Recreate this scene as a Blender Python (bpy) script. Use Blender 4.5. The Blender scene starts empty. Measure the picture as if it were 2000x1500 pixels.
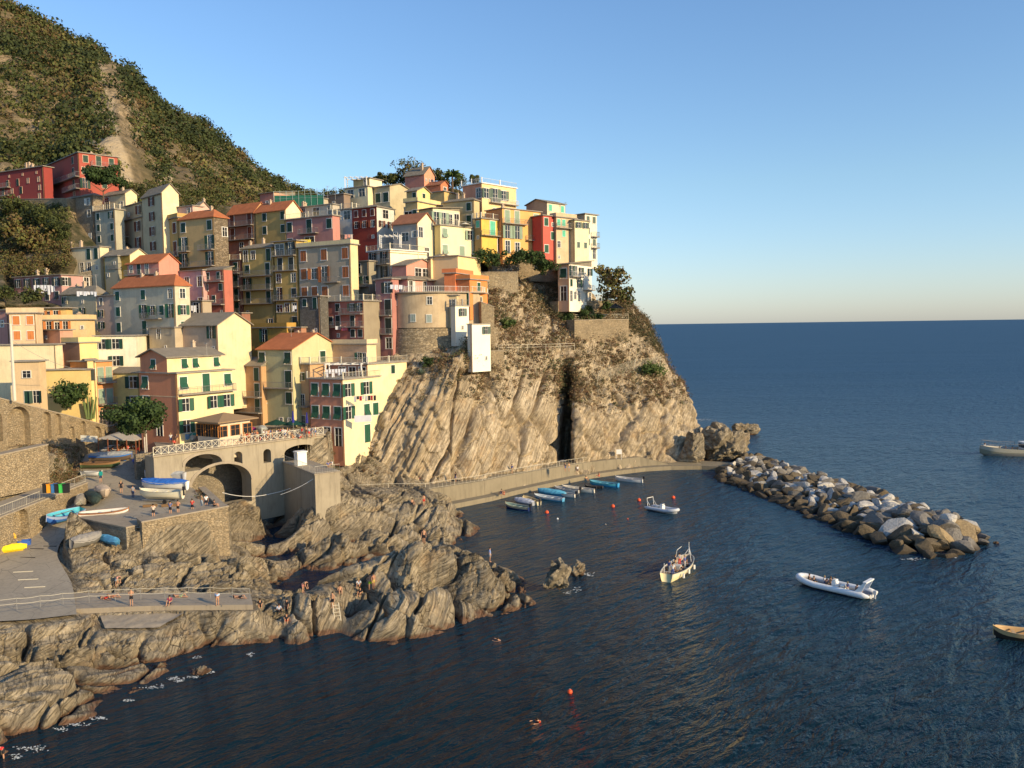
import bpy, bmesh, math, random
import numpy as np
from mathutils import Vector, Matrix

SC = bpy.context.scene
COL = SC.collection
R = math.radians
rng = random.Random(7)
NR = np.random.RandomState(11)

# ------------------------------------------------------------------ camera, sky, sun, exposure
CAMH = 30.0
FPX = 1620.0                       # focal length for a 2000 px wide picture
ROLL = 0.0137
PITCH = math.atan(114.0 / FPX)
UP0 = Vector((0, math.sin(PITCH), math.cos(PITCH)))
FWD = Vector((0, math.cos(PITCH), -math.sin(PITCH)))
XR = Vector((1, 0, 0))
right = XR * math.cos(ROLL) - UP0 * math.sin(ROLL)
upv = XR * math.sin(ROLL) + UP0 * math.cos(ROLL)
cam_d = bpy.data.cameras.new('camera')
cam = bpy.data.objects.new('camera', cam_d)
COL.objects.link(cam)
m = Matrix.Identity(4)
for i in range(3):
    m[i][0] = right[i]; m[i][1] = upv[i]; m[i][2] = -FWD[i]
m[2][3] = CAMH
cam.matrix_world = m
cam_d.sensor_width = 36.0
cam_d.lens = 36.0 * FPX / 2000.0
cam_d.clip_start = 0.5
cam_d.clip_end = 60000
SC.camera = cam

SUN_AZ = R(35)                      # how far the sun stands behind the picture plane, to the right
SUN_EL = R(19)
w = bpy.data.worlds.new("World"); SC.world = w; w.use_nodes = True
nt = w.node_tree
bg = nt.nodes['Background']
sky = nt.nodes.new('ShaderNodeTexSky'); sky.sky_type = 'NISHITA'; sky.sun_disc = False
sky.sun_elevation = SUN_EL
to_sun = Vector((math.cos(SUN_AZ) * math.cos(SUN_EL), -math.sin(SUN_AZ) * math.cos(SUN_EL), math.sin(SUN_EL)))
sky.sun_rotation = math.atan2(to_sun.x, to_sun.y)
sky.air_density = 1.15; sky.dust_density = 0.35; sky.ozone_density = 3.2; sky.altitude = 30
# grade of the whole sky dome by height above the horizon: lilac grey haze low, clean blue above
_tc = nt.nodes.new('ShaderNodeTexCoord'); _sx = nt.nodes.new('ShaderNodeSeparateXYZ'); nt.links.new(_tc.outputs['Generated'], _sx.inputs[0])
_rp = nt.nodes.new('ShaderNodeValToRGB'); nt.links.new(_sx.outputs[2], _rp.inputs[0])
_e = _rp.color_ramp.elements; _e[0].position = 0.0; _e[0].color = (0.80, 0.90, 1.26, 1); _e[1].position = 0.45; _e[1].color = (0.90, 1.03, 1.18, 1)
_k = _e.new(0.045); _k.color = (0.86, 0.93, 1.18, 1); _k = _e.new(0.16); _k.color = (0.93, 1.0, 1.08, 1)
_mx = nt.nodes.new('ShaderNodeMix'); _mx.data_type = 'RGBA'; _mx.blend_type = 'MULTIPLY'; _mx.inputs[0].default_value = 1.0
nt.links.new(sky.outputs[0], _mx.inputs[6]); nt.links.new(_rp.outputs[0], _mx.inputs[7]); nt.links.new(_mx.outputs[2], bg.inputs[0])
bg.inputs[1].default_value = 0.15
sd = bpy.data.lights.new('sun', 'SUN'); sun = bpy.data.objects.new('sun', sd); COL.objects.link(sun)
sd.energy = 5.0; sd.angle = R(0.5); sd.color = (1.0, 0.765, 0.44)
sun.rotation_euler = to_sun.to_track_quat('Z', 'Y').to_euler()
sun.location = (150, -60, 120)
SC.view_settings.view_transform = 'Standard'; SC.view_settings.look = 'None'
SC.view_settings.exposure = 0.25; SC.view_settings.gamma = 1.0
SC.view_settings.use_curve_mapping = False
SC.render.engine = 'CYCLES'
SC.cycles.max_bounces = 5; SC.cycles.diffuse_bounces = 2; SC.cycles.glossy_bounces = 3
SC.cycles.transmission_bounces = 2; SC.cycles.transparent_max_bounces = 6
SC.cycles.use_denoising = True

# ------------------------------------------------------------------ places in the world
_cr, _sr = math.cos(ROLL), math.sin(ROLL)
def ray(px, py):
    a = px - 1000.0; b = 750.0 - py
    a2 = a * _cr + b * _sr; b2 = -a * _sr + b * _cr
    d = XR * a2 + UP0 * b2 + FWD * FPX
    return d.x / d.y, d.z / d.y
def at(px, py, D):
    kx, kz = ray(px, py)
    return Vector((kx * D, D, CAMH + kz * D))
def gz(px, py, z):
    kx, kz = ray(px, py)
    return at(px, py, (z - CAMH) / kz)
def proj(p):
    d = Vector(p) - Vector((0, 0, CAMH))
    f = d.dot(FWD)
    return 1000 + FPX * d.dot(right) / f, 750 - FPX * d.dot(upv) / f

# ------------------------------------------------------------------ numpy noise
def _u(i, k):
    return i.astype(np.int32).view(np.uint32) * np.uint32(k)
def _fin(h):
    h = (h ^ (h >> np.uint32(13))) * np.uint32(1274126177)
    h = (h ^ (h >> np.uint32(16))) * np.uint32(2246822519)
    return ((h ^ (h >> np.uint32(15))) & np.uint32(0xFFFFFF)).astype(np.float32) * np.float32(1 / 0xFFFFFF)
def _hash(ix, iy, iz, seed=0):
    return _fin(_u(ix, 374761393) + _u(iy, 668265263) + _u(iz, 2147483647) + np.uint32((seed * 974634777) & 0xFFFFFFFF))
def vnoise(P, seed=0):
    P = np.asarray(P, np.float32)
    f = np.floor(P); t = P - f; t = t * t * (3 - 2 * t)
    sd_ = np.uint32((seed * 974634777) & 0xFFFFFFFF)
    hx = [_u(f[:, 0] + d, 374761393) + sd_ for d in (0, 1)]; hy = [_u(f[:, 1] + d, 668265263) for d in (0, 1)]; hz = [_u(f[:, 2] + d, 2147483647) for d in (0, 1)]
    def row(a, b): h0 = _fin(hx[0] + hy[a] + hz[b]); return h0 + (_fin(hx[1] + hy[a] + hz[b]) - h0) * t[:, 0]
    a0 = row(0, 0); a0 = a0 + (row(1, 0) - a0) * t[:, 1]; a1 = row(0, 1); a1 = a1 + (row(1, 1) - a1) * t[:, 1]
    return (a0 + (a1 - a0) * t[:, 2]) * 2 - 1
def fbm(P, octs=4, seed=0, gain=0.5):
    a = 1.0; s = 0; tot = 0
    for o in range(octs):
        s = s + a * vnoise(P * (2.03 ** o) + 17.3 * o, seed + o); tot += a; a *= gain
    return s / tot
def ridged(P, octs=4, seed=0):
    a = 1.0; s = 0; tot = 0
    for o in range(octs):
        s = s + a * (1 - np.abs(vnoise(P * (2.03 ** o) + 9.1 * o, seed + o))); tot += a; a *= 0.5
    return s / tot
def voro(P, seed=0):
    """returns (edge distance f2-f1, cell random)"""
    P = np.asarray(P, np.float32); f = np.floor(P); n = len(P)
    d1 = np.full(n, 9.0, np.float32); d2 = np.full(n, 9.0, np.float32); cr = np.zeros(n, np.float32)
    for dx in (-1, 0, 1):
        for dy in (-1, 0, 1):
            for dz in (-1, 0, 1):
                cx, cy, cz = f[:, 0] + dx, f[:, 1] + dy, f[:, 2] + dz
                hx = _hash(cx, cy, cz, seed); hy = _hash(cx, cy, cz, seed + 5); hz = _hash(cx, cy, cz, seed + 9)
                d = np.sqrt((cx + hx - P[:, 0]) ** 2 + (cy + hy - P[:, 1]) ** 2 + (cz + hz - P[:, 2]) ** 2)
                nearer = d < d1
                d2 = np.where(nearer, d1, np.minimum(d2, d))
                cr = np.where(nearer, (hx * 7.31 + hy * 3.7) % 1.0, cr)
                d1 = np.where(nearer, d, d1)
    return d2 - d1, cr
def sstep(a, b, x):
    t = np.clip((x - a) / (b - a), 0, 1); return t * t * (3 - 2 * t)
def layers(P, n, thick, seed=0, sharp=0.85):
    """bedding: every layer of rock stands proud or back by its own amount"""
    n = np.array(n, float); n /= np.linalg.norm(n)
    s = (P @ n) / thick
    i = np.floor(s); t = s - i
    z = np.zeros_like(i)
    a = _hash(i, z, z, seed); b = _hash(i + 1, z, z, seed)
    k = np.clip((t - sharp) / (1 - sharp), 0, 1)
    return a * (1 - k) + b * k

# ------------------------------------------------------------------ object helpers
def tag(o, label=None, cat=None, group=None, kind=None):
    if label: o['label'] = label
    if cat: o['category'] = cat
    if group: o['group'] = group
    if kind: o['kind'] = kind
    return o
def link(o, parent=None):
    COL.objects.link(o)
    if parent is not None: o.parent = parent
    return o
def empty(name, loc=(0, 0, 0), rz=0.0):
    o = bpy.data.objects.new(name, None); COL.objects.link(o)
    o.empty_display_size = 0.3
    o.location = loc; o.rotation_euler = (0, 0, rz)
    return o
def mesh(name, V, F, mats=None, smooth=False, fm=None):
    me = bpy.data.meshes.new(name)
    me.from_pydata([tuple(v) for v in V], [], [tuple(f) for f in F])
    if mats:
        for mm in (mats if isinstance(mats, (list, tuple)) else [mats]): me.materials.append(mm)
    if fm is not None: me.polygons.foreach_set('material_index', fm)
    if smooth: me.polygons.foreach_set('use_smooth', [True] * len(me.polygons))
    me.update()
    return me
def mesh_np(name, V, F, mat, smooth=False, attrs=None, k=4):
    """fast mesh out of numpy arrays, all faces with k corners"""
    me = bpy.data.meshes.new(name)
    V = np.asarray(V, np.float32); F = np.asarray(F, np.int32)
    me.vertices.add(len(V)); me.vertices.foreach_set('co', V.ravel())
    me.loops.add(F.size); me.loops.foreach_set('vertex_index', F.ravel())
    me.polygons.add(len(F))
    me.polygons.foreach_set('loop_start', np.arange(0, F.size, k, dtype=np.int32))
    if smooth: me.polygons.foreach_set('use_smooth', np.ones(len(F), bool))
    me.update(calc_edges=True)
    for nm, arr in (attrs or {}).items():
        a = me.attributes.new(nm, 'FLOAT', 'POINT'); a.data.foreach_set('value', np.asarray(arr, np.float32))
    if mat: me.materials.append(mat)
    me.validate()
    return me
def obj(name, me, parent=None, loc=None, rot=None, M=None):
    o = bpy.data.objects.new(name, me); COL.objects.link(o)
    if parent is not None: o.parent = parent
    if M is not None: o.matrix_basis = M
    if loc is not None: o.location = loc
    if rot is not None: o.rotation_euler = rot
    return o
class MB:
    """collects boxes, prisms and tubes of ONE object"""
    def __init__(s): s.V = []; s.F = []; s.M = []
    def add(s, V, F, mi=0):
        b = len(s.V); s.V += [tuple(v) for v in V]; s.F += [tuple(b + i for i in f) for f in F]; s.M += [mi] * len(F); return s
    def box(s, x0, x1, y0, y1, z0, z1, mi=0):
        V = [(x0, y0, z0), (x1, y0, z0), (x1, y1, z0), (x0, y1, z0), (x0, y0, z1), (x1, y0, z1), (x1, y1, z1), (x0, y1, z1)]
        return s.add(V, [(0, 3, 2, 1), (4, 5, 6, 7), (0, 1, 5, 4), (1, 2, 6, 5), (2, 3, 7, 6), (3, 0, 4, 7)], mi)
    def bar(s, a, b, r, n=4, mi=0, r2=None):
        a = Vector(a); b = Vector(b); d = b - a
        if d.length < 1e-6: return s
        d.normalize(); u = d.orthogonal().normalized(); v = d.cross(u); r2 = r if r2 is None else r2
        V = []
        for c, rr in ((a, r), (b, r2)):
            for i in range(n):
                t = 2 * math.pi * (i + .5) / n
                V.append(c + (u * math.cos(t) + v * math.sin(t)) * rr)
        F = [(i, (i + 1) % n, n + (i + 1) % n, n + i) for i in range(n)] + [tuple(range(n))[::-1], tuple(range(n, 2 * n))]
        return s.add(V, F, mi)
    def tube(s, pts, r, n=5, mi=0):
        for a, b in zip(pts[:-1], pts[1:]): s.bar(a, b, r, n, mi)
        return s
    def prism(s, poly, z0, z1, mi=0):
        n = len(poly)
        V = [(x, y, z0) for x, y in poly] + [(x, y, z1) for x, y in poly]
        F = [tuple(range(n))[::-1], tuple(range(n, 2 * n))] + [(i, (i + 1) % n, n + (i + 1) % n, n + i) for i in range(n)]
        return s.add(V, F, mi)
    def mesh(s, name, mats, smooth=False): return mesh(name, s.V, s.F, mats, smooth, s.M)
    def build(s, name, mats, parent=None, loc=None, rot=None, M=None, smooth=False):
        return obj(name, s.mesh(name, mats, smooth), parent, loc, rot, M)

# ------------------------------------------------------------------ materials
class NT:
    def __init__(s, name):
        s.m = bpy.data.materials.new(name); s.m.use_nodes = True; s.t = s.m.node_tree
        s.b = s.t.nodes['Principled BSDF']; s.b.inputs['Specular IOR Level'].default_value = 0.25
    def n(s, typ, **kw):
        nd = s.t.nodes.new(typ)
        for k, v in kw.items(): setattr(nd, k, v)
        return nd
    def l(s, a, b): s.t.links.new(a, b)
    def pos(s):
        return s.n('ShaderNodeNewGeometry').outputs['Position']
    def objc(s):
        return s.n('ShaderNodeTexCoord').outputs['Object']
    def mapped(s, vec, scale=(1, 1, 1), rot=(0, 0, 0)):
        mp = s.n('ShaderNodeMapping'); s.l(vec, mp.inputs[0]); mp.inputs['Scale'].default_value = scale; mp.inputs['Rotation'].default_value = rot
        return mp.outputs[0]
    def noise(s, vec, scale, detail=3, rough=0.55, dist=0.0):
        nd = s.n('ShaderNodeTexNoise'); s.l(vec, nd.inputs['Vector']); nd.inputs['Scale'].default_value = scale
        nd.inputs['Detail'].default_value = detail; nd.inputs['Roughness'].default_value = rough; nd.inputs['Distortion'].default_value = dist
        return nd.outputs[0]
    def vor(s, vec, scale, feature='F1', out=0):
        nd = s.n('ShaderNodeTexVoronoi'); nd.feature = feature; s.l(vec, nd.inputs['Vector']); nd.inputs['Scale'].default_value = scale
        return nd.outputs[out]
    def ramp(s, fac, stops):
        r = s.n('ShaderNodeValToRGB'); s.l(fac, r.inputs[0]); e = r.color_ramp.elements
        while len(e) < len(stops): e.new(0.5)
        for el, (p, c) in zip(e, stops):
            el.position = p; el.color = (*c, 1) if len(c) == 3 else c
        return r.outputs[0]
    def mix(s, fac, a, b, typ='MIX'):
        nd = s.n('ShaderNodeMix', data_type='RGBA', blend_type=typ)
        for inp, v in ((nd.inputs[0], fac), (nd.inputs[6], a), (nd.inputs[7], b)):
            if isinstance(v, (int, float)): inp.default_value = v
            elif isinstance(v, (tuple, list)): inp.default_value = (*v, 1)
            else: s.l(v, inp)
        return nd.outputs[2]
    def math(s, op, a, b=None, clamp=False):
        nd = s.n('ShaderNodeMath', operation=op, use_clamp=clamp)
        for inp, v in zip(nd.inputs, (a, b)):
            if v is None: continue
            if isinstance(v, (int, float)): inp.default_value = v
            else: s.l(v, inp)
        return nd.outputs[0]
    def bump(s, h, strength=0.5, dist=0.05, normal=None):
        nd = s.n('ShaderNodeBump'); s.l(h, nd.inputs['Height']); nd.inputs['Strength'].default_value = strength
        nd.inputs['Distance'].default_value = dist
        if normal is not None: s.l(normal, nd.inputs['Normal'])
        return nd.outputs[0]
    def done(s, color=None, rough=0.9, normal=None, metal=0.0, spec=None):
        if color is not None:
            if isinstance(color, (tuple, list)): s.b.inputs['Base Color'].default_value = (*color, 1)
            else: s.l(color, s.b.inputs['Base Color'])
        if isinstance(rough, (int, float)): s.b.inputs['Roughness'].default_value = rough
        else: s.l(rough, s.b.inputs['Roughness'])
        s.b.inputs['Metallic'].default_value = metal
        if spec is not None: s.b.inputs['Specular IOR Level'].default_value = spec
        if normal is not None: s.l(normal, s.b.inputs['Normal'])
        return s.m
_mc = {}
def flat(rgb, rough=0.8, name=None, metal=0.0, var=0.12):
    key = ('flat', tuple(rgb), rough, metal)
    if key in _mc: return _mc[key]
    t = NT(name or 'paint')
    n = t.noise(t.pos(), 1.7, 4)
    c = t.mix(n, [c * (1 - var) for c in rgb], [min(1, c * (1 + var)) for c in rgb])
    _mc[key] = t.done(c, rough, metal=metal); return _mc[key]
def plaster(rgb, dirt=0.5):
    rgb = (min(1, rgb[0] * 1.03), rgb[1] * .985, rgb[2] * .93)
    key = ('pl', tuple(rgb), dirt)
    if key in _mc: return _mc[key]
    t = NT('plaster')
    p = t.pos()
    n1 = t.noise(p, 0.45, 5, 0.65)
    st = t.noise(t.mapped(p, (2.2, 2.2, 0.22)), 1.0, 4, 0.7)
    n3 = t.noise(p, 5.0, 3)
    base = t.mix(n3, [c * .93 for c in rgb], [min(1, c * 1.05) for c in rgb])
    dk = [rgb[0] * .62 + .01, rgb[1] * .58 + .012, rgb[2] * .55 + .015]
    f = t.ramp(n1, [(0.45, (0, 0, 0)), (0.72, (1, 1, 1))])
    base = t.mix(t.math('MULTIPLY', f, dirt), base, dk)
    f2 = t.ramp(st, [(0.52, (0, 0, 0)), (0.75, (1, 1, 1))])
    base = t.mix(t.math('MULTIPLY', f2, dirt * 0.75), base, dk)
    pt = t.noise(p, 0.8, 6, 0.75, 0.8)
    base = t.mix(t.math('MULTIPLY', t.ramp(pt, [(0.60, (0, 0, 0)), (0.64, (1, 1, 1))]), dirt * .7), base, (rgb[0] * .5 + .13, rgb[1] * .5 + .11, rgb[2] * .5 + .08))
    st2 = t.noise(t.mapped(p, (5, 5, 0.12)), 1.0, 3, 0.6)
    base = t.mix(t.math('MULTIPLY', t.ramp(st2, [(0.58, (0, 0, 0)), (0.72, (1, 1, 1))]), dirt * .6), base, dk)
    nm = t.bump(t.math('ADD', n3, pt), 0.35, 0.03)
    _mc[key] = t.done(base, 0.92, nm); return _mc[key]
def masonry(rgb, scale=1.9, var=0.45):
    key = ('mas', tuple(rgb), scale)
    if key in _mc: return _mc[key]
    t = NT('rubble_masonry')
    p = t.pos()
    pv = t.mapped(p, (1, 1, 1.7))
    wob = t.n('ShaderNodeVectorMath', operation='ADD')
    nz = t.n('ShaderNodeTexNoise'); t.l(pv, nz.inputs['Vector']); nz.inputs['Scale'].default_value = 2.2
    sc = t.n('ShaderNodeVectorMath', operation='SCALE'); t.l(nz.outputs['Color'], sc.inputs[0]); sc.inputs['Scale'].default_value = 0.3
    t.l(pv, wob.inputs[0]); t.l(sc.outputs[0], wob.inputs[1])
    ed = t.vor(wob.outputs[0], scale, 'DISTANCE_TO_EDGE')
    cc = t.n('ShaderNodeTexVoronoi'); t.l(wob.outputs[0], cc.inputs['Vector']); cc.inputs['Scale'].default_value = scale
    cell = t.n('ShaderNodeSeparateColor'); t.l(cc.outputs['Color'], cell.inputs[0])
    base = t.mix(cell.outputs[0], [c * (1 - var) for c in rgb], [min(1, c * (1 + var * .7)) for c in rgb])
    base = t.mix(t.math('MULTIPLY', cell.outputs[1], 0.35), base, (rgb[0] * 1.1, rgb[1] * .95, rgb[2] * .75))
    big = t.noise(p, 0.35, 5, 0.7)
    base = t.mix(t.ramp(big, [(0.48, (0, 0, 0)), (0.7, (.6, .6, .6))]), base, [c * .5 for c in rgb])
    joint = t.ramp(ed, [(0.0, (0, 0, 0)), (0.09, (1, 1, 1))])
    base = t.mix(joint, [c * .62 for c in rgb], base)
    fine = t.noise(p, 9.0, 3)
    h = t.math('ADD', joint, t.math('MULTIPLY', fine, 0.4))
    _mc[key] = t.done(base, 0.95, t.bump(h, 0.8, 0.12)); return _mc[key]
def rockmat(name, light, mid, dark, bed=(0.8, 0.2, -0.55), bedscale=1.3, algae=True, rust=0.3, crack=0.7):
    t = NT(name)
    p = t.pos()
    n1 = t.noise(p, 0.16, 6, 0.62)
    base = t.ramp(n1, [(0.32, dark), (0.5, mid), (0.66, light)])
    n2 = t.noise(p, 1.1, 6, 0.68)
    base = t.mix(t.ramp(n2, [(0.38, (.75, .75, .75)), (0.62, (0, 0, 0))]), base, dark)
    base = t.mix(t.ramp(n2, [(0.56, (0, 0, 0)), (0.74, (.7, .7, .7))]), base, light)
    # bedding streaks
    n = Vector(bed).normalized()
    q = n.to_track_quat('Z', 'Y').to_matrix().inverted().to_euler()
    bv = t.mapped(t.mapped(p, (1, 1, 1), tuple(q)), (0.25, 0.25, 3.0))
    bs = t.noise(bv, bedscale, 5, 0.65)
    base = t.mix(t.ramp(bs, [(0.34, (.7, .7, .7)), (0.48, (0, 0, 0))]), base, [c * .55 for c in dark])
    if rust > 0:
        n4 = t.noise(p, 0.33, 4, 0.6)
        base = t.mix(t.math('MULTIPLY', t.ramp(n4, [(0.55, (0, 0, 0)), (0.7, (1, 1, 1))]), rust), base, (0.42, 0.24, 0.09))
    ed = t.vor(t.mapped(p, (1, 1, .6)), 0.9, 'DISTANCE_TO_EDGE')
    cr = t.ramp(ed, [(0.0, (0, 0, 0)), (0.03, (1, 1, 1))])
    cm = t.noise(p, 0.5, 2)
    crf = t.math('MULTIPLY', t.math('SUBTRACT', 1.0, cr), t.math('MULTIPLY', t.ramp(cm, [(0.5, (0, 0, 0)), (0.6, (1, 1, 1))]), crack))
    base = t.mix(crf, base, [c * .35 for c in dark])
    if algae:
        sp = t.n('ShaderNodeSeparateXYZ'); t.l(p, sp.inputs[0])
        zz = t.math('ADD', sp.outputs[2], t.math('MULTIPLY', t.math('SUBTRACT', t.noise(p, 0.8, 4), 0.5), 1.6))
        wet = t.ramp(t.math('MULTIPLY', zz, 0.25), [(0.02, (1, 1, 1)), (0.3, (0, 0, 0))])
        base = t.mix(t.math('MULTIPLY', wet, .8), base, [c * .5 for c in mid])
        alg = t.ramp(t.math('MULTIPLY', zz, 0.5), [(0.06, (.9, .9, .9)), (0.24, (0, 0, 0))])
        base = t.mix(alg, base, (0.15, 0.078, 0.045))
    fl = t.noise(t.mapped(t.mapped(p, (1, 1, 1), tuple(q)), (0.12, 0.18, 5.5)), bedscale, 4, 0.6)
    ln_ = t.ramp(fl, [(0.40, (0, 0, 0)), (0.455, (1, 1, 1)), (0.47, (0, 0, 0))]); base = t.mix(t.math('MULTIPLY', ln_, .4), base, [c * .4 for c in dark])
    h = t.math('ADD', t.math('MULTIPLY', bs, 1.2), t.math('ADD', t.math('MULTIPLY', n2, 1.2), t.math('MULTIPLY', t.noise(p, 5, 4, .7), .35)))
    h = t.math('SUBTRACT', h, t.math('ADD', t.math('MULTIPLY', crf, .5), t.math('MULTIPLY', ln_, .5)))
    return t.done(base, 0.93, t.bump(h, 1.0, 0.22))

M_stone = masonry((0.37, 0.295, 0.19), 2.9, .28)
M_stone_d = masonry((0.30, 0.26, 0.20), 3.0, .28)  # darker, greyer rubble copy, mostly painting in the shade of walls
M_rock_c = rockmat('cliff_rock', (0.66, 0.54, 0.37), (0.56, 0.45, 0.30), (0.38, 0.30, 0.195), rust=.35, crack=.6)
M_rock_f = rockmat('shore_rock', (0.50, 0.415, 0.285), (0.37, 0.305, 0.205), (0.20, 0.165, 0.112), bed=(0.35, 0.45, -0.8), rust=.25, crack=1.0)
M_white = flat((0.78, 0.76, 0.70), 0.6, 'white_paint')
M_metal = flat((0.30, 0.29, 0.27), 0.5, 'grey_metal', 0.3)
M_wrail = flat((0.62, 0.56, 0.42), 0.6, 'pale_rail')
M_drail = flat((0.05, 0.05, 0.05), 0.5, 'dark_rail')
M_wood = flat((0.22, 0.13, 0.06), 0.75, 'wood')
M_conc = None
def concrete(rgb, name='concrete'):
    t = NT(name); p = t.pos()
    a = t.noise(p, 0.35, 6, 0.65); b = t.noise(p, 4, 4)
    st = t.noise(t.mapped(p, (1.8, 1.8, 0.2)), 1.0, 4, 0.7)
    c = t.mix(a, [v * .7 for v in rgb], [min(1, v * 1.2) for v in rgb])
    c = t.mix(t.ramp(st, [(0.5, (0, 0, 0)), (0.72, (.55, .55, .55))]), c, [v * .45 for v in rgb])
    return t.done(c, 0.9, t.bump(t.math('ADD', a, t.math('MULTIPLY', b, .4)), 0.5, 0.06))
M_conc = concrete((0.36, 0.30, 0.22))
M_conc_d = concrete((0.37, 0.315, 0.225), 'stained_concrete')
def pavemat():
    t = NT('paving'); p = t.pos()
    a = t.noise(p, 0.18, 6, 0.65, 0.6); b = t.noise(p, 3, 4)
    c = t.mix(a, (0.25, 0.22, 0.17), (0.42, 0.365, 0.28))
    ed = t.vor(t.mapped(p, (1, 1, 0.01)), 0.35, 'DISTANCE_TO_EDGE')
    c = t.mix(t.ramp(ed, [(0.0, (.6, .6, .6)), (0.012, (0, 0, 0))]), c, (0.07, 0.065, 0.06))
    c = t.mix(t.ramp(b, [(.45, (0, 0, 0)), (.8, (.35, .35, .35))]), c, (0.11, .10, .09))
    return t.done(c, 0.85, t.bump(t.math('ADD', a, t.math('MULTIPLY', b, .3)), 0.3, 0.04))
M_pave = pavemat()
def tilemat(rgb, name='roof_tiles'):
    t = NT(name); p = t.objc()
    wv = t.n('ShaderNodeTexWave'); t.l(p, wv.inputs['Vector']); wv.inputs['Scale'].default_value = 1.4; wv.inputs['Distortion'].default_value = 0.5
    n1 = t.noise(p, 0.8, 5, .7); n2 = t.noise(p, 7, 3)
    c = t.mix(n1, [v * .55 for v in rgb], [min(1, v * 1.35) for v in rgb])
    c = t.mix(t.math('MULTIPLY', n2, .5), c, [v * .5 for v in rgb])
    return t.done(c, 0.9, t.bump(t.math('ADD', wv.outputs[1], n2), 0.7, 0.08))
M_tile = tilemat((0.50, 0.17, 0.07))
M_tile2 = tilemat((0.40, 0.17, 0.09), 'old_roof_tiles')
M_slate = tilemat((0.29, 0.25, 0.19), 'slate_roof')
M_slab = concrete((0.33, 0.29, 0.24), 'roof_slab')
def glassmat():
    t = NT('window_glass'); n = t.noise(t.pos(), 2.0, 2)
    return t.done(t.mix(n, (0.012, 0.014, 0.017), (0.035, 0.035, 0.035)), 0.12, spec=0.5)
M_glass = glassmat()
def foliage(name, stops, trans=0.25):
    t = NT(name)
    a = t.n('ShaderNodeAttribute'); a.attribute_name = 'tint'
    c = t.ramp(a.outputs['Fac'], stops)
    t.b.inputs['Subsurface Weight'].default_value = 0.0
    m = t.done(c, 0.75)
    return m
M_leaf = foliage('foliage', [(0.0, (0.026, 0.036, 0.011)), (0.3, (0.050, 0.064, 0.018)), (0.55, (0.095, 0.105, 0.028)), (0.72, (0.115, 0.085, 0.032)), (0.86, (0.10, 0.055, 0.026)), (1.0, (0.155, 0.145, 0.04))])
M_leaf_g = foliage('green_foliage', [(0.0, (0.025, 0.045, 0.012)), (0.6, (0.06, 0.10, 0.025)), (1.0, (0.12, 0.15, 0.04))])
M_scrub = foliage('dry_scrub', [(0.0, (0.05, 0.06, 0.025)), (0.3, (0.15, 0.11, 0.055)), (0.55, (0.24, 0.17, 0.09)), (0.8, (0.15, 0.065, 0.035)), (1.0, (0.10, 0.12, 0.05))])
M_bark = flat((0.12, 0.085, 0.055), 0.95, 'bark')
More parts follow.
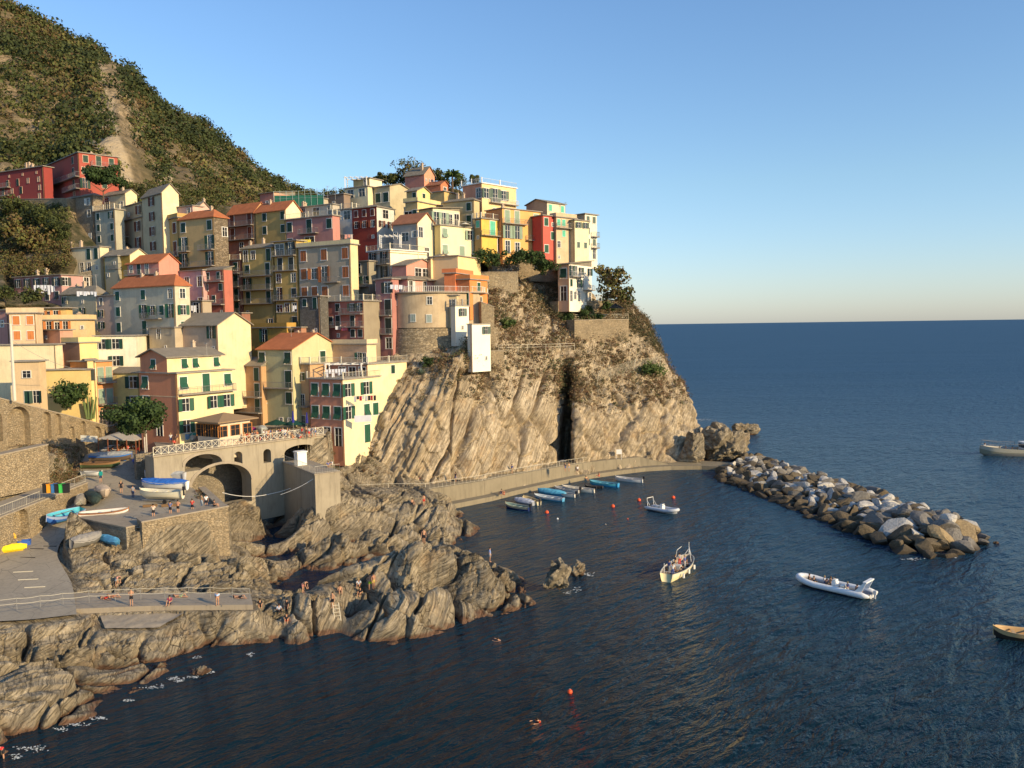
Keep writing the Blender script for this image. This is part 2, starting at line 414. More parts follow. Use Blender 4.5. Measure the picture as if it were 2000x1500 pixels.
# ------------------------------------------------------------------ water and seabed
def build_sea():
    rad = [0]; r = 20.0
    while r < 45000: rad.append(r); r *= 1.25
    n = 96; V = [(0, 80, 0)]; F = []
    for rr in rad[1:]:
        for i in range(n):
            a = 2 * math.pi * i / n; V.append((rr * math.cos(a), 80 + rr * math.sin(a), 0))
    for i in range(n): F.append((0, 1 + i, 1 + (i + 1) % n))
    for k in range(len(rad) - 2):
        b = 1 + k * n; c = b + n
        for i in range(n): F.append((b + i, c + i, c + (i + 1) % n, b + (i + 1) % n))
    t = NT('sea_water'); p = t.pos()
    def wave(rz, sc, stretch, d):
        return t.noise(t.mapped(t.mapped(p, (1, 1, 1), (0, 0, rz)), (stretch, 1, 1)), sc, d, 0.6, 0.6)
    w1 = wave(R(-52), 0.42, 0.32, 3)
    w2 = wave(R(-40), 1.05, 0.34, 4)
    w3 = wave(R(-62), 2.8, 0.45, 3)
    w0 = wave(R(-30), 0.07, 0.5, 3)
    gust = t.noise(t.mapped(p, (.3, 1, 1), (0, 0, R(-20))), 0.018, 4, .6)
    g = t.ramp(gust, [(0.38, (.55, .55, .55)), (0.62, (1, 1, 1))])
    h = t.math('ADD', t.math('MULTIPLY', w1, 1.0), t.math('MULTIPLY', w2, 0.75))
    h = t.math('ADD', h, t.math('MULTIPLY', w3, 0.16))
    h = t.math('ADD', t.math('MULTIPLY', h, g), t.math('MULTIPLY', w0, 0.8))
    nm = t.bump(h, 1.0, SEA_BUMP)
    # short ripples tilt the surface at every distance
    acc = None
    for sc, k, rz in ((0.7, .26, -50), (1.6, .24, -36), (4.0, .10, -60)):
        nz = t.n('ShaderNodeTexNoise'); t.l(t.mapped(t.mapped(p, (1, 1, 1), (0, 0, R(rz))), (.38, 1, 1)), nz.inputs['Vector']); nz.inputs['Scale'].default_value = sc; nz.inputs['Detail'].default_value = 2
        sb = t.n('ShaderNodeVectorMath', operation='SUBTRACT'); t.l(nz.outputs['Color'], sb.inputs[0]); sb.inputs[1].default_value = (.5, .5, .5)
        ml = t.n('ShaderNodeVectorMath', operation='MULTIPLY'); t.l(sb.outputs[0], ml.inputs[0]); ml.inputs[1].default_value = (k * SEA_TILT, k * SEA_TILT, 0)
        if acc is None: acc = ml.outputs[0]
        else:
            ad = t.n('ShaderNodeVectorMath', operation='ADD'); t.l(acc, ad.inputs[0]); t.l(ml.outputs[0], ad.inputs[1]); acc = ad.outputs[0]
    ms = t.n('ShaderNodeVectorMath', operation='SCALE'); t.l(acc, ms.inputs[0]); t.l(g, ms.inputs['Scale'])
    ad = t.n('ShaderNodeVectorMath', operation='ADD'); t.l(nm, ad.inputs[0]); t.l(ms.outputs[0], ad.inputs[1])
    nr = t.n('ShaderNodeVectorMath', operation='NORMALIZE'); t.l(ad.outputs[0], nr.inputs[0])
    deep = t.noise(p, 0.02, 3)
    c = t.mix(deep, (0.0002, 0.0055, 0.0065), (0.0003, 0.009, 0.011))
    t.b.inputs['IOR'].default_value = 1.333
    # choppier, hence rougher, out on the open sea than in the harbour
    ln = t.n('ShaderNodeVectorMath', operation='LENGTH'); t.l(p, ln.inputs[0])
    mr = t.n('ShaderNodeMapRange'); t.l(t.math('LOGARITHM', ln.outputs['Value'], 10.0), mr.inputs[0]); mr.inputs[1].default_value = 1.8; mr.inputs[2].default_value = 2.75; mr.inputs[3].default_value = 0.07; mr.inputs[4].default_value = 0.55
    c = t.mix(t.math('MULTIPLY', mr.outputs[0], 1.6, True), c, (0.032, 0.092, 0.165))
    t.done(c, mr.outputs[0], nr.outputs[0], spec=0.22)
    me = mesh('sea', V, F, t.m)
    o = obj('water', me); tag(o, 'dark blue rippled sea filling the harbour and reaching the horizon', kind='structure')
    bed = flat((0.03, 0.035, 0.03), 0.9, 'seabed')
SEA_BUMP = 1.0; SEA_TILT = 1.1
build_sea()

# ------------------------------------------------------------------ lofted landforms
def upsample(C, nu, nv):
    """C (rows, cols, 3) control net -> (nv, nu, 3) by Catmull-Rom"""
    def interp(A, n):           # along axis 0
        m_ = A.shape[0]; seg = np.linalg.norm(np.diff(A, axis=0), axis=2).mean(axis=1)
        cum = np.concatenate([[0], np.cumsum(seg)]); tt = np.linspace(0, cum[-1], n)
        i = np.clip(np.searchsorted(cum, tt, side='right') - 1, 0, m_ - 2)
        u = ((tt - cum[i]) / (cum[i + 1] - cum[i] + 1e-9))[:, None, None]
        P0 = A[np.clip(i - 1, 0, m_ - 1)]; P1 = A[i]; P2 = A[i + 1]; P3 = A[np.clip(i + 2, 0, m_ - 1)]
        k = 0.35
        m1 = (P2 - P0) * k; m2 = (P3 - P1) * k
        h00 = 2 * u ** 3 - 3 * u ** 2 + 1; h10 = u ** 3 - 2 * u ** 2 + u; h01 = -2 * u ** 3 + 3 * u ** 2; h11 = u ** 3 - u ** 2
        return h00 * P1 + h10 * m1 + h01 * P2 + h11 * m2, i + u[:, 0, 0]
    A, rv = interp(C, nv)
    B, ru = interp(A.transpose(1, 0, 2), nu)
    return B.transpose(1, 0, 2), ru, rv
def grid_faces(nv, nu):
    i = np.arange(nv - 1)[:, None] * nu + np.arange(nu - 1)[None, :]
    i = i.ravel()
    return np.stack([i, i + 1, i + nu + 1, i + nu], 1)
def grid_normals(G):
    du = np.gradient(G, axis=1); dv = np.gradient(G, axis=0)
    n = np.cross(du, dv); n /= np.linalg.norm(n, axis=2, keepdims=True) + 1e-9
    return n

# ---- far hillside
def build_hill():
    cols = []      # (px, [(py, D) base .. ridge], back)
    def col(pts): cols.append([at(x, y, D) for x, y, D in pts])
    col([(-560, 560, 190), (-560, 300, 240), (-500, 120, 300), (-450, -40, 350), (-420, -180, 400), (-420, -190, 470)])
    col([(-260, 520, 195), (-260, 360, 235), (-240, 240, 290), (-220, 100, 340), (-200, -75, 395), (-200, -85, 470)])
    col([(-40, 450, 205), (-40, 340, 235), (-40, 230, 280), (-30, 110, 330), (-20, 12, 390), (-20, 6, 470)])
    col([(60, 440, 208), (60, 340, 240), (60, 240, 285), (60, 130, 335), (70, 64, 385), (70, 60, 470)])
    col([(150, 430, 210), (150, 350, 235), (150, 260, 275), (155, 165, 330), (160, 106, 380), (160, 104, 470)])
    col([(225, 430, 212), (225, 360, 228), (230, 290, 252), (235, 200, 300), (240, 150, 350), (240, 152, 450)])
    col([(300, 430, 222), (300, 375, 245), (300, 310, 280), (297, 240, 325), (293, 203, 370), (293, 208, 450)])
    col([(385, 440, 235), (385, 390, 262), (385, 335, 295), (382, 285, 335), (380, 258, 375), (380, 263, 450)])
    col([(470, 450, 250), (470, 410, 275), (468, 370, 305), (464, 335, 340), (460, 317, 380), (460, 324, 450)])
    col([(560, 460, 270), (556, 425, 290), (548, 400, 315), (540, 378, 345), (531, 366, 385), (531, 376, 450)])
    col([(640, 480, 290), (630, 450, 310), (620, 430, 335), (600, 412, 360), (580, 398, 395), (580, 405, 450)])
    col([(760, 560, 320), (740, 530, 340), (720, 510, 360), (700, 500, 380), (680, 490, 410), (680, 500, 450)])
    C = np.array([[tuple(c[r]) for c in cols] for r in range(6)])
    G, ru, rv = upsample(C, 420, 300)
    N = grid_normals(G)
    P = G.reshape(-1, 3)
    d = 7 * fbm(P / 45, 4, 3) + 2.5 * ridged(P / 16, 4, 8) + 0.8 * fbm(P / 3.5, 3, 4)
    P = P + N.reshape(-1, 3) * d[:, None]
    # terraces on the lower slope
    z = P[:, 2]; st = 4.2
    P[:, 2] = z + 0.8 * (np.abs(((z / st) % 1) - .5) * 2 - .5) * sstep(0, 1, 1 - np.repeat(rv, 420) / 3)
    t = NT('hill_ground'); p = t.pos()
    n1 = t.noise(p, 0.035, 6, .65); n2 = t.noise(p, 0.5, 5, .7)
    c = t.ramp(n1, [(0.36, (0.10, 0.085, 0.04)), (0.5, (0.21, 0.155, 0.085)), (0.62, (0.36, 0.27, 0.16))])
    c = t.mix(t.ramp(n2, [(.4, (.7, .7, .7)), (.6, (0, 0, 0))]), c, (0.07, 0.06, 0.03))
    t.done(c, .95, t.bump(n2, 1.0, .9))
    pp = P; fx = np.array([proj(p) for p in pp[::1]]) if False else None
    X = pp[:, 0] / pp[:, 1]; ppx = 1000 + 1620 * X * .99; ppy = 636 - (pp[:, 2] - 30) / pp[:, 1] * 1620 + (1000 - ppx) * .0137
    wob = 14 * fbm(pp / 14, 3, 66)
    bare = np.exp(-((ppx + wob - (225 + (ppy - 200) * .22)) / 24) ** 2) * ((ppy > 120) & (ppy < 390)) + np.exp(-(((ppx + wob - 190) / 34) ** 2 + ((ppy - 285) / 18) ** 2)) + np.exp(-(((ppx - 345) / 15) ** 2 + ((ppy - 355) / 26) ** 2))
    a_ = t.n('ShaderNodeAttribute'); a_.attribute_name = 'bare'
    rk = t.mix(t.noise(p, .25, 6, .7), (.28, .21, .13), (.52, .42, .27))
    c2 = t.mix(t.ramp(a_.outputs['Fac'], [(.3, (0, 0, 0)), (.55, (1, 1, 1))]), c, rk); t.l(c2, t.b.inputs['Base Color'])
    me = mesh_np('hill', P, grid_faces(300, 420), t.m, attrs={'bare': np.clip(bare, 0, 1)})
    tag(obj('hill', me), 'steep terraced hillside rising behind the village', kind='structure')
    return P.reshape(300, 420, 3), N, ru, rv
HG, HN, HRU, HRV = build_hill()

# ---- leafy masses out of small faces
def leaf_blobs(centres, radii, per, size, tints, seed=1, squash=0.8, tv=.1):
    r_ = np.random.RandomState(seed)
    n = len(centres); centres = np.asarray(centres, float); radii = np.asarray(radii, float); tints = np.asarray(tints, float)
    idx = np.repeat(np.arange(n), per); m_ = len(idx)
    d = r_.normal(size=(m_, 3)); d /= np.linalg.norm(d, axis=1, keepdims=True)
    rr = (0.45 + 0.6 * r_.rand(m_) ** 0.5)
    lump = 1 + .28 * vnoise(d * 2.2 + idx[:, None] * 3.7, 5)
    off = d * (rr * lump * radii[idx])[:, None]; off[:, 2] *= squash
    c = centres[idx] + off
    nrm = d + r_.normal(size=(m_, 3)) * .55; nrm /= np.linalg.norm(nrm, axis=1, keepdims=True)
    a = np.cross(nrm, r_.normal(size=(m_, 3))); a /= np.linalg.norm(a, axis=1, keepdims=True) + 1e-9
    b = np.cross(nrm, a)
    s = (size * (0.6 + .8 * r_.rand(m_)))[:, None] if np.isscalar(size) else (np.asarray(size)[idx] * (0.6 + .8 * r_.rand(m_)))[:, None]
    V = np.stack([c + a * s, c + b * s * .8, c - a * s * .9, c - b * s * .75], 1).reshape(-1, 3)
    F = np.arange(m_ * 4).reshape(-1, 4)
    tt = np.clip(tints[idx] + tv * r_.normal(size=m_), 0, 1)
    return V, F, np.repeat(tt, 4)
def leaf_obj(name, V, F, tt, mat, parent=None):
    return obj(name, mesh_np(name, V, F, mat, attrs={'tint': tt}), parent)

def hill_shrubs():
    r_ = np.random.RandomState(5)
    n = 9000
    iv = (r_.rand(n) ** 1.0 * 272).astype(int); iu = (r_.rand(n) * 410).astype(int)
    P = HG[iv, iu]; col = HRU[iu]; row = HRV[iv]
    k = fbm(P / 26, 3, 77)
    # photograph: pale bare rock runs down the spur above the red building
    px = np.array([proj(p) for p in P])
    bare = np.exp(-((px[:, 0] - (225 + (px[:, 1] - 200) * .22)) / 26) ** 2) * ((px[:, 1] > 120) & (px[:, 1] < 380))
    bare2 = np.exp(-(((px[:, 0] - 190) / 34) ** 2 + ((px[:, 1] - 285) / 16) ** 2)) + np.exp(-(((px[:, 0] - 345) / 16) ** 2 + ((px[:, 1] - 355) / 26) ** 2))
    bare3 = np.exp(-(((px[:, 0] - 400) / 60) ** 2 + ((px[:, 1] - 330) / 14) ** 2)) * .5
    dens = 0.93 + .35 * k - 1.2 * bare - bare2 * 1.2 - bare3
    dens = np.where(px[:, 0] > 250, dens - .20, dens)
    keep = (r_.rand(n) < dens) & (px[:, 0] > -420) & (px[:, 1] < 470)
    P = P[keep]; k = k[keep]; px = px[keep]; col = col[keep]
    n = len(P)
    dist = P[:, 1]
    rad = (0.8 + 3.0 * r_.rand(n) ** 2.0) * (1 + 0.25 * (px[:, 0] < 200))
    rad = np.where((px[:, 1] > 300) & (px[:, 0] < 250), rad * .75, rad)
    tint = np.clip(0.46 + .55 * fbm(P / 18, 2, 31) + .33 * r_.normal(size=n) * .9, 0, 1)
    tint = np.where(px[:, 0] < 110, np.clip(tint * .8 + .1, 0, 1), tint)
    # vineyard terraces show as bright rows low on the left
    vine = (px[:, 0] < 115) & (px[:, 1] > 140) & (px[:, 1] < 300)
    tint = np.where(vine & ((P[:, 2] % 4.2) < 1.7), 0.52 + .1 * r_.rand(n), tint); rad = np.where(vine & ((P[:, 2] % 4.2) < 1.7), .8, rad)
    tall = (r_.rand(n) < .05) & ~vine & (px[:, 1] < 330)
    rad = np.where(tall, 3.6 + 2.6 * r_.rand(n), rad); tint = np.where(tall, .05 + .25 * r_.rand(n), tint)
    P[:, 2] += rad * .35
    V, F, tt = leaf_blobs(np.concatenate([P, P[tall] + [0, 0, 1.2], P[tall] + [1.5, 0, -.8]]), np.concatenate([rad, rad[tall] * .8, rad[tall] * .7]), 60, np.concatenate([rad, rad[tall] * .6, rad[tall] * .6]) * .105 + .14, np.concatenate([tint, tint[tall], tint[tall]]), 8, .8, .07)
    o = leaf_obj('hill_vegetation', V, F, tt, M_leaf); tag(o, 'dense green and brown scrub and trees covering the hillside', kind='stuff')
hill_shrubs()

# ------------------------------------------------------------------ village depth
_DT = [(-150, 860, 100), (-150, 700, 112), (-150, 560, 150), (-100, 400, 215), (0, 780, 118), (100, 775, 119), (0, 700, 127), (0, 640, 135), (100, 640, 138), (0, 590, 150), (0, 540, 166), (100, 500, 174), (130, 395, 192), (0, 395, 204), (230, 385, 200),
       (180, 775, 120), (270, 850, 124), (350, 855, 124), (200, 700, 131), (250, 720, 130), (350, 680, 138), (450, 700, 140), (300, 650, 147), (200, 640, 144), (300, 560, 160), (250, 500, 170), (200, 480, 176), (400, 520, 167), (300, 400, 182), (400, 420, 184), (470, 850, 134),
       (560, 850, 140), (672, 862, 140), (740, 868, 141), (560, 800, 144), (500, 700, 152), (500, 640, 161), (620, 640, 162), (700, 680, 157), (760, 700, 152), (745, 560, 166), (600, 470, 178), (500, 400, 188), (600, 390, 192), (700, 390, 196),
       (850, 640, 154), (760, 640, 155), (900, 700, 153), (800, 570, 160), (870, 560, 165), (940, 590, 166), (830, 500, 172), (930, 500, 178), (750, 460, 181), (850, 400, 190), (930, 400, 193), (800, 350, 206), (900, 350, 208), (1000, 490, 181), (1060, 495, 185),
       (1140, 500, 188), (1140, 590, 182), (1050, 400, 196), (1180, 420, 200), (660, 720, 146), (560, 560, 169)]
_A = np.array(_DT, float)
def tps_fit(XY, Z, lam=1e-3):
    n = len(XY); d = np.linalg.norm(XY[:, None] - XY[None], axis=2)
    K = np.where(d > 0, d ** 2 * np.log(d + 1e-9), 0) + lam * np.eye(n)
    Pm = np.hstack([np.ones((n, 1)), XY]); A = np.zeros((n + 3, n + 3)); A[:n, :n] = K; A[:n, n:] = Pm; A[n:, :n] = Pm.T
    return np.linalg.solve(A, np.concatenate([Z, np.zeros(3)])), XY
def tps_eval(fit, Q):
    wgt, XY = fit; out = np.zeros(len(Q)); n = len(XY)
    for s in range(0, len(Q), 20000):
        q = Q[s:s + 20000]; d = np.linalg.norm(q[:, None] - XY[None], axis=2)
        out[s:s + 20000] = np.where(d > 0, d ** 2 * np.log(d + 1e-9), 0) @ wgt[:n] + wgt[n] + q @ wgt[n + 1:]
    return out
_fitD = tps_fit(_A[:, :2] / 200.0, _A[:, 2], 2e-3)
def Dt(px, py): return float(tps_eval(_fitD, np.array([[px / 200.0, py / 200.0]]))[0])

def build_village_ground():
    xs = np.linspace(-150, 1150, 150); 
    tops = np.interp(xs, [-150, 0, 230, 480, 600, 780, 900, 1000, 1100, 1185], [395, 398, 392, 402, 400, 362, 372, 415, 440, 500])
    bots = np.interp(xs, [-150, 200, 300, 640, 700, 760, 900, 1000, 1185], [800, 800, 868, 862, 880, 730, 700, 560, 560])
    nv = 90; rows = []
    for i in range(nv):
        f = i / (nv - 1); py = bots + (tops - bots) * f
        Q = np.stack([xs / 200, py / 200], 1); D = tps_eval(_fitD, Q) + np.where((py > 600) & (xs < 200), 14, sstep(505, 545, py) * 9 * (xs < 200) * (xs > 15) + np.interp(xs, [120, 190, 300, 700, 1000, 1090], [2.5, 13, 20, 20, 13, 3]))
        rows.append([tuple(at(a, b, c)) for a, b, c in zip(xs, py, D)])
    back = [(x * 1.02, y + 14, z - 1.0) for x, y, z in rows[-1]]; back2 = [(x * 1.1, y + 60, z - 22) for x, y, z in rows[-1]]
    rows += [back, back2]
    G = np.array(rows); P = G.reshape(-1, 3); N = grid_normals(G).reshape(-1, 3)
    P = P + N * (0.9 * fbm(P / 5, 4, 12))[:, None]
    t = NT('village_slope'); p = t.pos(); n1 = t.noise(p, .3, 6, .7); n2 = t.noise(p, 2, 4)
    c = t.ramp(n1, [(.38, (.035, .04, .018)), (.52, (.10, .085, .05)), (.66, (.22, .17, .11))])
    t.done(c, .95, t.bump(n2, 1, .4))
    tag(obj('village_ground', mesh_np('village_ground', P, grid_faces(len(rows), 150), t.m)), 'earth and stone slope the houses stand on', kind='structure')
build_village_ground()

# ------------------------------------------------------------------ the headland cliff
def build_cliff():
    tab = [  # rows: underwater, base, mid, lip, low slope, high slope, top, behind
        [(640, 985, 143), (640, 930, 146), (648, 890, 147), (655, 868, 148), (665, 850, 150), (680, 830, 152), (690, 800, 156), (690, 700, 170)],
        [(712, 985, 137.5), (712, 938, 140), (722, 885, 142), (738, 850, 143), (748, 800, 146), (752, 760, 149), (756, 720, 153), (740, 640, 172)],
        [(768, 990, 137), (766, 944, 139.5), (768, 880, 141), (762, 830, 142), (775, 770, 146), (790, 735, 149), (800, 700, 153), (790, 620, 172)],
        [(822, 992, 136.5), (820, 946, 139.3), (824, 880, 140.6), (836, 800, 143), (858, 730, 148), (862, 712, 150), (868, 690, 154), (850, 610, 172)],
        [(880, 992, 138), (878, 945, 140.5), (885, 870, 142.5), (895, 790, 146), (905, 702, 150), (908, 690, 153), (912, 672, 156), (900, 600, 174)],
        [(940, 988, 141), (938, 940, 143.5), (942, 870, 146), (948, 790, 150), (950, 718, 154), (950, 690, 157), (945, 640, 163), (930, 560, 176)],
        [(1010, 978, 147), (1010, 930, 149.5), (1010, 860, 153), (1008, 790, 156), (1004, 724, 160), (1004, 680, 163), (1000, 600, 171), (985, 500, 184)],
        [(1083, 965, 156), (1083, 910, 159.5), (1084, 850, 161.5), (1088, 790, 164), (1090, 742, 167), (1085, 690, 169), (1070, 610, 178), (1050, 510, 190)],
        [(1104, 962, 174), (1104, 908, 178), (1106, 850, 178), (1110, 790, 177), (1110, 748, 174), (1104, 695, 171), (1090, 615, 178), (1080, 515, 190)],
        [(1120, 960, 159), (1120, 905, 161), (1122, 850, 162.5), (1124, 800, 165), (1126, 756, 168.5), (1122, 700, 171), (1110, 620, 179), (1105, 520, 191)],
        [(1200, 950, 165), (1200, 898, 168), (1200, 850, 170), (1202, 810, 172), (1204, 775, 174.5), (1200, 710, 178), (1190, 640, 183), (1170, 585, 191)],
        [(1290, 945, 169), (1288, 894, 172), (1287, 850, 174.5), (1284, 800, 178), (1278, 760, 181), (1262, 700, 184), (1238, 640, 188), (1205, 590, 194)],
        [(1375, 938, 177), (1368, 890, 179), (1350, 840, 182), (1334, 790, 185), (1318, 745, 188), (1290, 690, 191), (1256, 632, 194), (1215, 583, 198)],
        [(1385, 925, 193), (1372, 880, 194), (1350, 830, 197), (1332, 780, 200), (1312, 735, 203), (1282, 685, 205), (1246, 630, 207), (1205, 585, 210)],
        [(1340, 905, 222), (1325, 860, 222), (1300, 810, 224), (1285, 770, 226), (1260, 725, 228), (1230, 680, 229), (1195, 635, 230), (1150, 590, 231)],
        [(1150, 880, 255), (1150, 850, 255), (1140, 800, 254), (1130, 760, 253), (1110, 720, 252), (1090, 680, 250), (1060, 640, 250), (1030, 600, 250)],
    ]
    C = np.array([[tuple(at(*c[r])) for c in tab] for r in range(8)])
    nu, nv = 820, 400
    G, ru, rv = upsample(C, nu, nv)
    G0 = G.copy()
    N = grid_normals(G); P = G.reshape(-1, 3); Nf = N.reshape(-1, 3)
    U = np.tile(ru, nv); Vv = np.repeat(rv, nu)
    wv = np.stack([fbm(P / 7, 3, 40), fbm(P / 7, 3, 41), fbm(P / 7, 3, 42)], 1)
    # left third: thin steep bedding; middle: smooth slabs split by long joints; right: flutes
    left = 1 - sstep(3.35, 3.75, U + 0.18 * (Vv - 2) * -1.0)
    rightm = sstep(8.6, 9.2, U)
    slope = sstep(4.0, 4.5, Vv)
    mid = np.clip(1 - left - rightm, 0, 1)
    PW = P + wv * 1.2
    bed = (0.88, 0.10, -0.47)
    d = left * (1.0 * layers(P + wv * .7, bed, 1.7, 3, .9) + .75 * layers(P + wv * .5, bed, .62, 4, .85) + .35 * layers(P + wv * .4, bed, .27, 44, .8) + .9 * (voro(np.stack([P[:, 0] / 2.6 + P[:, 2] * .2, P[:, 1] / 2.6, P[:, 2] / 4.5 - P[:, 0] * .1], 1), 15)[1] - .5) + .4 * fbm(P / 1.6, 4, 2) - .9)
    # slabs: big cells stretched along the steep joint direction
    n1 = np.array([.93, .1, -.34]); n1 /= np.linalg.norm(n1)
    s = PW @ n1; tdir = np.array([.34, .25, .9]); tt = PW @ (tdir / np.linalg.norm(tdir))
    Q = np.stack([s / 6.6, tt / 21.0, np.zeros_like(s)], 1)
    e1, c1 = voro(Q, 7)
    e2, c2 = voro(np.stack([s / 2.0 + 3, tt / 5.0, np.zeros_like(s) + 4.4], 1), 19)
    slab = .7 * c1 - 2.2 * np.exp(-(e1 / 0.05) ** 2) + .35 * c2 * sstep(.35, .75, c1) - .8 * np.exp(-(e2 / .045) ** 2) * sstep(.3, .6, c1) + .10 * fbm(P / 2, 4, 6)
    d = d + mid * (slab - .6)
    Qr = np.stack([P[:, 0] / 4.2 + P[:, 2] * .06 + wv[:, 0] * .45, P[:, 1] / 5.0, P[:, 2] / 17 + wv[:, 2] * .3], 1)
    e3, c3 = voro(Qr, 27)
    fl = 2.8 * ridged(Qr * 1.0, 4, 33) + 1.3 * c3 - .9 * np.exp(-(e3 / .09) ** 2) + 1.3 * fbm(P / 2.6, 4, 9) + .7 * layers(PW, (.6, .2, -.7), .6, 24, .7) - 2.2
    d = d + rightm * fl
    sl = 1.2 * fbm(P / 7, 4, 51) + .9 * ridged(P / 3.3, 3, 52) - .8
    d = d * (1 - slope * .75) + slope * sl
    P2 = P + Nf * d[:, None] * -1.0 * np.sign((Nf @ np.array([0, -1.0, 0.3])).mean()) * -1
    return P2.reshape(nv, nu, 3), ru, rv, G0, N
CG, CRU, CRV, CG0, CN = build_cliff()
_m = mesh_np('headland_cliff', CG.reshape(-1, 3), grid_faces(CG.shape[0], CG.shape[1]), M_rock_c)
tag(obj('cliff', _m), 'tall sunlit cliff of pale tan rock with long cracks under the village', kind='structure')

# ------------------------------------------------------------------ foreground rocks: a height field
RAMP = [   # rows of the paved slipway, left edge to right edge: (px, py, z)
    [(-160, 1230, 3.0), (-20, 1215, 3.1), (60, 1210, 3.1), (150, 1200, 3.1)],
    [(-160, 1160, 3.7), (-20, 1150, 3.7), (60, 1148, 3.7), (140, 1140, 3.7)],
    [(-180, 1115, 4.6), (-50, 1100, 4.6), (50, 1090, 4.6), (112, 1085, 4.6)],
    [(-180, 1080, 5.4), (-50, 1060, 5.4), (50, 1045, 5.5), (128, 1050, 5.5)],
    [(-120, 1050, 6.2), (0, 1035, 6.3), (100, 1022, 6.4), (200, 1034, 6.3)],
    [(-10, 1010, 7.2), (80, 995, 7.3), (190, 1000, 7.3), (282, 1030, 7.2)],
    [(80, 970, 8.2), (160, 968, 8.2), (290, 985, 7.9), (436, 996, 7.7)],
    [(130, 940, 9.2), (220, 940, 9.2), (300, 945, 8.7), (378, 955, 8.4)],
    [(150, 915, 10.2), (225, 912, 10.2), (280, 918, 9.8), (318, 930, 9.4)],
    [(165, 893, 10.9), (230, 893, 10.9), (270, 895, 10.9), (302, 900, 10.6)],
    [(165, 872, 11.6), (240, 868, 11.8), (275, 868, 12.0), (318, 868, 12.2)],
]
def ramp_net():
    C = np.array([[tuple(gz(x, y, z)) for x, y, z in row] for row in RAMP])
    return C
RC = ramp_net()
RG, _, _ = upsample(RC, 60, 160)
tag(obj('slipway', mesh_np('slipway', RG.reshape(-1, 3) + np.array([0, 0, 0.02]), grid_faces(160, 60), M_pave, True)), 'grey paved slipway and boat yard running down from the square', kind='structure')
PLAZA = [[(304, 889, 12.9), (340, 884, 13.0), (430, 872, 13.0), (530, 860, 13.0), (632, 850, 13.0)],
         [(304, 870, 13.0), (340, 868, 13.1), (430, 858, 13.1), (530, 848, 13.1), (640, 842, 13.1)],
         [(290, 850, 13.1), (340, 846, 13.4), (450, 838, 13.3), (540, 828, 13.3), (650, 826, 13.3)]]
PG, _, _ = upsample(np.array([[tuple(gz(x, y, z)) for x, y, z in row] for row in PLAZA]), 60, 20)
tag(obj('square', mesh_np('square', PG.reshape(-1, 3) + np.array([0, 0, .03]), grid_faces(20, 60), M_pave, True)), 'paved village square behind the bridge railing', kind='structure')

PLAT = [[(-130, 1205, 3.2), (0, 1195, 3.2), (150, 1189, 3.2), (300, 1183, 3.2), (400, 1182, 3.2), (494, 1181, 3.2)],
        [(-130, 1165, 3.2), (0, 1158, 3.2), (150, 1158, 3.2), (300, 1158, 3.2), (400, 1159, 3.2), (490, 1160, 3.2)]]
PLC = np.array([[tuple(gz(x, y, z)) for x, y, z in row] for row in PLAT])
PLG, _, _ = upsample(PLC, 80, 12)
def platform():
    top = PLC.tolist(); f = top[0]; b = top[1]; n = len(f); V = []; F = []
    for i in range(n):
        V += [(f[i][0], f[i][1], 2.3), tuple(f[i]), tuple(b[i]), (b[i][0], b[i][1], 2.3)]
    for i in range(n - 1):
        for k in range(3): F.append((4 * i + k, 4 * i + 4 + k, 4 * i + 5 + k, 4 * i + 1 + k))
    F += [(0, 1, 2, 3), (4 * n - 4, 4 * n - 1, 4 * n - 2, 4 * n - 3)]
    tag(obj('bathing_platform', mesh('bathing_platform', V, F, M_conc)), 'concrete bathing platform above the front rocks', kind='structure')
platform()
APR = [[(205, 1226, 2.2), (255, 1226, 2.2), (310, 1224, 2.2), (345, 1205, 2.5)], [(190, 1190, 2.7), (260, 1188, 2.7), (330, 1186, 2.7), (385, 1185, 2.7)]]
APG, _, _ = upsample(np.array([[tuple(gz(x, y, z)) for x, y, z in row] for row in APR]), 40, 20)
_q = APG.reshape(-1, 3).copy(); _q[:, 2] += .12 * fbm(_q / .8, 3, 4)
tag(obj('concrete_apron', mesh_np('concrete_apron', _q, grid_faces(20, 40), M_conc)), 'rough sandy concrete patch under the bathing platform', kind='structure')

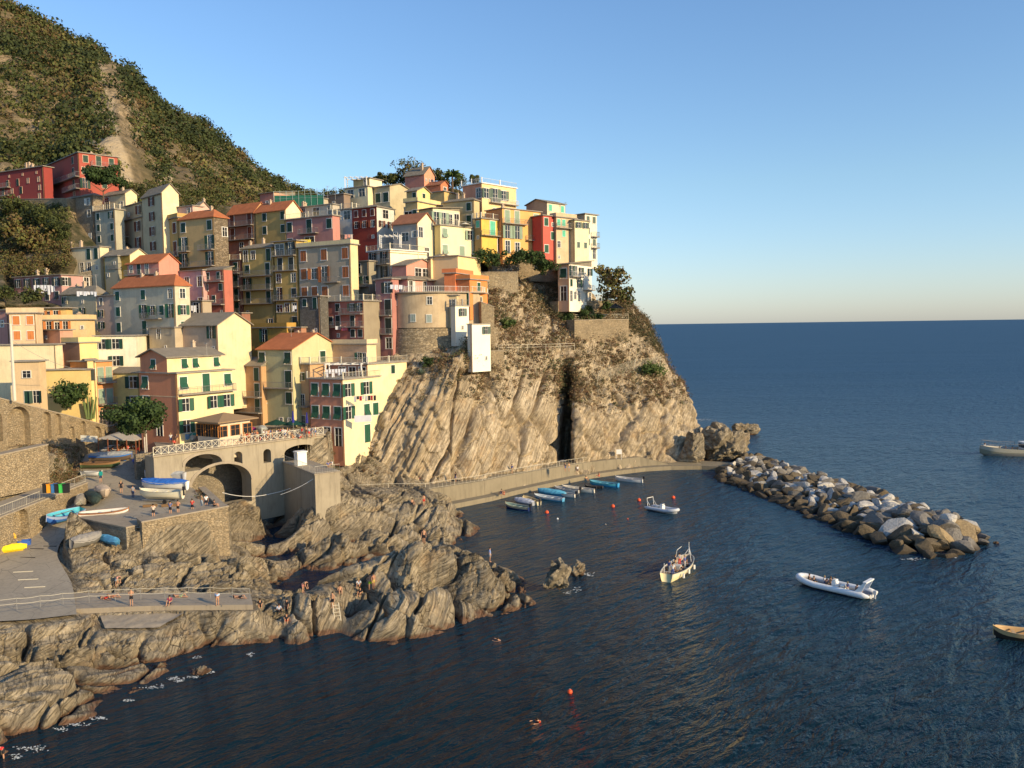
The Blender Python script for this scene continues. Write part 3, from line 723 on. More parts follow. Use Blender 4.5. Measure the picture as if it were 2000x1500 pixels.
HP = [  # (px, py, z)
    # front waterline
    (-130, 1560, 0), (-40, 1500, 0), (20, 1478, 0), (60, 1455, 0), (130, 1425, 0), (200, 1400, 0), (250, 1362, 0), (300, 1335, 0), (340, 1308, 0), (384, 1283, 0), (440, 1278, 0), (489, 1275, 0),
    (570, 1253, 0), (620, 1242, 0), (660, 1232, 0), (708, 1217, 0), (780, 1202, 0), (840, 1196, 0), (900, 1187, 0), (972, 1166, 0), (1012, 1150, 0), (1010, 1120, 0),
    # out at sea
    (60, 1520, -3), (250, 1440, -3), (400, 1350, -3), (550, 1310, -3), (700, 1270, -3), (850, 1240, -3), (980, 1210, -3), (1080, 1150, -3), (1060, 1060, -3), (-100, 1640, -3), (1150, 1250, -4), (600, 1500, -5), (960, 1330, -5), (1150, 1100, -4),
    # front mass
    (0, 1440, 0.7), (80, 1400, 0.9), (0, 1380, 1.5), (100, 1330, 1.9), (180, 1330, 1.2), (0, 1290, 2.6), (80, 1260, 2.8), (160, 1250, 2.1), (200, 1280, 1.4), (260, 1270, 1.5), (330, 1240, 1.7), (370, 1220, 1.9), (240, 1310, .9), (330, 1275, 1.0),
    (0, 1225, 2.9), (100, 1215, 2.9), (200, 1225, 2.5), (300, 1215, 2.3), (390, 1205, 2.4), (-100, 1300, 2.8), (-120, 1400, 1.8), (400, 1255, 1.0), (230, 1245, 2.0), (130, 1290, 2.2), (40, 1340, 2.0),
    (420, 1240, 1.2), (440, 1215, 2.1), (480, 1205, 2.3), (520, 1225, 1.5), (560, 1205, 2.3), (600, 1190, 2.4), (640, 1190, 2.0), (600, 1220, 1.3), (500, 1250, .8), (560, 1232, 1.0),
    (0, 1185, 3.0), (150, 1180, 3.0), (300, 1172, 2.9), (480, 1165, 2.8),
    # bathing rocks and ridge
    (570, 1165, 2.8), (600, 1150, 2.9), (640, 1140, 3.0), (660, 1160, 2.8), (700, 1165, 2.9), (720, 1190, 1.8), (740, 1150, 3.3), (690, 1110, 3.6), (730, 1108, 3.6), (780, 1140, 3.9), (800, 1100, 5.4),
    (845, 1064, 6.6), (860, 1120, 4.4), (830, 1150, 3.2), (800, 1170, 2.2), (900, 1080, 5.0), (905, 1110, 4.2), (930, 1062, 6.2), (950, 1075, 5.9), (960, 1110, 4.2), (930, 1150, 2.0), (880, 1160, 1.9), (975, 1130, 2.4), (985, 1118, 1.8), (1000, 1135, 1.2),
    (875, 1100, 3.1),
    # back of ridge and channel
    (560, 1125, -2.2), (620, 1112, -2.6), (690, 1102, -2.6), (760, 1098, -2.6), (830, 1090, -2.4), (560, 1178, -1.8), (620, 1172, -2.2), (680, 1160, -2.4), (760, 1135, -2.4), (820, 1112, -2.2), (900, 1052, -2.5), (960, 1050, -3), (545, 1140, 0.4), (520, 1185, 2.2),
    (545, 1068, -2.2), (470, 1042, -2.2), (560, 1090, -2.4), (445, 1030, -1.6), (510, 1045, -2.2), (560, 1050, -1.6), (440, 1050, -1.8),
    # boulder 440..555
    (450, 1120, 3.0), (490, 1105, 3.2), (530, 1105, 2.3), (552, 1112, .5), (480, 1068, 2.2), (520, 1066, 1.3), (450, 1085, 2.4), (500, 1140, 2.0),
    # rocks below boat yard wall
    (130, 1110, 4.2), (180, 1090, 4.7), (230, 1075, 5.0), (271, 1078, 4.6), (310, 1080, 4.5), (350, 1084, 4.0), (400, 1094, 3.0), (432, 1102, 2.2), (300, 1030, 4.0), (380, 1028, 3.4), (425, 1040, 2.0), (200, 1130, 3.7), (260, 1120, 3.7), (320, 1115, 3.6), (360, 1130, 3.3), (420, 1130, 3.2), (160, 1160, 3.1), (260, 1150, 3.1), (330, 1150, 2.9), (400, 1150, 2.8),
    (200, 1050, 5.5), (240, 1055, 5.3),
    # mid rocks
    (570, 1095, 0), (600, 1093, 0), (640, 1100, 0), (700, 1096, 0), (760, 1092, 0), (820, 1085, 0), (880, 1065, 0), (918, 1045, 0), (925, 1025, 0), (900, 998, 0), (880, 992, 0.3),
    (590, 1060, 2.4), (570, 1040, 2.2), (600, 1020, 3.8), (560, 1010, 2.6), (650, 1075, 2.0), (640, 1030, 4.4), (680, 1050, 3.2), (700, 990, 4.6), (680, 970, 5.0), (740, 955, 5.4), (720, 1020, 3.5), (770, 1045, 2.6), (790, 1000, 4.4), (800, 970, 4.4), (830, 1055, 2.1), (850, 1010, 3.8), (870, 1030, 2.4),
    (880, 1000, 2.6), (830, 985, 4.2), (860, 985, 3.4), (905, 1025, 1.0), (800, 948, 4.2), (870, 965, 3.6), (720, 942, 4.4), (660, 962, 4.6), (940, 1000, -2), (960, 1040, -2.5), (1000, 985, -2.5), (905, 982, .2), (1080, 980, -3), (1200, 960, -3), (1000, 1080, -3.5),
    # creek under the bridge
    (400, 985, 5.0), (440, 990, 4.6), (480, 990, 4.4), (500, 985, 4.4), (440, 1012, 3.2), (490, 1012, 2.8), (520, 1005, 2.0), (440, 1024, .2), (480, 1026, .2), (520, 1028, .0), (560, 1000, 1.8), (590, 990, 3.4), (616, 982, 5.4), (640, 975, 5.8),
    (650, 912, 7.4), (690, 908, 7.2), (700, 875, 9.6), (650, 930, 5.4), (690, 925, 5.0),
    # left bank above the slipway
    (-150, 1000, 12), (0, 955, 11.2), (60, 947, 11.2), (97, 937, 11.3), (125, 930, 11.6), (150, 915, 12.0), (160, 895, 12.0), (130, 900, 12.6), (0, 880, 14.0), (100, 868, 13.6), (180, 868, 12.2), (0, 830, 15.5), (100, 830, 15), (-100, 880, 14.5), (-150, 940, 13),
    (0, 975, 11.0), (80, 968, 10.8), (140, 955, 10.6), (0, 1040, 7.3), (-100, 1060, 7.5), (60, 1020, 7.3),
    (225, 850, 13.0), (225, 870, 12.0), (-150, 1180, 3.7), (-150, 1250, 3),
]
def build_shore():
    pts = np.array([tuple(gz(x, y, z)) for x, y, z in HP])
    fit = tps_fit(pts[:, :2] / 20.0, pts[:, 2], 4e-3)
    nu, nv = 900, 560
    ks = np.linspace(-0.80, 0.13, nu); ys = np.exp(np.linspace(np.log(50.0), np.log(160.0), nv))
    X = (ys[:, None] * ks[None, :]); Y = np.repeat(ys[:, None], nu, 1)
    Q = np.stack([X.ravel(), Y.ravel()], 1)
    # evaluate coarse, then interpolate
    cu, cv = 180, 112
    kc = np.linspace(-0.80, 0.13, cu); yc = np.exp(np.linspace(np.log(50.0), np.log(160.0), cv))
    Qc = np.stack([(yc[:, None] * kc[None, :]).ravel(), np.repeat(yc, cu)], 1)
    Zc = tps_eval(fit, Qc / 20.0).reshape(cv, cu)
    fu = np.linspace(0, cu - 1.001, nu); fv = np.linspace(0, cv - 1.001, nv); iu = fu.astype(int); iv = fv.astype(int); au = (fu - iu)[None]; av = (fv - iv)[:, None]
    Z = (Zc[iv][:, iu] * (1 - au) * (1 - av) + Zc[iv][:, iu + 1] * au * (1 - av) + Zc[iv + 1][:, iu] * (1 - au) * av + Zc[iv + 1][:, iu + 1] * au * av).ravel()
    Z = np.clip(Z, -6, 22)
    P = np.stack([Q[:, 0], Q[:, 1], Z], 1)
    wv = np.stack([fbm(P / 5, 3, 60), fbm(P / 5, 3, 61), fbm(P / 5, 3, 62)], 1)
    PW = P + wv * 1.3
    # paved zones stay smooth and a little below the paving
    from mathutils.kdtree import KDTree
    flatm = np.zeros(len(P)); target = np.zeros(len(P)); near = np.full(len(P), 9.0)
    for net, drop in ((RG, .35), (PG, .35), (PLG, .5), (APG, .25)):
        g = net.reshape(-1, 3); kd = KDTree(len(g))
        for i, q in enumerate(g): kd.insert((q[0], q[1], 0), i)
        kd.balance(); lo = g.min(0) - 4; hi = g.max(0) + 4
        idx = np.where((P[:, 0] > lo[0]) & (P[:, 0] < hi[0]) & (P[:, 1] > lo[1]) & (P[:, 1] < hi[1]))[0]
        XY = P[idx, :2].tolist(); f = kd.find
        res = [f((x, y, 0))[1:] for x, y in XY]
        j = np.array([r[0] for r in res]); dm = np.array([r[1] for r in res])
        wgt = 1 - sstep(.45, 1.0, dm); use = wgt > flatm[idx]
        flatm[idx[use]] = wgt[use]; target[idx[use]] = g[j[use], 2] - drop
        near[idx] = np.minimum(near[idx], dm)
    # hollow under the square behind the bridge front
    ba = np.array(gz(300, 893, 13.0)); bb = np.array(gz(632, 850, 13.0)); dd = (bb - ba)[:2]; LL = np.linalg.norm(dd); dd = dd / LL; nn = np.array([-dd[1], dd[0]])
    sx = (P[:, :2] - ba[:2]) @ dd; sy = (P[:, :2] - ba[:2]) @ nn
    inb = (sx > 3) & (sx < LL + 1) & (sy > .2) & (sy < 30)
    creek = 1.5 + .28 * np.clip(sy, 0, 16)
    P[:, 2] = np.where(inb, np.minimum(P[:, 2], creek), P[:, 2])
    flatm = np.where(inb & (flatm > 0), 0, flatm)
    # low ground behind the arcaded wall
    wa = np.array(at(-140, 800, 100)); wb = np.array(at(226, 850, 134)); dd = (wb - wa)[:2]; LL = np.linalg.norm(dd); dd = dd / LL; nn = np.array([-dd[1], dd[0]])
    sx = (P[:, :2] - wa[:2]) @ dd; sy = (P[:, :2] - wa[:2]) @ nn
    P[:, 2] = np.where((sy > .8) & (sx < LL + 4), np.minimum(P[:, 2], 10.5), P[:, 2])
    A, cA = voro(np.stack([PW[:, 0] / 7.0 - PW[:, 2] * .05, PW[:, 1] / 5.2, PW[:, 2] / 9], 1), 71)
    B, cB = voro(np.stack([PW[:, 0] / 1.9, PW[:, 1] / 1.6, PW[:, 2] / 2.5], 1), 72)
    bed = (0.60, 0.30, -0.74)
    C3, cC = voro(np.stack([PW[:, 0] / 10 + 3, PW[:, 1] / 8, PW[:, 2] / 30], 1), 77)
    d = 1.5 * (cA - .5) - 2.3 * np.exp(-(A / .05) ** 2) - 1.8 * np.exp(-(C3 / .04) ** 2) + .32 * (cB - .5) * sstep(.3, .7, cA) - .55 * np.exp(-(B / .05) ** 2) * sstep(.5, .6, cC)
    bed2 = (-.33, .55, .77); wl = 1 - sstep(-30, -22, P[:, 0]); PB = P + wv * .8
    lay = lambda th, sd, sh: layers(PB, bed2, th, sd, sh) * wl + layers(PB, bed, th, sd, sh) * (1 - wl)
    d += 1.3 * (lay(1.9, 73, .92) - .5) + .65 * (lay(.7, 74, .9) - .5) + .3 * (lay(.26, 78, .85) - .5) + .22 * fbm(P / 1.0, 4, 75) + .8 * fbm(P / 8, 3, 76)
    amp = 0.85 * (0.35 + .65 * sstep(-1.0, 2.0, Z)) * (1 - .35 * sstep(85, 130, P[:, 1]))
    d *= amp * (.25 + .75 * sstep(.5, 4.0, near))
    P[:, 2] += d * .8
    P[:, 0] += d * .30; P[:, 1] -= d * .28
    P[:, 2] = P[:, 2] * (1 - flatm) + target * flatm
    me = mesh_np('shore_rocks', P, grid_faces(nv, nu), M_rock_f)
    tag(obj('shore_rocks', me), 'grey brown layered coastal rocks with deep cracks along the water', kind='structure')
    return fit
SFIT = build_shore()

# ------------------------------------------------------------------ windows, shutters, balconies
SH = {'g': (0.015, 0.050, 0.034), 'b': (0.13, 0.035, 0.02), 'o': (0.36, 0.12, 0.04), 't': (0.12, 0.50, 0.33), 'l': (0.25, 0.33, 0.24),
      'G': (0.02, 0.085, 0.05), 'w': (0.55, 0.55, 0.5), 'k': (0.03, 0.04, 0.035), 'a': (0.55, 0.20, 0.06), 's': (0.28, 0.33, 0.30), 'd': (0.10, 0.14, 0.11)}
def shmat(k): return flat(SH[k], 0.6, 'shutter_paint', var=.2)
_wm = {}
def frame_mesh(w_, h_, door=False, white=True):
    key = ('f', w_, h_, white)
    if key in _wm: return _wm[key]
    b = MB(); t = .11; hw = w_ / 2
    b.box(-hw - t, -hw, -.07, .0, 0, h_); b.box(hw, hw + t, -.07, .0, 0, h_)
    b.box(-hw - t, hw + t, -.075, .0, h_, h_ + t)
    if not door: b.box(-hw - t - .04, hw + t + .04, -.13, .0, -.09, 0)
    s_ = .035
    b.box(-s_, s_, -.045, 0, 0, h_); b.box(-hw, -hw + s_ * 1.4, -.045, 0, 0, h_); b.box(hw - s_ * 1.4, hw, -.045, 0, 0, h_)
    b.box(-hw + .05, -s_, -.04, 0, h_ * .6, h_ * .6 + .04); b.box(s_, hw - .05, -.04, 0, h_ * .6, h_ * .6 + .04)
    _wm[key] = b.mesh('window_frame', None); return _wm[key]
def pane_mesh(w_, h_):
    key = ('p', w_, h_)
    if key not in _wm:
        b = MB(); b.box(-w_ / 2, w_ / 2, -.012, 0.0, 0, h_); _wm[key] = b.mesh('pane', M_glass)
    return _wm[key]
def shutter_mesh(w_, h_, kind):
    key = ('s', w_, h_, kind)
    if key in _wm: return _wm[key]
    b = MB(); e = .06
    def leaf(z0, z1):
        b.box(0, e, -.045, 0, z0, z1); b.box(w_ - e, w_, -.045, 0, z0, z1); b.box(e, w_ - e, -.045, 0, z0, z0 + e); b.box(e, w_ - e, -.045, 0, z1 - e, z1)
        n = max(3, int((z1 - z0) / .22))
        for i in range(n):
            a = z0 + e + (z1 - z0 - 2 * e) * i / n; c = z0 + e + (z1 - z0 - 2 * e) * (i + 1) / n
            b.add([(e, -.035, a), (w_ - e, -.035, a), (w_ - e, -.008, c), (e, -.008, c)], [(0, 1, 2, 3)])
    if kind == 'prop':
        leaf(h_ * .5, h_)
        k = len(b.V); leaf(0, h_ * .5)
        ang = .55
        for i in range(k, len(b.V)):
            x, y, z = b.V[i]; dz = z - h_ * .5
            b.V[i] = (x, y * math.cos(ang) + dz * math.sin(ang) , h_ * .5 + dz * math.cos(ang))
    else: leaf(0, h_)
    _wm[key] = b.mesh('shutter', None); return _wm[key]
M_fr_w = flat((0.72, 0.68, 0.60), 0.7, 'window_surround')
M_fr_p = flat((0.60, 0.42, 0.30), 0.7, 'warm_surround')
def with_mat(o, mt):
    if len(o.data.materials) == 0: o.data.materials.append(None)
    o.material_slots[0].link = 'OBJECT'; o.material_slots[0].material = mt
    return o
def window(root, M, x, z, typ, sc, shk, fr=None):
    """M carries the wall's frame: x along it, -y outwards"""
    if typ == '.': return
    door = typ in 'COD'
    wd, ht = (1.12, 1.62)
    if typ in 's': wd, ht = .6, .75
    if door: wd, ht = 1.15, 2.35
    if typ == 'G': wd, ht = 2.2, 2.1
    if typ == 'A': wd, ht = 1.2, 2.1
    if typ == 'W': wd, ht = 1.5, 1.3
    T = M @ Matrix.Translation((x, 0, z)) @ Matrix.Diagonal((sc, 1, sc, 1))
    fm_ = frame_mesh(wd, ht, door or typ in 'AG')
    o = obj('door' if door or typ == 'A' else 'window', fm_, root, M=T); with_mat(o, fr or M_fr_w)
    closed = typ in 'cCp'
    if not closed: obj('pane', pane_mesh(wd, ht), o)
    if typ in 'cCpoO':
        half = wd / 2
        if typ == 'p':
            s1 = shutter_mesh(half, ht, 'prop')
            for q in (-half, 0): with_mat(obj('shutter', s1, o, loc=(q, -.05, 0)), shmat(shk))
        elif closed:
            s1 = shutter_mesh(half, ht, 'flat')
            for q in (-half, 0): with_mat(obj('shutter', s1, o, loc=(q, -.05, 0)), shmat(shk))
        else:
            s1 = shutter_mesh(half, ht, 'flat'); a = rng.uniform(.05, .45)
            with_mat(obj('shutter', s1, o, loc=(half + .02, -.10, 0), rot=(0, 0, -a)), shmat(shk))
            b_ = rng.uniform(.05, .45)
            with_mat(obj('shutter', s1, o, M=Matrix.Translation((-half - .02, -.10, 0)) @ Matrix.Rotation(b_, 4, 'Z') @ Matrix.Translation((-half, 0, 0))), shmat(shk))
    return o
def railing_mb(b, pts, h=1.0, step=.17, r=.018, post=1.6, mi=0):
    for p, q in zip(pts[:-1], pts[1:]):
        p = Vector(p); q = Vector(q); L = (q - p).length; n = max(1, int(L / step))
        b.bar(p + Vector((0, 0, h)), q + Vector((0, 0, h)), r * 1.5, 4, mi); b.bar(p + Vector((0, 0, .1)), q + Vector((0, 0, .1)), r, 4, mi)
        for i in range(n + 1):
            c = p.lerp(q, i / n); b.bar(c, c + Vector((0, 0, h)), r * (1.6 if i % 8 == 0 else .62), 3, mi)
def balcony(root, M, x0, x1, z, dep=.95, railmat=None):
    b = MB(); b.box(x0, x1, -dep, -.004, z - .16, z - .02)
    o = b.build('balcony', M_slab, root, M=M)
    c = MB(); railing_mb(c, [(x0 + .04, -.03, z - .02), (x0 + .04, -dep + .05, z - .02), (x1 - .04, -dep + .05, z - .02), (x1 - .04, -.03, z - .02)])
    c.build('railing', railmat or M_metal, o)
    return o
def facade(root, M, width, ztop, zbot, rows, shk, fr=None, railmat=None, nrows=None):
    if not rows: return
    n = nrows or len(rows); h = (ztop - zbot) / n
    for i, row in enumerate(rows):
        sp = row.split('/'); chars = sp[0]; m_ = len(chars)
        zf = ztop - (i + 1) * h                     # floor of this storey
        sc = min(1.3, max(.45, h / 2.8)); slot = width / m_
        sc = min(sc, max(.4, slot / 1.55))
        for j, ch in enumerate(chars):
            if ch in '. ': continue
            x = (j + .5) * slot
            z = zf + (.08 * h if ch in 'CODA' else (.26 * h if ch != 'G' else .1 * h))
            hgt = {'C': 2.35, 'O': 2.35, 'D': 2.35, 'A': 2.1, 's': .75, 'G': 2.1}.get(ch, 1.62)
            s2 = min(sc, h * .86 / hgt)
            window(root, M, x, z, ch, s2, shk, fr)
        if len(sp) > 1:
            for seg in sp[1:]:
                a, b_ = [(10 if c == 'x' else int(c)) / 10 for c in seg[:2]]
                balcony(root, M, max(.05, a * width), b_ * width - .05, zf + .06 * h, railmat=railmat)

def house(label, xl, xc, xr, yt, yb, ang, wall, roof='flat', L=(), Rr=(), sh='g', D=None, wallR=None, base=7.0, mat=None, matR=None, cat='house', name='house',
          root=None, over=.35, peak=1.6, rmat=None, fr=None, rail=None, chim=0, dirt=.5, dlim=11.0, para=0, nL=None, nR=None, band=None, rise=None, join=False):
    global LASTC
    """one building seen on its near corner: pixels give the corner's place, real metres the rest"""
    if 30 <= ang <= 37: ang -= 5      # fronts that only just catch the low sun
    if D is None: D = Dt(xc, yb) - .6
    a = R(ang); u = Vector((-math.cos(a), math.sin(a), 0)); v = Vector((math.sin(a), math.cos(a), 0))
    if join:      # the facade goes on from the last house's corner
        k_, _ = ray(xc, (yt + yb) / 2); t_ = (k_ * LASTC.y - LASTC.x) / (-u.x + k_ * u.y); D = LASTC.y - u.y * t_
    c0 = at(xc, yb, D); LASTC = c0.copy(); ctop = at(xc, yt, D); H_ = ctop.z - c0.z
    ym = (yt + yb) / 2
    def solve(px, d):
        k, _ = ray(px, ym); den = d.x - k * d.y
        if abs(den) < .02: return dlim
        t = (k * c0.y - c0.x) / den
        return t
    WL = solve(xl, u) if xl < xc - 1 else 6.0
    WR = solve(xr, v) if xr > xc + 1 else 6.0
    if WL < 0 or WL > 40: WL = 6
    if WR < 0 or WR > dlim: WR = min(dlim, max(3, abs(WR))) if WR > 0 else 7
    WL = max(WL, 1.2); WR = max(WR, 1.0) if xr > xc + 9 else max(WR, 2.2)
    Mb = Matrix.Translation(c0) @ Matrix.Rotation(-a, 4, 'Z')
    if root is None:
        root = bpy.data.objects.new(name, None); COL.objects.link(root); root.empty_display_size = .5
        root.matrix_basis = Mb; root['_M'] = 0
        tag(root, label, cat); HROOT[root.name] = Mb
        T = Matrix.Identity(4)
    else: T = HROOT[root.name].inverted() @ Mb
    wm = mat or plaster(wall, dirt); wmR = matR or (plaster(wallR, dirt) if wallR else wm)  # wallR is often a paler tone, putting the sunlit side into the plaster
    b = MB(); z0 = -base; z1 = H_
    V = [(-WL, 0, z0), (0, 0, z0), (0, WR, z0), (-WL, WR, z0), (-WL, 0, z1), (0, 0, z1), (0, WR, z1), (-WL, WR, z1)]
    pk = peak if rise is None else rise
    if roof == 'gl':      # ridge parallel to the left face, gable on the right face
        V += [(-WL, WR / 2, z1 + pk), (0, WR / 2, z1 + pk)]
        b.add(V, [(0, 1, 5, 4), (3, 7, 6, 2), (0, 3, 2, 1)], 0); b.add(V, [(0, 4, 8, 7, 3)], 0); b.add(V, [(1, 2, 6, 9, 5)], 1)
    elif roof == 'gr':
        V += [(-WL / 2, 0, z1 + pk), (-WL / 2, WR, z1 + pk)]
        b.add(V, [(0, 1, 5, 8, 4), (3, 7, 9, 6, 2), (0, 3, 2, 1), (0, 4, 7, 3)], 0); b.add(V, [(1, 2, 6, 5)], 1)
    else:
        b.add(V, [(0, 1, 5, 4), (3, 7, 6, 2), (0, 3, 2, 1), (0, 4, 7, 3), (4, 5, 6, 7)], 0); b.add(V, [(1, 2, 6, 5)], 1)
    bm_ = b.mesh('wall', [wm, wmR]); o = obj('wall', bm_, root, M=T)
    rm = rmat or (M_slate if roof in ('gl', 'gr', 'hip', 'shed') else M_slab)
    rb = MB(); ov = over; th = .16
    def slabquad(pts):
        up_ = [tuple(Vector(p) + Vector((0, 0, th))) for p in pts]
        rb.add(list(pts) + up_, [tuple(reversed(range(len(pts)))), tuple(range(len(pts), 2 * len(pts)))] + [(i, (i + 1) % len(pts), len(pts) + (i + 1) % len(pts), len(pts) + i) for i in range(len(pts))])
    e = .012
    if roof == 'gl':
        s_ = pk / (WR / 2); dz = ov * s_
        slabquad([(-WL - ov, -ov, z1 - dz + e), (ov, -ov, z1 - dz + e), (ov, WR / 2, z1 + pk + e), (-WL - ov, WR / 2, z1 + pk + e)])
        slabquad([(-WL - ov, WR / 2, z1 + pk + e), (ov, WR / 2, z1 + pk + e), (ov, WR + ov, z1 - dz + e), (-WL - ov, WR + ov, z1 - dz + e)])
    elif roof == 'gr':
        s_ = pk / (WL / 2); dz = ov * s_
        slabquad([(ov, -ov, z1 - dz + e), (ov, WR + ov, z1 - dz + e), (-WL / 2, WR + ov, z1 + pk + e), (-WL / 2, -ov, z1 + pk + e)])
        slabquad([(-WL / 2, -ov, z1 + pk + e), (-WL / 2, WR + ov, z1 + pk + e), (-WL - ov, WR + ov, z1 - dz + e), (-WL - ov, -ov, z1 - dz + e)])
    elif roof == 'hip':
        A = [(-WL - ov, -ov, z1 + e), (ov, -ov, z1 + e), (ov, WR + ov, z1 + e), (-WL - ov, WR + ov, z1 + e)]
        if WL > WR: r1, r2 = (-WL + WR / 2, WR / 2, z1 + pk), (-WR / 2, WR / 2, z1 + pk)
        else: r1 = r2 = (-WL / 2, WR / 2, z1 + pk)
        A2 = [(x, y, z + th) for x, y, z in A]; r1 = (r1[0], r1[1], r1[2] + th); r2 = (r2[0], r2[1], r2[2] + th)
        rb.add(A + A2 + [r1, r2], [(3, 2, 1, 0), (0, 1, 5, 4), (1, 2, 6, 5), (2, 3, 7, 6), (3, 0, 4, 7), (4, 5, 9, 8), (5, 6, 9), (6, 7, 8, 9), (7, 4, 8)])
    elif roof == 'shed':
        slabquad([(-WL - ov, -ov, z1 + e), (ov, -ov, z1 + e), (ov, WR + ov, z1 + e + pk), (-WL - ov, WR + ov, z1 + e + pk)])
        rb.add([(-WL, 0, z1), (-WL, WR, z1), (-WL, WR, z1 + pk), (0, 0, z1), (0, WR, z1), (0, WR, z1 + pk)], [(0, 2, 1), (3, 4, 5)])
    else:
        rb.box(-WL - ov, ov, -ov, WR + ov, z1 + e, z1 + e + .18)
    ro = rb.build('roof', rm, root, M=T)
    if roof == 'flat' and para:
        if para == 1:      # low walls round a terrace
            q = MB(); t_ = .16; hh = .75; zz = z1 + .19
            q.box(-WL - ov + .02, ov - .02, -ov + .02, -ov + .02 + t_, zz, zz + hh); q.box(ov - .02 - t_, ov - .02, -ov + .03 + t_, WR, zz, zz + hh)
            q.build('parapet', wmR if wallR else wm, root, M=T)
        else:
            q = MB(); zz = z1 + .19
            railing_mb(q, [(-WL - ov + .1, -ov + .1, zz), (ov - .1, -ov + .1, zz), (ov - .1, WR, zz)], 1.0)
            for px_, py_ in ((-WL - ov + .1, -ov + .1), (ov - .1, -ov + .1), (ov - .1, WR / 2), (-WL / 2, -ov + .1)): q.box(px_ - .1, px_ + .1, py_ - .1, py_ + .1, zz, zz + 1.15)
            q.build('railing', rail or M_wrail, root, M=T)
    for i in range(chim):
        cx, cy = -WL * rng.uniform(.15, .85), WR * rng.uniform(.25, .75)
        zc = z1 + (pk * .55 if roof in ('gl', 'gr', 'hip', 'shed') else .1); q = MB(); hc = rng.uniform(.9, 1.5)
        q.box(cx - .25, cx + .25, cy - .25, cy + .25, zc - .5, zc + hc); q.box(cx - .33, cx + .33, cy - .33, cy + .33, zc + hc, zc + hc + .1)
        q.box(cx - .14, cx + .14, cy - .14, cy + .14, zc + hc + .1, zc + hc + .35)
        q.build('chimney', plaster((.5, .4, .3)), root, M=T)
    if band:
        q = MB(); zz = z1 * band[0]; q.box(-WL, .02, -.03, -.002, zz, zz + .14); q.box(.002, .03, 0, WR, zz, zz + .14); q.build('string_course', plaster(band[1]), root, M=T)
    if L: facade(root, T @ Matrix.Translation((-WL, 0, 0)), WL, H_, 0, L, sh, fr, rail, nL)
    if Rr: facade(root, T @ Matrix.Rotation(R(90), 4, 'Z'), WR, H_, 0, Rr, sh, fr, rail, nR)
    # downpipe at the corner
    if H_ > 7:
        q = MB(); q.bar((-.25, -.06, -2), (-.25, -.06, H_ - .1), .05, 5); q.build('downpipe', M_wood, root, M=T)
    root_dims[root.name] = (WL, WR, H_, T)
    return root
HROOT = {}; root_dims = {}

RED = (0.38, 0.095, 0.07); SALM = (0.60, 0.24, 0.15); PINK = (0.55, 0.28, 0.24); LPINK = (0.66, 0.44, 0.38); CREAM = (0.68, 0.60, 0.42); OCHRE = (0.56, 0.38, 0.14)
YEL = (0.74, 0.60, 0.30); BEIGE = (0.50, 0.42, 0.29); GREY = (0.36, 0.34, 0.29); WHT = (0.75, 0.71, 0.60); ORG = (0.70, 0.30, 0.10); LYEL = (0.78, 0.69, 0.46); GRN = (0.45, 0.45, 0.27)
PCH = (0.70, 0.48, 0.30); BRN = (0.34, 0.17, 0.12); DRED = (0.26, 0.05, 0.035)

# ---- upper left
r1 = house('long dark red building standing highest on the left, under the terraced hill', 88, 158, 231, 298, 392, 44, RED, 'flat', ['c.c', 'C.C/0x', 'c.C/6x', 's.D'], ['cCc/3x', 'c.c.', 'O.c.', '....'], fr=M_fr_p, chim=2, name='house', D=193, dirt=.35)
house('', -70, 88, 96, 325, 390, 31, (0.30, 0.06, 0.055), 'flat', ['ssssss', 'w.wwCCww/46', 'w.w.CwC.w/46', '.s.A.A.w'], [], root=r1, D=196.5, fr=M_fr_p, chim=3, dirt=.3)  # deeper red puts the shade of this wing into its wall
house('weathered grey stone house, four storeys, at the left end of the upper row', 128, 186, 194, 382, 474, 36, (0.33, 0.29, 0.22), 'hip', ['o.o', 'o.w', '...', 'c.c'], ['..'], sh='w', peak=.7, mat=masonry((0.36, 0.30, 0.22), 2.6, .25), chim=0, D=190)
house('grey green house with a roof terrace right of the weathered stone house', 187, 228, 234, 409, 498, 36, (0.42, 0.42, 0.34), 'flat', ['c.o', 'c.c', 'c.c', 's.s'], [], para=2, join=True)
house('small cream house with a gable behind the roof terrace, below the red building', 188, 246, 268, 377, 410, 35, LYEL, 'gl', ['.D.s'], ['.'], peak=1.0, chim=1, D=192)
house('beige house with red brown shutters and small balconies in the upper left row', 226, 281, 286, 424, 492, 44, BEIGE, 'flat', ['O.o/05', 'o.O/6x'], ['.'], sh='b', para=0, join=True)
house('small stepped back beige attic house with a flat dark roof', 227, 277, 281, 396, 424, 44, (0.60, .48, .30), 'flat', ['..s.o'], [], sh='b', D=186)
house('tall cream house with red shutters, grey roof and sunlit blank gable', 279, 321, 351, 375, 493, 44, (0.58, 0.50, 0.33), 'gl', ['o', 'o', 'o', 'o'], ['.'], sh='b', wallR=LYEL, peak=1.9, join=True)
house('pink flat roofed house with laundry terrace behind the tall cream house', 303, 377, 396, 402, 425, 36, LPINK, 'flat', ['w.D.w'], [], D=178)
house('pale pink house end with a small gable and white chimney under the hill', 380, 386, 410, 405, 428, 36, LPINK, 'gl', ['.'], ['.'], D=190, peak=1.4, chim=1)
house('ochre house with brown red shutters and one balcony', 304, 351, 357, 425, 502, 44, OCHRE, 'flat', ['o.c', 'c.C/6x'], [], sh='b', para=1, base=9, D=176)
house('ochre yellow house with red tiled hip roof and four balconied windows', 351, 421, 446, 424, 520, 35, (0.60, 0.42, 0.19), 'hip', ['c..c', 'O..O/03/6x', 'O..O/0x'], ['.w', '..'], rmat=M_tile, peak=1.8, matR=masonry((0.25, 0.20, 0.14)), chim=1, join=True, base=4)
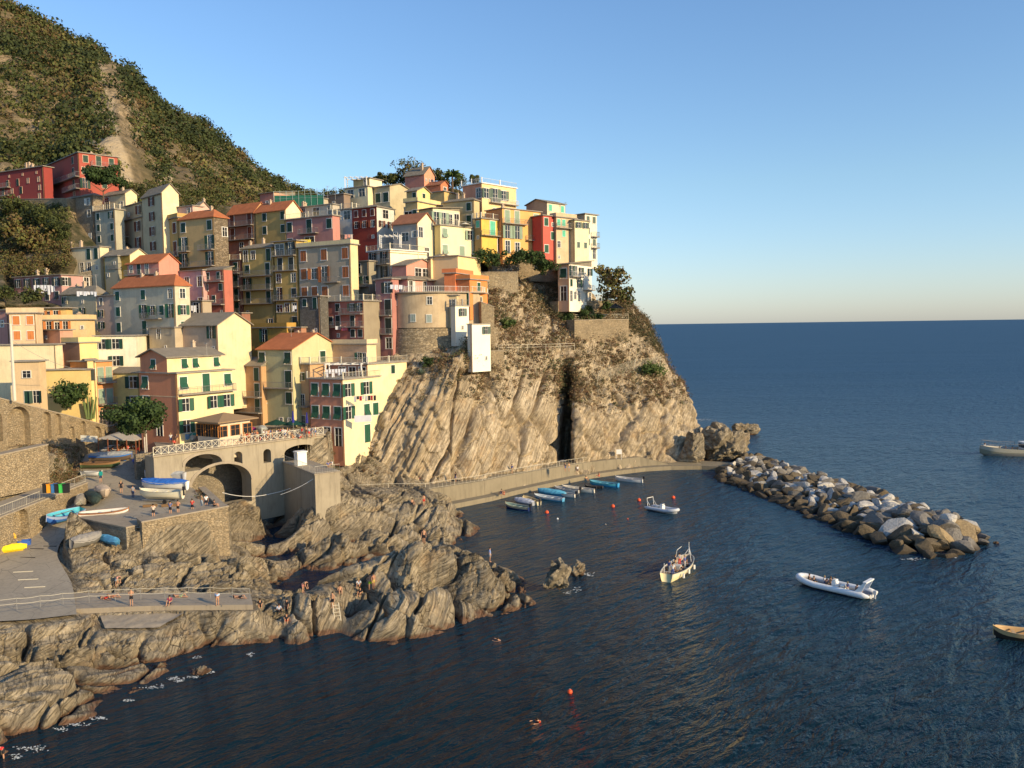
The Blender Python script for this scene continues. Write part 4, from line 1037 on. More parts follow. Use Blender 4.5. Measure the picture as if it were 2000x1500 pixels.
house('low cream house with arched doorways at the left edge of the village', 96, 197, 205, 482, 532, 30, CREAM, 'flat', ['c.c..CC', 's.s.AAs'], [], chim=2, para=0, D=175)
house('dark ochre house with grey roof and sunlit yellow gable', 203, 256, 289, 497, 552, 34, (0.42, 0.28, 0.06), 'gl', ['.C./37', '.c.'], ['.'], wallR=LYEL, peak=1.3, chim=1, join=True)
house('salmon pink house with red roof and long balcony', 249, 312, 350, 511, 560, 34, (0.66, 0.28, 0.22), 'gl', ['wCD./0x', 'w.pw'], ['.s.'], rmat=M_tile, peak=1.7, chim=0, join=True)
house('long low house, half ochre half pink, with white sheets drying under its windows', 28, 122, 176, 537, 592, 32, (0.46, 0.24, 0.22), 'flat', ['ooooo', 'p..cp'], ['o..D', '....'], sh='k', wallR=(0.48, .30, .28), chim=2, rmat=M_slate, D=161)
r2 = house('grey cream house with slate roof and white laundry on its terrace', 121, 190, 194, 574, 642, 34, (0.50, 0.46, 0.33), 'hip', ['o.s.', 'o.o.', '....'], [], sh='g', peak=1.5, chim=3, D=155.5)
house('', 190, 227, 231, 577, 648, 34, (0.58, 0.42, 0.33), 'flat', ['w.', 'o.', 'o.'], [], root=r2, D=153)
house('pale grey house with red hip roof, green shutters and planted terrace', 223, 345, 372, 558, 655, 36, (0.55, 0.52, 0.40), 'hip', ['c..c..w', 'c..OocO/58', 'c..C.../5x'], ['w', 'o', 'c'], sh='G', rmat=M_tile, peak=2.0, chim=2, join=True)
# ---- lower left, in full sun
house('peach house with arched orange shutters at the left edge', 20, 76, 84, 612, 700, -14, (0.72, 0.55, 0.36), 'flat', ['cc', 'cc', 'cc'], [], sh='a', para=1, D=135)
house('dusky pink house at the very left edge beside the orange shutters', -60, 21, 26, 606, 692, 30, PINK, 'flat', ['..s', '...'], ['.'], D=136)
house('cream terrace house with striped canopy and grid parapet', 72, 170, 186, 625, 672, -8, (0.72, 0.55, 0.30), 'flat', ['.OwO.s', '......'], [], sh='a', para=1, chim=2, D=142)
house('small ochre penthouse under a flat canopy on the cream terrace house', 76, 130, 142, 602, 628, -5, (0.70, 0.50, 0.2), 'flat', ['OwO.'], [], sh='a', over=.7, D=144)
house('flat roofed brown pink house beside the white house', 64, 119, 128, 645, 690, 36, (0.52, 0.30, 0.22), 'flat', ['.s.', '...'], [], D=137)
house('yellow house with glazed loggia at the left edge, behind the electric mast', -60, 115, 120, 673, 770, -6, LYEL, 'flat', ['.......', '....W..', '....C..'], [], sh='g', D=131)
house('white gabled house with dark green shutters in full sun', 186, 268, 292, 656, 722, -12, (0.80, 0.76, 0.60), 'flat', ['oo.', '.o.'], ['.'], sh='g', peak=.8, D=139)
house('blank walled yellow house with one wall shaded to brown, left of the white house', 94, 157, 200, 670, 712, 36, (0.36, 0.22, 0.15), 'flat', ['.s..'], ['....'], wallR=(0.74, 0.60, 0.28), para=1, D=135)  # brown left wall carries its shade in the colour
r3 = house('wide plain yellow house with roof terrace above the arched stone wall', 80, 176, 190, 722, 800, -8, (0.72, 0.56, 0.24), 'flat', [], [], para=0, dirt=.3, D=130)
house('', 176, 193, 222, 704, 830, -30, (0.74, 0.62, 0.30), 'flat', ['C', '.', '.'], [], root=r3, D=131.5, sh='k')
house('narrow orange house with two balconies over the stone wall', 190, 193, 222, 707, 835, 30, ORG, 'flat', ['.'], ['CC/0x', 'CC/0x', 'DD/0x'], sh='l', wallR=(0.66, 0.30, 0.12), fr=M_fr_p, D=131.6)
house('yellow house corner with curtain door and green shutters above the wall', 28, 80, 84, 706, 790, -6, (0.66, 0.50, 0.30), 'flat', ['.W.', '.CO'], [], sh='g', D=121.5)
house('yellow house with dark green shutters squeezed behind the plane tree', 222, 278, 290, 729, 845, 8, (0.66, 0.54, 0.22), 'shed', ['.o', '.o', '.c'], [], sh='g', peak=.8, D=135)
# ---- salmon and yellow house by the square
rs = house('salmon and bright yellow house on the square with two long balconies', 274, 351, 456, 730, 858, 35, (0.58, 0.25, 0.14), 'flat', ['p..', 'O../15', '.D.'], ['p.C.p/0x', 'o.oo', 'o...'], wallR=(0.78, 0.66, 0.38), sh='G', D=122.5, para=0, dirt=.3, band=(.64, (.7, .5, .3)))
house('', 274, 327, 432, 697, 730, 35, (0.58, 0.25, 0.14), 'gr', ['.p.'], ['.pp.p'], wallR=(0.78, 0.66, 0.39), root=rs, D=123.3, sh='G', peak=1.1, base=.2, over=.5, chim=1)
ra = house('tan awning roofed restaurant annex with orange window frames', 386, 429, 489, 826, 858, 36, (0.66, 0.55, 0.42), 'hip', ['GGG'], ['G.G.G'], D=118.8, sh='a', peak=1.0, over=.9, rmat=flat((0.30, 0.20, 0.11), .8, 'awning_cloth'), cat='restaurant', name='restaurant', fr=flat((0.50, 0.20, 0.05), .6, 'orange_frame'), base=3)
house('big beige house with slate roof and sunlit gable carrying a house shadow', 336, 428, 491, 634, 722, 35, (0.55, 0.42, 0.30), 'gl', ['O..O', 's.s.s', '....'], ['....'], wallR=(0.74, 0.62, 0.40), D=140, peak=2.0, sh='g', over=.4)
house('small grey rendered annex with blue grey roof left of the beige house', 292, 343, 350, 640, 688, 34, (0.46, 0.40, 0.30), 'flat', ['.D..', '..s.'], [], D=143)
house('mustard house strip behind the red roofed green house', 492, 562, 580, 640, 700, 35, (0.45, 0.28, 0.07), 'flat', ['.O..', '.o..'], ['..'], D=154, para=1)
house('pale green house with red tiled roof at the back of the square', 506, 575, 665, 682, 838, 34, GRN, 'gl', ['p..p', 'C..C/0x', 'c..c', 'D.ss'], ['..c.', '.G.D', '....', '....'], rmat=M_tile, wallR=(0.54, 0.52, 0.31), D=141, peak=2.6, chim=2, dlim=17)
house('low peach house with mauve roof left of the pale green house', 440, 514, 518, 716, 838, 35, (0.50, 0.32, 0.17), 'shed', ['D..C', '...C/2x', '...C/2x', '....'], [], D=143, peak=1.4, sh='g')
house('narrow peach house between the green house and the pink one', 575, 609, 640, 712, 838, 35, (0.55, 0.36, 0.20), 'flat', ['.o.', '.D./0x', '.D.'], [], D=141.5, para=2)
rp = house('pink and cream house with laundry standing against the cliff foot', 606, 673, 742, 742, 876, 35, (0.58, 0.27, 0.18), 'flat', ['ppp', 'ppp', 'sDD'], ['o.o.', 'o.pc', '..C.'], wallR=(0.80, 0.68, 0.44), sh='G', D=136, para=2, dirt=.35, base=3, chim=0)
house('', 622, 720, 797, 712, 800, 35, (0.46, 0.25, 0.18), 'flat', ['..DDD', '....'], ['..c.', '....', '....'], wallR=(0.80, 0.70, 0.44), root=rp, D=141.5, para=2, base=4)
house('small peach roof house above the pink and cream house terraces', 649, 717, 735, 673, 712, 35, (0.60, 0.40, 0.27), 'flat', ['.....oD'], ['.'], wallR=(0.76, 0.60, 0.38), D=146, para=1)
# ---- the tall shaded row
house('pale pink house with rounded flat roof and dark doors', 324, 399, 404, 528, 612, 36, (0.56, 0.36, 0.35), 'flat', ['.D.w.w', 'w.D..w'], [], sh='k', D=166.5)
house('dull red house with long balcony between pale pink and brown houses', 397, 440, 446, 527, 618, 34, (0.46, 0.16, 0.12), 'shed', ['cc/0x', 'c.c', 'wc./0x', 's.s'], [], peak=.8, sh='g', D=165)
house('narrow brown pink house with four stacked balconies', 434, 474, 476, 508, 640, 34, (0.42, 0.18, 0.13), 'flat', ['.p/3x', '.C/3x', '.C/3x', '.C/3x', '.s'], [], para=2, sh='g', D=175)
house('tall yellow ochre house with three stacked balconies in shade', 475, 537, 542, 483, 648, 34, (0.52, 0.38, 0.14), 'hip', ['Dw.C', 'p.C/0x', 'O.C/0x', 'C.C/0x', 's...', 'w..D'], [], peak=.9, chim=2, sh='g', join=True)
house('tall narrow yellow house topped by a glazed terrace', 538, 584, 590, 470, 645, 34, (0.54, 0.38, 0.13), 'flat', ['GO/0x', 'CC/0x', 'w.w', 'O.c/0x', 'Www', '..C'], [], sh='k', over=.5, join=True)
house('grey beige house with rust orange shutters and a laundry balcony', 584, 687, 700, 477, 588, 34, (0.42, 0.36, 0.27), 'flat', ['c.c.c', 'coO.c/58', 'ccc.c'], ['..', '..', '..'], wallR=(0.70, 0.60, 0.36), sh='o', para=1, join=True)
house('small bare grey stone house squeezed under the orange shuttered one', 586, 627, 632, 579, 655, 34, (0.2, 0.19, 0.17), 'flat', ['cC', '..', '.s'], [], mat=masonry((0.17, 0.16, 0.14), 2.6, .3), D=152.5)
house('pink and ochre house with laundry balconies left of the round bastion', 626, 712, 742, 588, 690, 34, (0.47, 0.17, 0.13), 'flat', ['c.c.oo/5x', '.cC.C./3x', '..s.cc', '......'], ['....'], wallR=(0.30, 0.26, 0.19), para=2, sh='k', D=152.5)
house('narrow dusky pink house with balconies beside the round bastion', 735, 768, 775, 545, 690, 34, (0.42, 0.20, 0.18), 'flat', ['.o', '.C/0x', '.C/0x', '.w'], [], sh='k', D=156)
# ---- upper middle
house('brown pink house with red tiled roof and two long balconies', 446, 498, 524, 413, 494, 36, (0.40, 0.19, 0.13), 'gl', ['C.C/0x', 'C.C/0x', '.w.'], ['..'], rmat=M_tile, wallR=(0.66, 0.48, 0.25), peak=2.2, sh='b', dlim=9, D=186)
house('yellow house with red tiled roof and white sunlit gable', 500, 560, 588, 408, 486, 36, (0.53, 0.38, 0.14), 'gl', ['.c..c', '.c..c', '.....'], ['..'], rmat=M_tile, wallR=(0.78, 0.70, 0.50), peak=2.0, D=177, chim=1, dlim=9, join=True)
house('dusky rose house with green shutters and one balcony in the upper row', 560, 651, 657, 421, 486, 35, (0.50, 0.24, 0.21), 'flat', ['c..C..c/37', 'c..G...'], [], para=2, D=178, join=True)
house('white and grey rooftop storey over the dusky rose house', 574, 650, 658, 399, 421, 35, (0.55, 0.50, 0.42), 'flat', ['.D.G.D'], [], chim=2, D=181)
house('white house with glazed terrace beside the dark red house', 650, 689, 694, 408, 472, 35, (0.60, 0.60, 0.56), 'flat', ['GG', '..', '..'], [], para=2, D=178, join=True)
house('dark red house with brown shutters in the upper row', 688, 737, 770, 404, 470, 36, DRED, 'hip', ['ccc', 'ooo', '..s'], ['G', 'oo', '..'], wallR=(0.60, 0.60, 0.54), sh='b', peak=.9, D=178, join=True)
house('light yellow rooftop house with white pergola on the skyline', 674, 719, 746, 364, 404, 36, LYEL, 'flat', ['GG', '..'], ['.'], D=193, sh='k')
rk = house('small cream tower house beside the skyline pergola', 690, 722, 746, 348, 366, 36, (0.50, 0.42, 0.22), 'flat', ['.D'], ['.'], D=196, wallR=(0.78, 0.72, 0.52))
house('grey cream house with carport roof behind the trees of the skyline', 731, 762, 800, 363, 404, 36, (0.50, 0.45, 0.30), 'gl', ['cc'], ['.'], D=192, peak=.9)
house('salmon chapel like house highest on the skyline with three small windows', 791, 829, 849, 339, 376, 36, (0.52, 0.23, 0.18), 'gl', ['.'], ['sss', '...'], wallR=(0.70, 0.33, 0.22), D=200, peak=1.9, chim=1, dlim=8)
house('low orange shed roofed house right of the skyline chapel like house', 834, 861, 877, 360, 386, 36, (0.60, 0.22, 0.12), 'gl', ['..'], ['w'], rmat=M_tile2, D=198, peak=1.0)
ry = house('yellow house with roof terrace under the salmon skyline house', 792, 816, 864, 394, 436, 36, (0.52, 0.40, 0.20), 'flat', ['Gc'], ['....'], wallR=(0.78, 0.64, 0.32), D=180, para=1)
house('', 794, 815, 840, 372, 394, 36, (0.50, 0.38, 0.18), 'gl', ['.c'], ['c'], wallR=(0.78, 0.62, 0.28), D=183, root=ry, peak=1.0, base=.4)
house('ochre cream house with long roof between skyline and yellow terraces', 840, 868, 893, 374, 400, 36, (0.58, 0.44, 0.2), 'flat', ['..'], ['...'], D=190)
house('beige house with slate roof and dark green shutters right of the yellow terraces', 866, 927, 934, 391, 470, 35, (0.56, 0.47, 0.27), 'hip', ['s.c', '..C', '...'], ['.'], D=181, peak=.7, chim=2)
house('glazed cream penthouse with long veranda', 818, 846, 898, 407, 443, 44, (0.60, 0.50, 0.28), 'shed', ['..'], ['OOwD/0x'], wallR=(0.80, 0.72, 0.48), D=175, peak=.8, sh='l', over=.5)
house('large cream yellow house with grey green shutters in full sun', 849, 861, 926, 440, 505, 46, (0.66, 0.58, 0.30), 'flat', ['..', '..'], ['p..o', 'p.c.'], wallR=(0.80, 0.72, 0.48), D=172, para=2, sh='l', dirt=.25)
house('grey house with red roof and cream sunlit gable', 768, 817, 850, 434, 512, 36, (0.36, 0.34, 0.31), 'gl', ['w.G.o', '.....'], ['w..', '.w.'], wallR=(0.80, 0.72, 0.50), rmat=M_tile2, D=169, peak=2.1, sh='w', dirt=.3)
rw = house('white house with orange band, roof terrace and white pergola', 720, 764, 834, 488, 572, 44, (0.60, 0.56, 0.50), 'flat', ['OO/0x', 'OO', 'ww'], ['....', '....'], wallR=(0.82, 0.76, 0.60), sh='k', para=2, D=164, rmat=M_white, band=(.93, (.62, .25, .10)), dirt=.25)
house('dark green shuttered grey house in the shadow gap beside the beige house', 690, 722, 728, 510, 585, 35, (0.30, 0.28, 0.22), 'flat', ['G.', 'oo/0x', '..'], [], D=164, sh='g')
rk2 = house('rose house with stone roof and glazed gable over the round bastion', 735, 796, 871, 546, 600, 36, (0.52, 0.25, 0.23), 'hip', ['o..s', '....'], ['O.D.c', '.....'], peak=1.8, over=.6, sh='w', wallR=(0.60, 0.33, 0.27), D=158, base=2.0)
house('', 766, 794, 853, 518, 545, 36, (0.48, 0.23, 0.20), 'gl', ['..'], ['.GG.'], D=160, root=rk2, peak=1.4, wallR=(0.62, 0.30, 0.24), sh='w', fr=M_white)
house('blank cream orange terrace house in full sun above the orange houses', 840, 895, 939, 500, 560, 30, (0.78, 0.56, 0.32), 'flat', ['....'], ['...'], D=163, wallR=(0.80, 0.64, 0.34), dirt=.25, base=2.0)
house('low cream gabled roof with sunlit end beside the orange houses', 838, 842, 892, 506, 540, 44, (0.70, 0.50, 0.3), 'gl', ['.'], ['...'], D=165, wallR=(0.80, 0.64, 0.38), peak=1.1, base=2.0)
house('orange red house with balcony on the cliff edge', 868, 890, 922, 534, 592, 20, (0.68, 0.22, 0.09), 'flat', ['.'], ['.'], D=159.5, para=1, base=2.0)
house('orange house end with green shutters beside the cliff scrub', 886, 918, 952, 546, 604, 34, (0.66, 0.22, 0.08), 'flat', ['.C'], ['c', 'G'], D=158.5, wallR=(0.74, 0.27, 0.09), sh='G', para=1, dlim=8, base=2.0)
# ---- top right
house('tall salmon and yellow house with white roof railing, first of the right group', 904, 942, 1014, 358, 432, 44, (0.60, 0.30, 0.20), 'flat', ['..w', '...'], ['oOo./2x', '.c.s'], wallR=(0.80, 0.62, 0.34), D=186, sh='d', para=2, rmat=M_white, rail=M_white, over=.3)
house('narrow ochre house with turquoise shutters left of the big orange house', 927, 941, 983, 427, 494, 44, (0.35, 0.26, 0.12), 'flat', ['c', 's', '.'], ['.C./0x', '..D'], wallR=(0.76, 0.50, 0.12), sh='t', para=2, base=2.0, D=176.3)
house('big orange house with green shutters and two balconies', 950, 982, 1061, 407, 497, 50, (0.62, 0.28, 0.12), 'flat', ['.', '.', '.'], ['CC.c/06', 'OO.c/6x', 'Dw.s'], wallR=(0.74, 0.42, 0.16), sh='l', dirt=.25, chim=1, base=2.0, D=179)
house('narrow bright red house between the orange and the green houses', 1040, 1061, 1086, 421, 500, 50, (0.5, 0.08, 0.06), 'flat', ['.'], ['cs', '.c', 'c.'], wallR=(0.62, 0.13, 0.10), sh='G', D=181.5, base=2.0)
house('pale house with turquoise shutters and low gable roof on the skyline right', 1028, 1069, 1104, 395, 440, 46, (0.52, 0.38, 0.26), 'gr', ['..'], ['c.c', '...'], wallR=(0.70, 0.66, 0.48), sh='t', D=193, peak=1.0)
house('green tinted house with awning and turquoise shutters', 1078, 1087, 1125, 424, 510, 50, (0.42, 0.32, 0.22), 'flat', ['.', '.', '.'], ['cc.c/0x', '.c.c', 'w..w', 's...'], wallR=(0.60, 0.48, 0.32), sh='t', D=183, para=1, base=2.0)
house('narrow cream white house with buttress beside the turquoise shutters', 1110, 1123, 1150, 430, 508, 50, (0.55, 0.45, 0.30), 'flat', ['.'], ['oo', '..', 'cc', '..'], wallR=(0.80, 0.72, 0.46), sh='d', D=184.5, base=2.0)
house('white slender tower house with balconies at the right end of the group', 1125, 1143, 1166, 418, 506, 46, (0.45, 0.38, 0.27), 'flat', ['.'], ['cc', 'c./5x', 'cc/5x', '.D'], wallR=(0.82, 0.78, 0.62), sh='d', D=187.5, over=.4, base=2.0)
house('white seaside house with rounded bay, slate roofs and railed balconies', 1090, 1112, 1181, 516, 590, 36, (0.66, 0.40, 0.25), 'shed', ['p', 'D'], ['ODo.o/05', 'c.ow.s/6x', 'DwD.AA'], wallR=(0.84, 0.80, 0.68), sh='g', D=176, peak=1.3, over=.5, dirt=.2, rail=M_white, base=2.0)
# ---- skyline left of centre
house('salmon house with sloping roof on the skyline behind green scaffold nets', 508, 536, 577, 376, 408, 36, (0.48, 0.22, 0.17), 'shed', ['s'], ['.'], wallR=(0.68, 0.38, 0.26), D=194, peak=1.1)
house('low grey flat house with dark terrace left of the yellow skyline house', 632, 672, 680, 379, 406, 36, (0.26, 0.20, 0.16), 'flat', ['.s.'], [], D=192)
house('low white roofed house behind the scaffold', 575, 632, 640, 388, 408, 35, (0.50, 0.46, 0.38), 'flat', ['..'], [], D=193, para=0)

house('low brown rendered house front under the dull red and brown pink houses', 378, 474, 478, 612, 668, 33, (0.30, 0.15, 0.11), 'flat', ['s.s..s', '......'], [], sh='k', D=162)
house('low shaded cream house between the red hip roof and the dull red house', 372, 398, 402, 588, 660, 33, (0.40, 0.34, 0.26), 'flat', ['D', '.'], [], D=160)
house('small shaded green grey house below the weathered stone house', 205, 232, 236, 500, 545, 33, (0.34, 0.33, 0.25), 'flat', ['.s', 's.'], [], D=171)
house('narrow pinkish block filling the gap beside the glazed terrace house', 575, 590, 600, 640, 700, 33, (0.40, 0.22, 0.15), 'flat', ['s'], [], D=153)
# ------------------------------------------------------------------ finding the ground
bpy.context.view_layer.update()
GROUND = [bpy.data.objects[n] for n in ('shore_rocks', 'cliff', 'slipway', 'square', 'village_ground', 'hill', 'bathing_platform', 'concrete_apron')]
CAMP = Vector((0, 0, CAMH))
def hit(px, py, names=None):
    kx, kz = ray(px, py); d = Vector((kx, 1, kz)).normalized(); best = None
    for o in (GROUND if names is None else [bpy.data.objects[n] for n in names]):
        ok, loc, nrm, _ = o.ray_cast(CAMP, d)
        if ok and (best is None or (loc - CAMP).length < (best - CAMP).length): best = loc.copy()
    return best if best is not None else gz(px, py, 0)
def ground(x, y, names=('shore_rocks', 'slipway', 'square'), top=40):
    z = -50
    for n in names:
        ok, loc, _, _ = bpy.data.objects[n].ray_cast(Vector((x, y, top)), Vector((0, 0, -1)))
        if ok: z = max(z, loc.z)
    return z

AUX = bpy.data.scenes.new('workbench')       # a scratch scene, removed at the end
def baked(o):
    vl = AUX.view_layers[0]; vl.update()
    return bpy.data.meshes.new_from_object(o.evaluated_get(vl.depsgraph))
def cut(me, cutters):
    """carves openings into a mesh and returns the carved mesh"""
    o = bpy.data.objects.new('tmp', me); AUX.collection.objects.link(o); tmp = []
    for c in cutters:
        k = bpy.data.objects.new('tmpc', c); AUX.collection.objects.link(k); tmp.append(k)
        md = o.modifiers.new('b', 'BOOLEAN'); md.operation = 'DIFFERENCE'; md.object = k; md.solver = 'EXACT'
    out = baked(o)
    for k in tmp + [o]: bpy.data.objects.remove(k)
    out.name = 'wall'
    return out
def arch_prism(x0, x1, z0, z1, y0, y1, flat=.5):
    """opening with an arched head: springing at z1 - rise"""
    w_ = (x1 - x0) / 2; rise = w_ * flat; n = 12; P = [(x0, z0), (x1, z0)]
    for i in range(n + 1):
        t = math.pi * i / n; P.append((x0 + w_ + w_ * math.cos(t), z1 - rise + rise * math.sin(t)))
    m_ = len(P)
    V = [(x, y0, z) for x, z in P] + [(x, y1, z) for x, z in P]
    return mesh('c', V, [tuple(range(m_)), tuple(range(m_, 2 * m_))[::-1]] + [(i, m_ + i, m_ + (i + 1) % m_, (i + 1) % m_) for i in range(m_)])
def wall_frame(a, b):
    """matrix whose x runs a->b on plan, -y faces the viewer"""
    d = Vector((b.x - a.x, b.y - a.y, 0)); L = d.length; d.normalize()
    return Matrix.Translation((a.x, a.y, 0)) @ Matrix.Rotation(math.atan2(d.y, d.x), 4, 'Z'), L
def along(M, L, px, py):
    """where the sight line through a pixel meets the wall's face: (x, z)"""
    Mi = M.inverted(); o = Mi @ CAMP; kx, kz = ray(px, py); d = Mi.to_3x3() @ Vector((kx, 1, kz)); t = -o.y / d.y; p = o + d * t
    return p.x, p.z
def panel(root_name, label, cat, a, b, topL, topR, bot, thick, mat, openings=(), depth=None, coping=True, segs=1, out=0):
    M, L = wall_frame(a, b)
    M = M @ Matrix.Translation((0, -out, 0))
    V = [(0, 0, bot), (L, 0, bot), (L, thick, bot), (0, thick, bot), (0, 0, topL), (L, 0, topR), (L, thick, topR), (0, thick, topL)]
    me = mesh('wall', V, [(0, 3, 2, 1), (4, 5, 6, 7), (0, 1, 5, 4), (1, 2, 6, 5), (2, 3, 7, 6), (3, 0, 4, 7)])
    cs = []
    for (x0, y0, x1, y1, fl, dp) in openings:      # pixels: left, top, right, bottom
        xa, zt = along(M, L, x0, y0); xb, _ = along(M, L, x1, y0); _, zb = along(M, L, (x0 + x1) / 2, y1)
        cs.append(arch_prism(min(xa, xb), max(xa, xb), min(zb, zt - .3), zt, -1, dp, fl))
    if cs: me = cut(me, cs)
    me.materials.clear(); me.materials.append(mat)
    r = bpy.data.objects.new(root_name, None); COL.objects.link(r); r.matrix_basis = M; tag(r, label, cat)
    obj('masonry', me, r)
    if coping:
        q = MB(); e = .06
        q.add([(-e, -e, topL + .004), (L + e, -e, topR + .004), (L + e, thick + e, topR + .004), (-e, thick + e, topL + .004), (-e, -e, topL + .16), (L + e, -e, topR + .16), (L + e, thick + e, topR + .16), (-e, thick + e, topL + .16)],
              [(0, 3, 2, 1), (4, 5, 6, 7), (0, 1, 5, 4), (1, 2, 6, 5), (2, 3, 7, 6), (3, 0, 4, 7)]); q.build('coping', M_conc, r)
    return r, M, L
# ---- arcaded wall at the left
a = at(-140, 800, 100); b = at(226, 850, 134)
_, zt0 = along(*wall_frame(a, b), -140, 742); _, zt1 = along(*wall_frame(a, b), 226, 836)
panel('stone_wall', 'long rising rubble wall with a row of arched recesses at the left', 'wall', a, b, zt0, zt1, 9, 1.6, M_stone,
      [(12, 797, 57, 872, .9, .9), (81, 806, 99, 858, .9, .6), (106, 809, 119, 850, .9, .5), (134, 834, 145, 858, .9, .4), (154, 824, 168, 858, .9, .5), (181, 835, 198, 866, .9, .5), (208, 843, 222, 870, .9, .5), (-40, 800, 3, 866, .9, .9)])
a = at(-160, 960, 93); b = at(97, 940, 109)
_, z0_ = along(*wall_frame(a, b), -100, 915); _, z1_ = along(*wall_frame(a, b), 97, 869)
panel('stone_wall', 'plain rubble retaining wall ending at the rocks, below the arcaded wall', 'wall', a, b, z0_, z1_, 9.5, 1.5, M_stone)
a = gz(-120, 1120, 5.5); b = gz(172, 960, 8.6)
_, z0_ = along(*wall_frame(a, b), 0, 1012); _, z1_ = along(*wall_frame(a, b), 165, 946)
k = (z1_ - z0_) / 1.0
Mx, Lx = wall_frame(a, b); x0_, _ = along(Mx, Lx, 0, 1012); x1_, _ = along(Mx, Lx, 165, 946); sl = (z1_ - z0_) / (x1_ - x0_)
rw_, MW, LW = panel('stone_wall', 'rubble wall with one deep arch beside the slipway, under the bins', 'wall', a, b, z0_ - sl * x0_, z0_ + sl * (Lx - x0_), 3.5, 1.2, M_stone, [(24, 999, 55, 1050, .9, 1.0)])
q = MB(); railing_mb(q, [(0, .3, z0_ - sl * x0_ + .16), (LW, .3, z0_ + sl * (Lx - x0_) + .16)], 1.05, .3, .02)
rr = q.build('metal_railing', M_wrail, M=MW); tag(rr, 'pale metal railing along the path above the slipway wall', 'railing')
q = MB(); q.add([(0, 1.2, z0_ - sl * x0_), (LW, 1.2, z0_ + sl * (Lx - x0_)), (LW, 5, z0_ + sl * (Lx - x0_)), (0, 6, z0_ - sl * x0_)], [(0, 1, 2, 3)])
tag(q.build('upper_path', M_pave, M=MW), 'narrow path behind the railing above the slipway', kind='structure')

# ---- boat yard retaining wall
A_ = gz(176, 1008, 7.3); B_ = gz(271, 1027, 7.25); C_ = gz(438, 995, 7.75)
panel('retaining_wall', 'shaded end of the boat yard wall behind the blue canoe', 'wall', A_, B_, 7.35, 7.3, 2.5, 2.4, M_stone_d, out=1.6)  # darker stone holds the shade of this end in its colour
panel('retaining_wall', 'tall sunlit rubble wall carrying the boat yard above the rocks', 'wall', B_, C_, 7.9, 8.35, 1.0, 2.4, M_stone, out=1.6)
D_ = gz(400, 958, 8.0)
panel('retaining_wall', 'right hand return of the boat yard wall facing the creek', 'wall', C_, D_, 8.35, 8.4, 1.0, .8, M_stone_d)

# ---- the bridge
a = gz(300, 893, 13.0); b = gz(632, 850, 13.0)
Mbz, Lb = wall_frame(a, b)
me_ops = [(372, 915, 490, 990, .62, 7.0), (360, 892, 433, 917, .5, 5.0), (457, 883, 473, 910, .9, 3.0), (514, 878, 529, 904, .9, 3.0), (555, 873, 618, 915, .35, 4.0)]
rb_, _, _ = panel('bridge', 'stained concrete bridge with a big arch over the creek under the square', 'bridge', a, b, 13.0, 13.0, 1.5, 2.6, M_conc_d, me_ops, coping=False)
q = MB(); q.box(.5, Lb - .3, 6.5, 7.1, 1.5, 12.7); q.build('vault_dark_fill', M_stone_d, rb_)  # dark backing added so the arches read as deep shade
q = MB(); q.box(-.2, Lb + .2, -.25, .35, 13.0, 13.22); q.build('deck_edge', M_conc, rb_)
def arch_rim(px0, py0, px1, py1, fl):
    x0, zt = along(Mbz, Lb, px0, py0); x1, _ = along(Mbz, Lb, px1, py0); _, zb = along(Mbz, Lb, (px0 + px1) / 2, py1); w_ = (x1 - x0) / 2; rs_ = w_ * fl
    P = []
    for i in range(15):
        t = math.pi * i / 14; P.append(((x0 + w_ + w_ * math.cos(t)), zt - rs_ + rs_ * math.sin(t)))
    o_ = [((x - x0 - w_) * (1 + .35 / w_) + x0 + w_, z + .35 * (1 if 0 < i < 14 else 0)) for i, (x, z) in enumerate(P)]
    q = MB()
    for i in range(14):
        V = [(P[i][0], -.10, P[i][1]), (P[i + 1][0], -.10, P[i + 1][1]), (o_[i + 1][0], -.10, o_[i + 1][1]), (o_[i][0], -.10, o_[i][1])]
        V += [(x, -.003, z) for x, _, z in V]
        q.add(V, [(0, 1, 2, 3), (4, 7, 6, 5), (0, 4, 5, 1), (1, 5, 6, 2), (2, 6, 7, 3), (3, 7, 4, 0)])
    q.build('arch_ring', M_conc, rb_)
arch_rim(372, 915, 490, 990, .62); arch_rim(360, 892, 433, 917, .5)
# railing of crossed bars
n = 26; q = MB()
pts = []
kk = [(262, 905, 12.2), (282, 899, 12.6), (300, 893, 13.2)]
for i in range(n + 1): pts.append(Mbz @ Vector((Lb * i / n, .05, 13.22)))
for i in range(n):
    p, r_ = pts[i], pts[i + 1]; up1 = Vector((0, 0, 1.1))
    q.bar(p, p + up1, .06, 4); q.bar(p + up1, r_ + up1, .05, 4); q.bar(p + Vector((0, 0, .1)), r_ + Vector((0, 0, .1)), .04, 4)
    q.bar(p + Vector((0, 0, .1)), r_ + up1, .035, 4); q.bar(p + up1, r_ + Vector((0, 0, .1)), .035, 4)
q.bar(pts[-1], pts[-1] + Vector((0, 0, 1.1)), .06, 4)
tag(q.build('bridge_railing', M_wrail), 'pale railing of crossed bars along the edge of the square', 'railing')

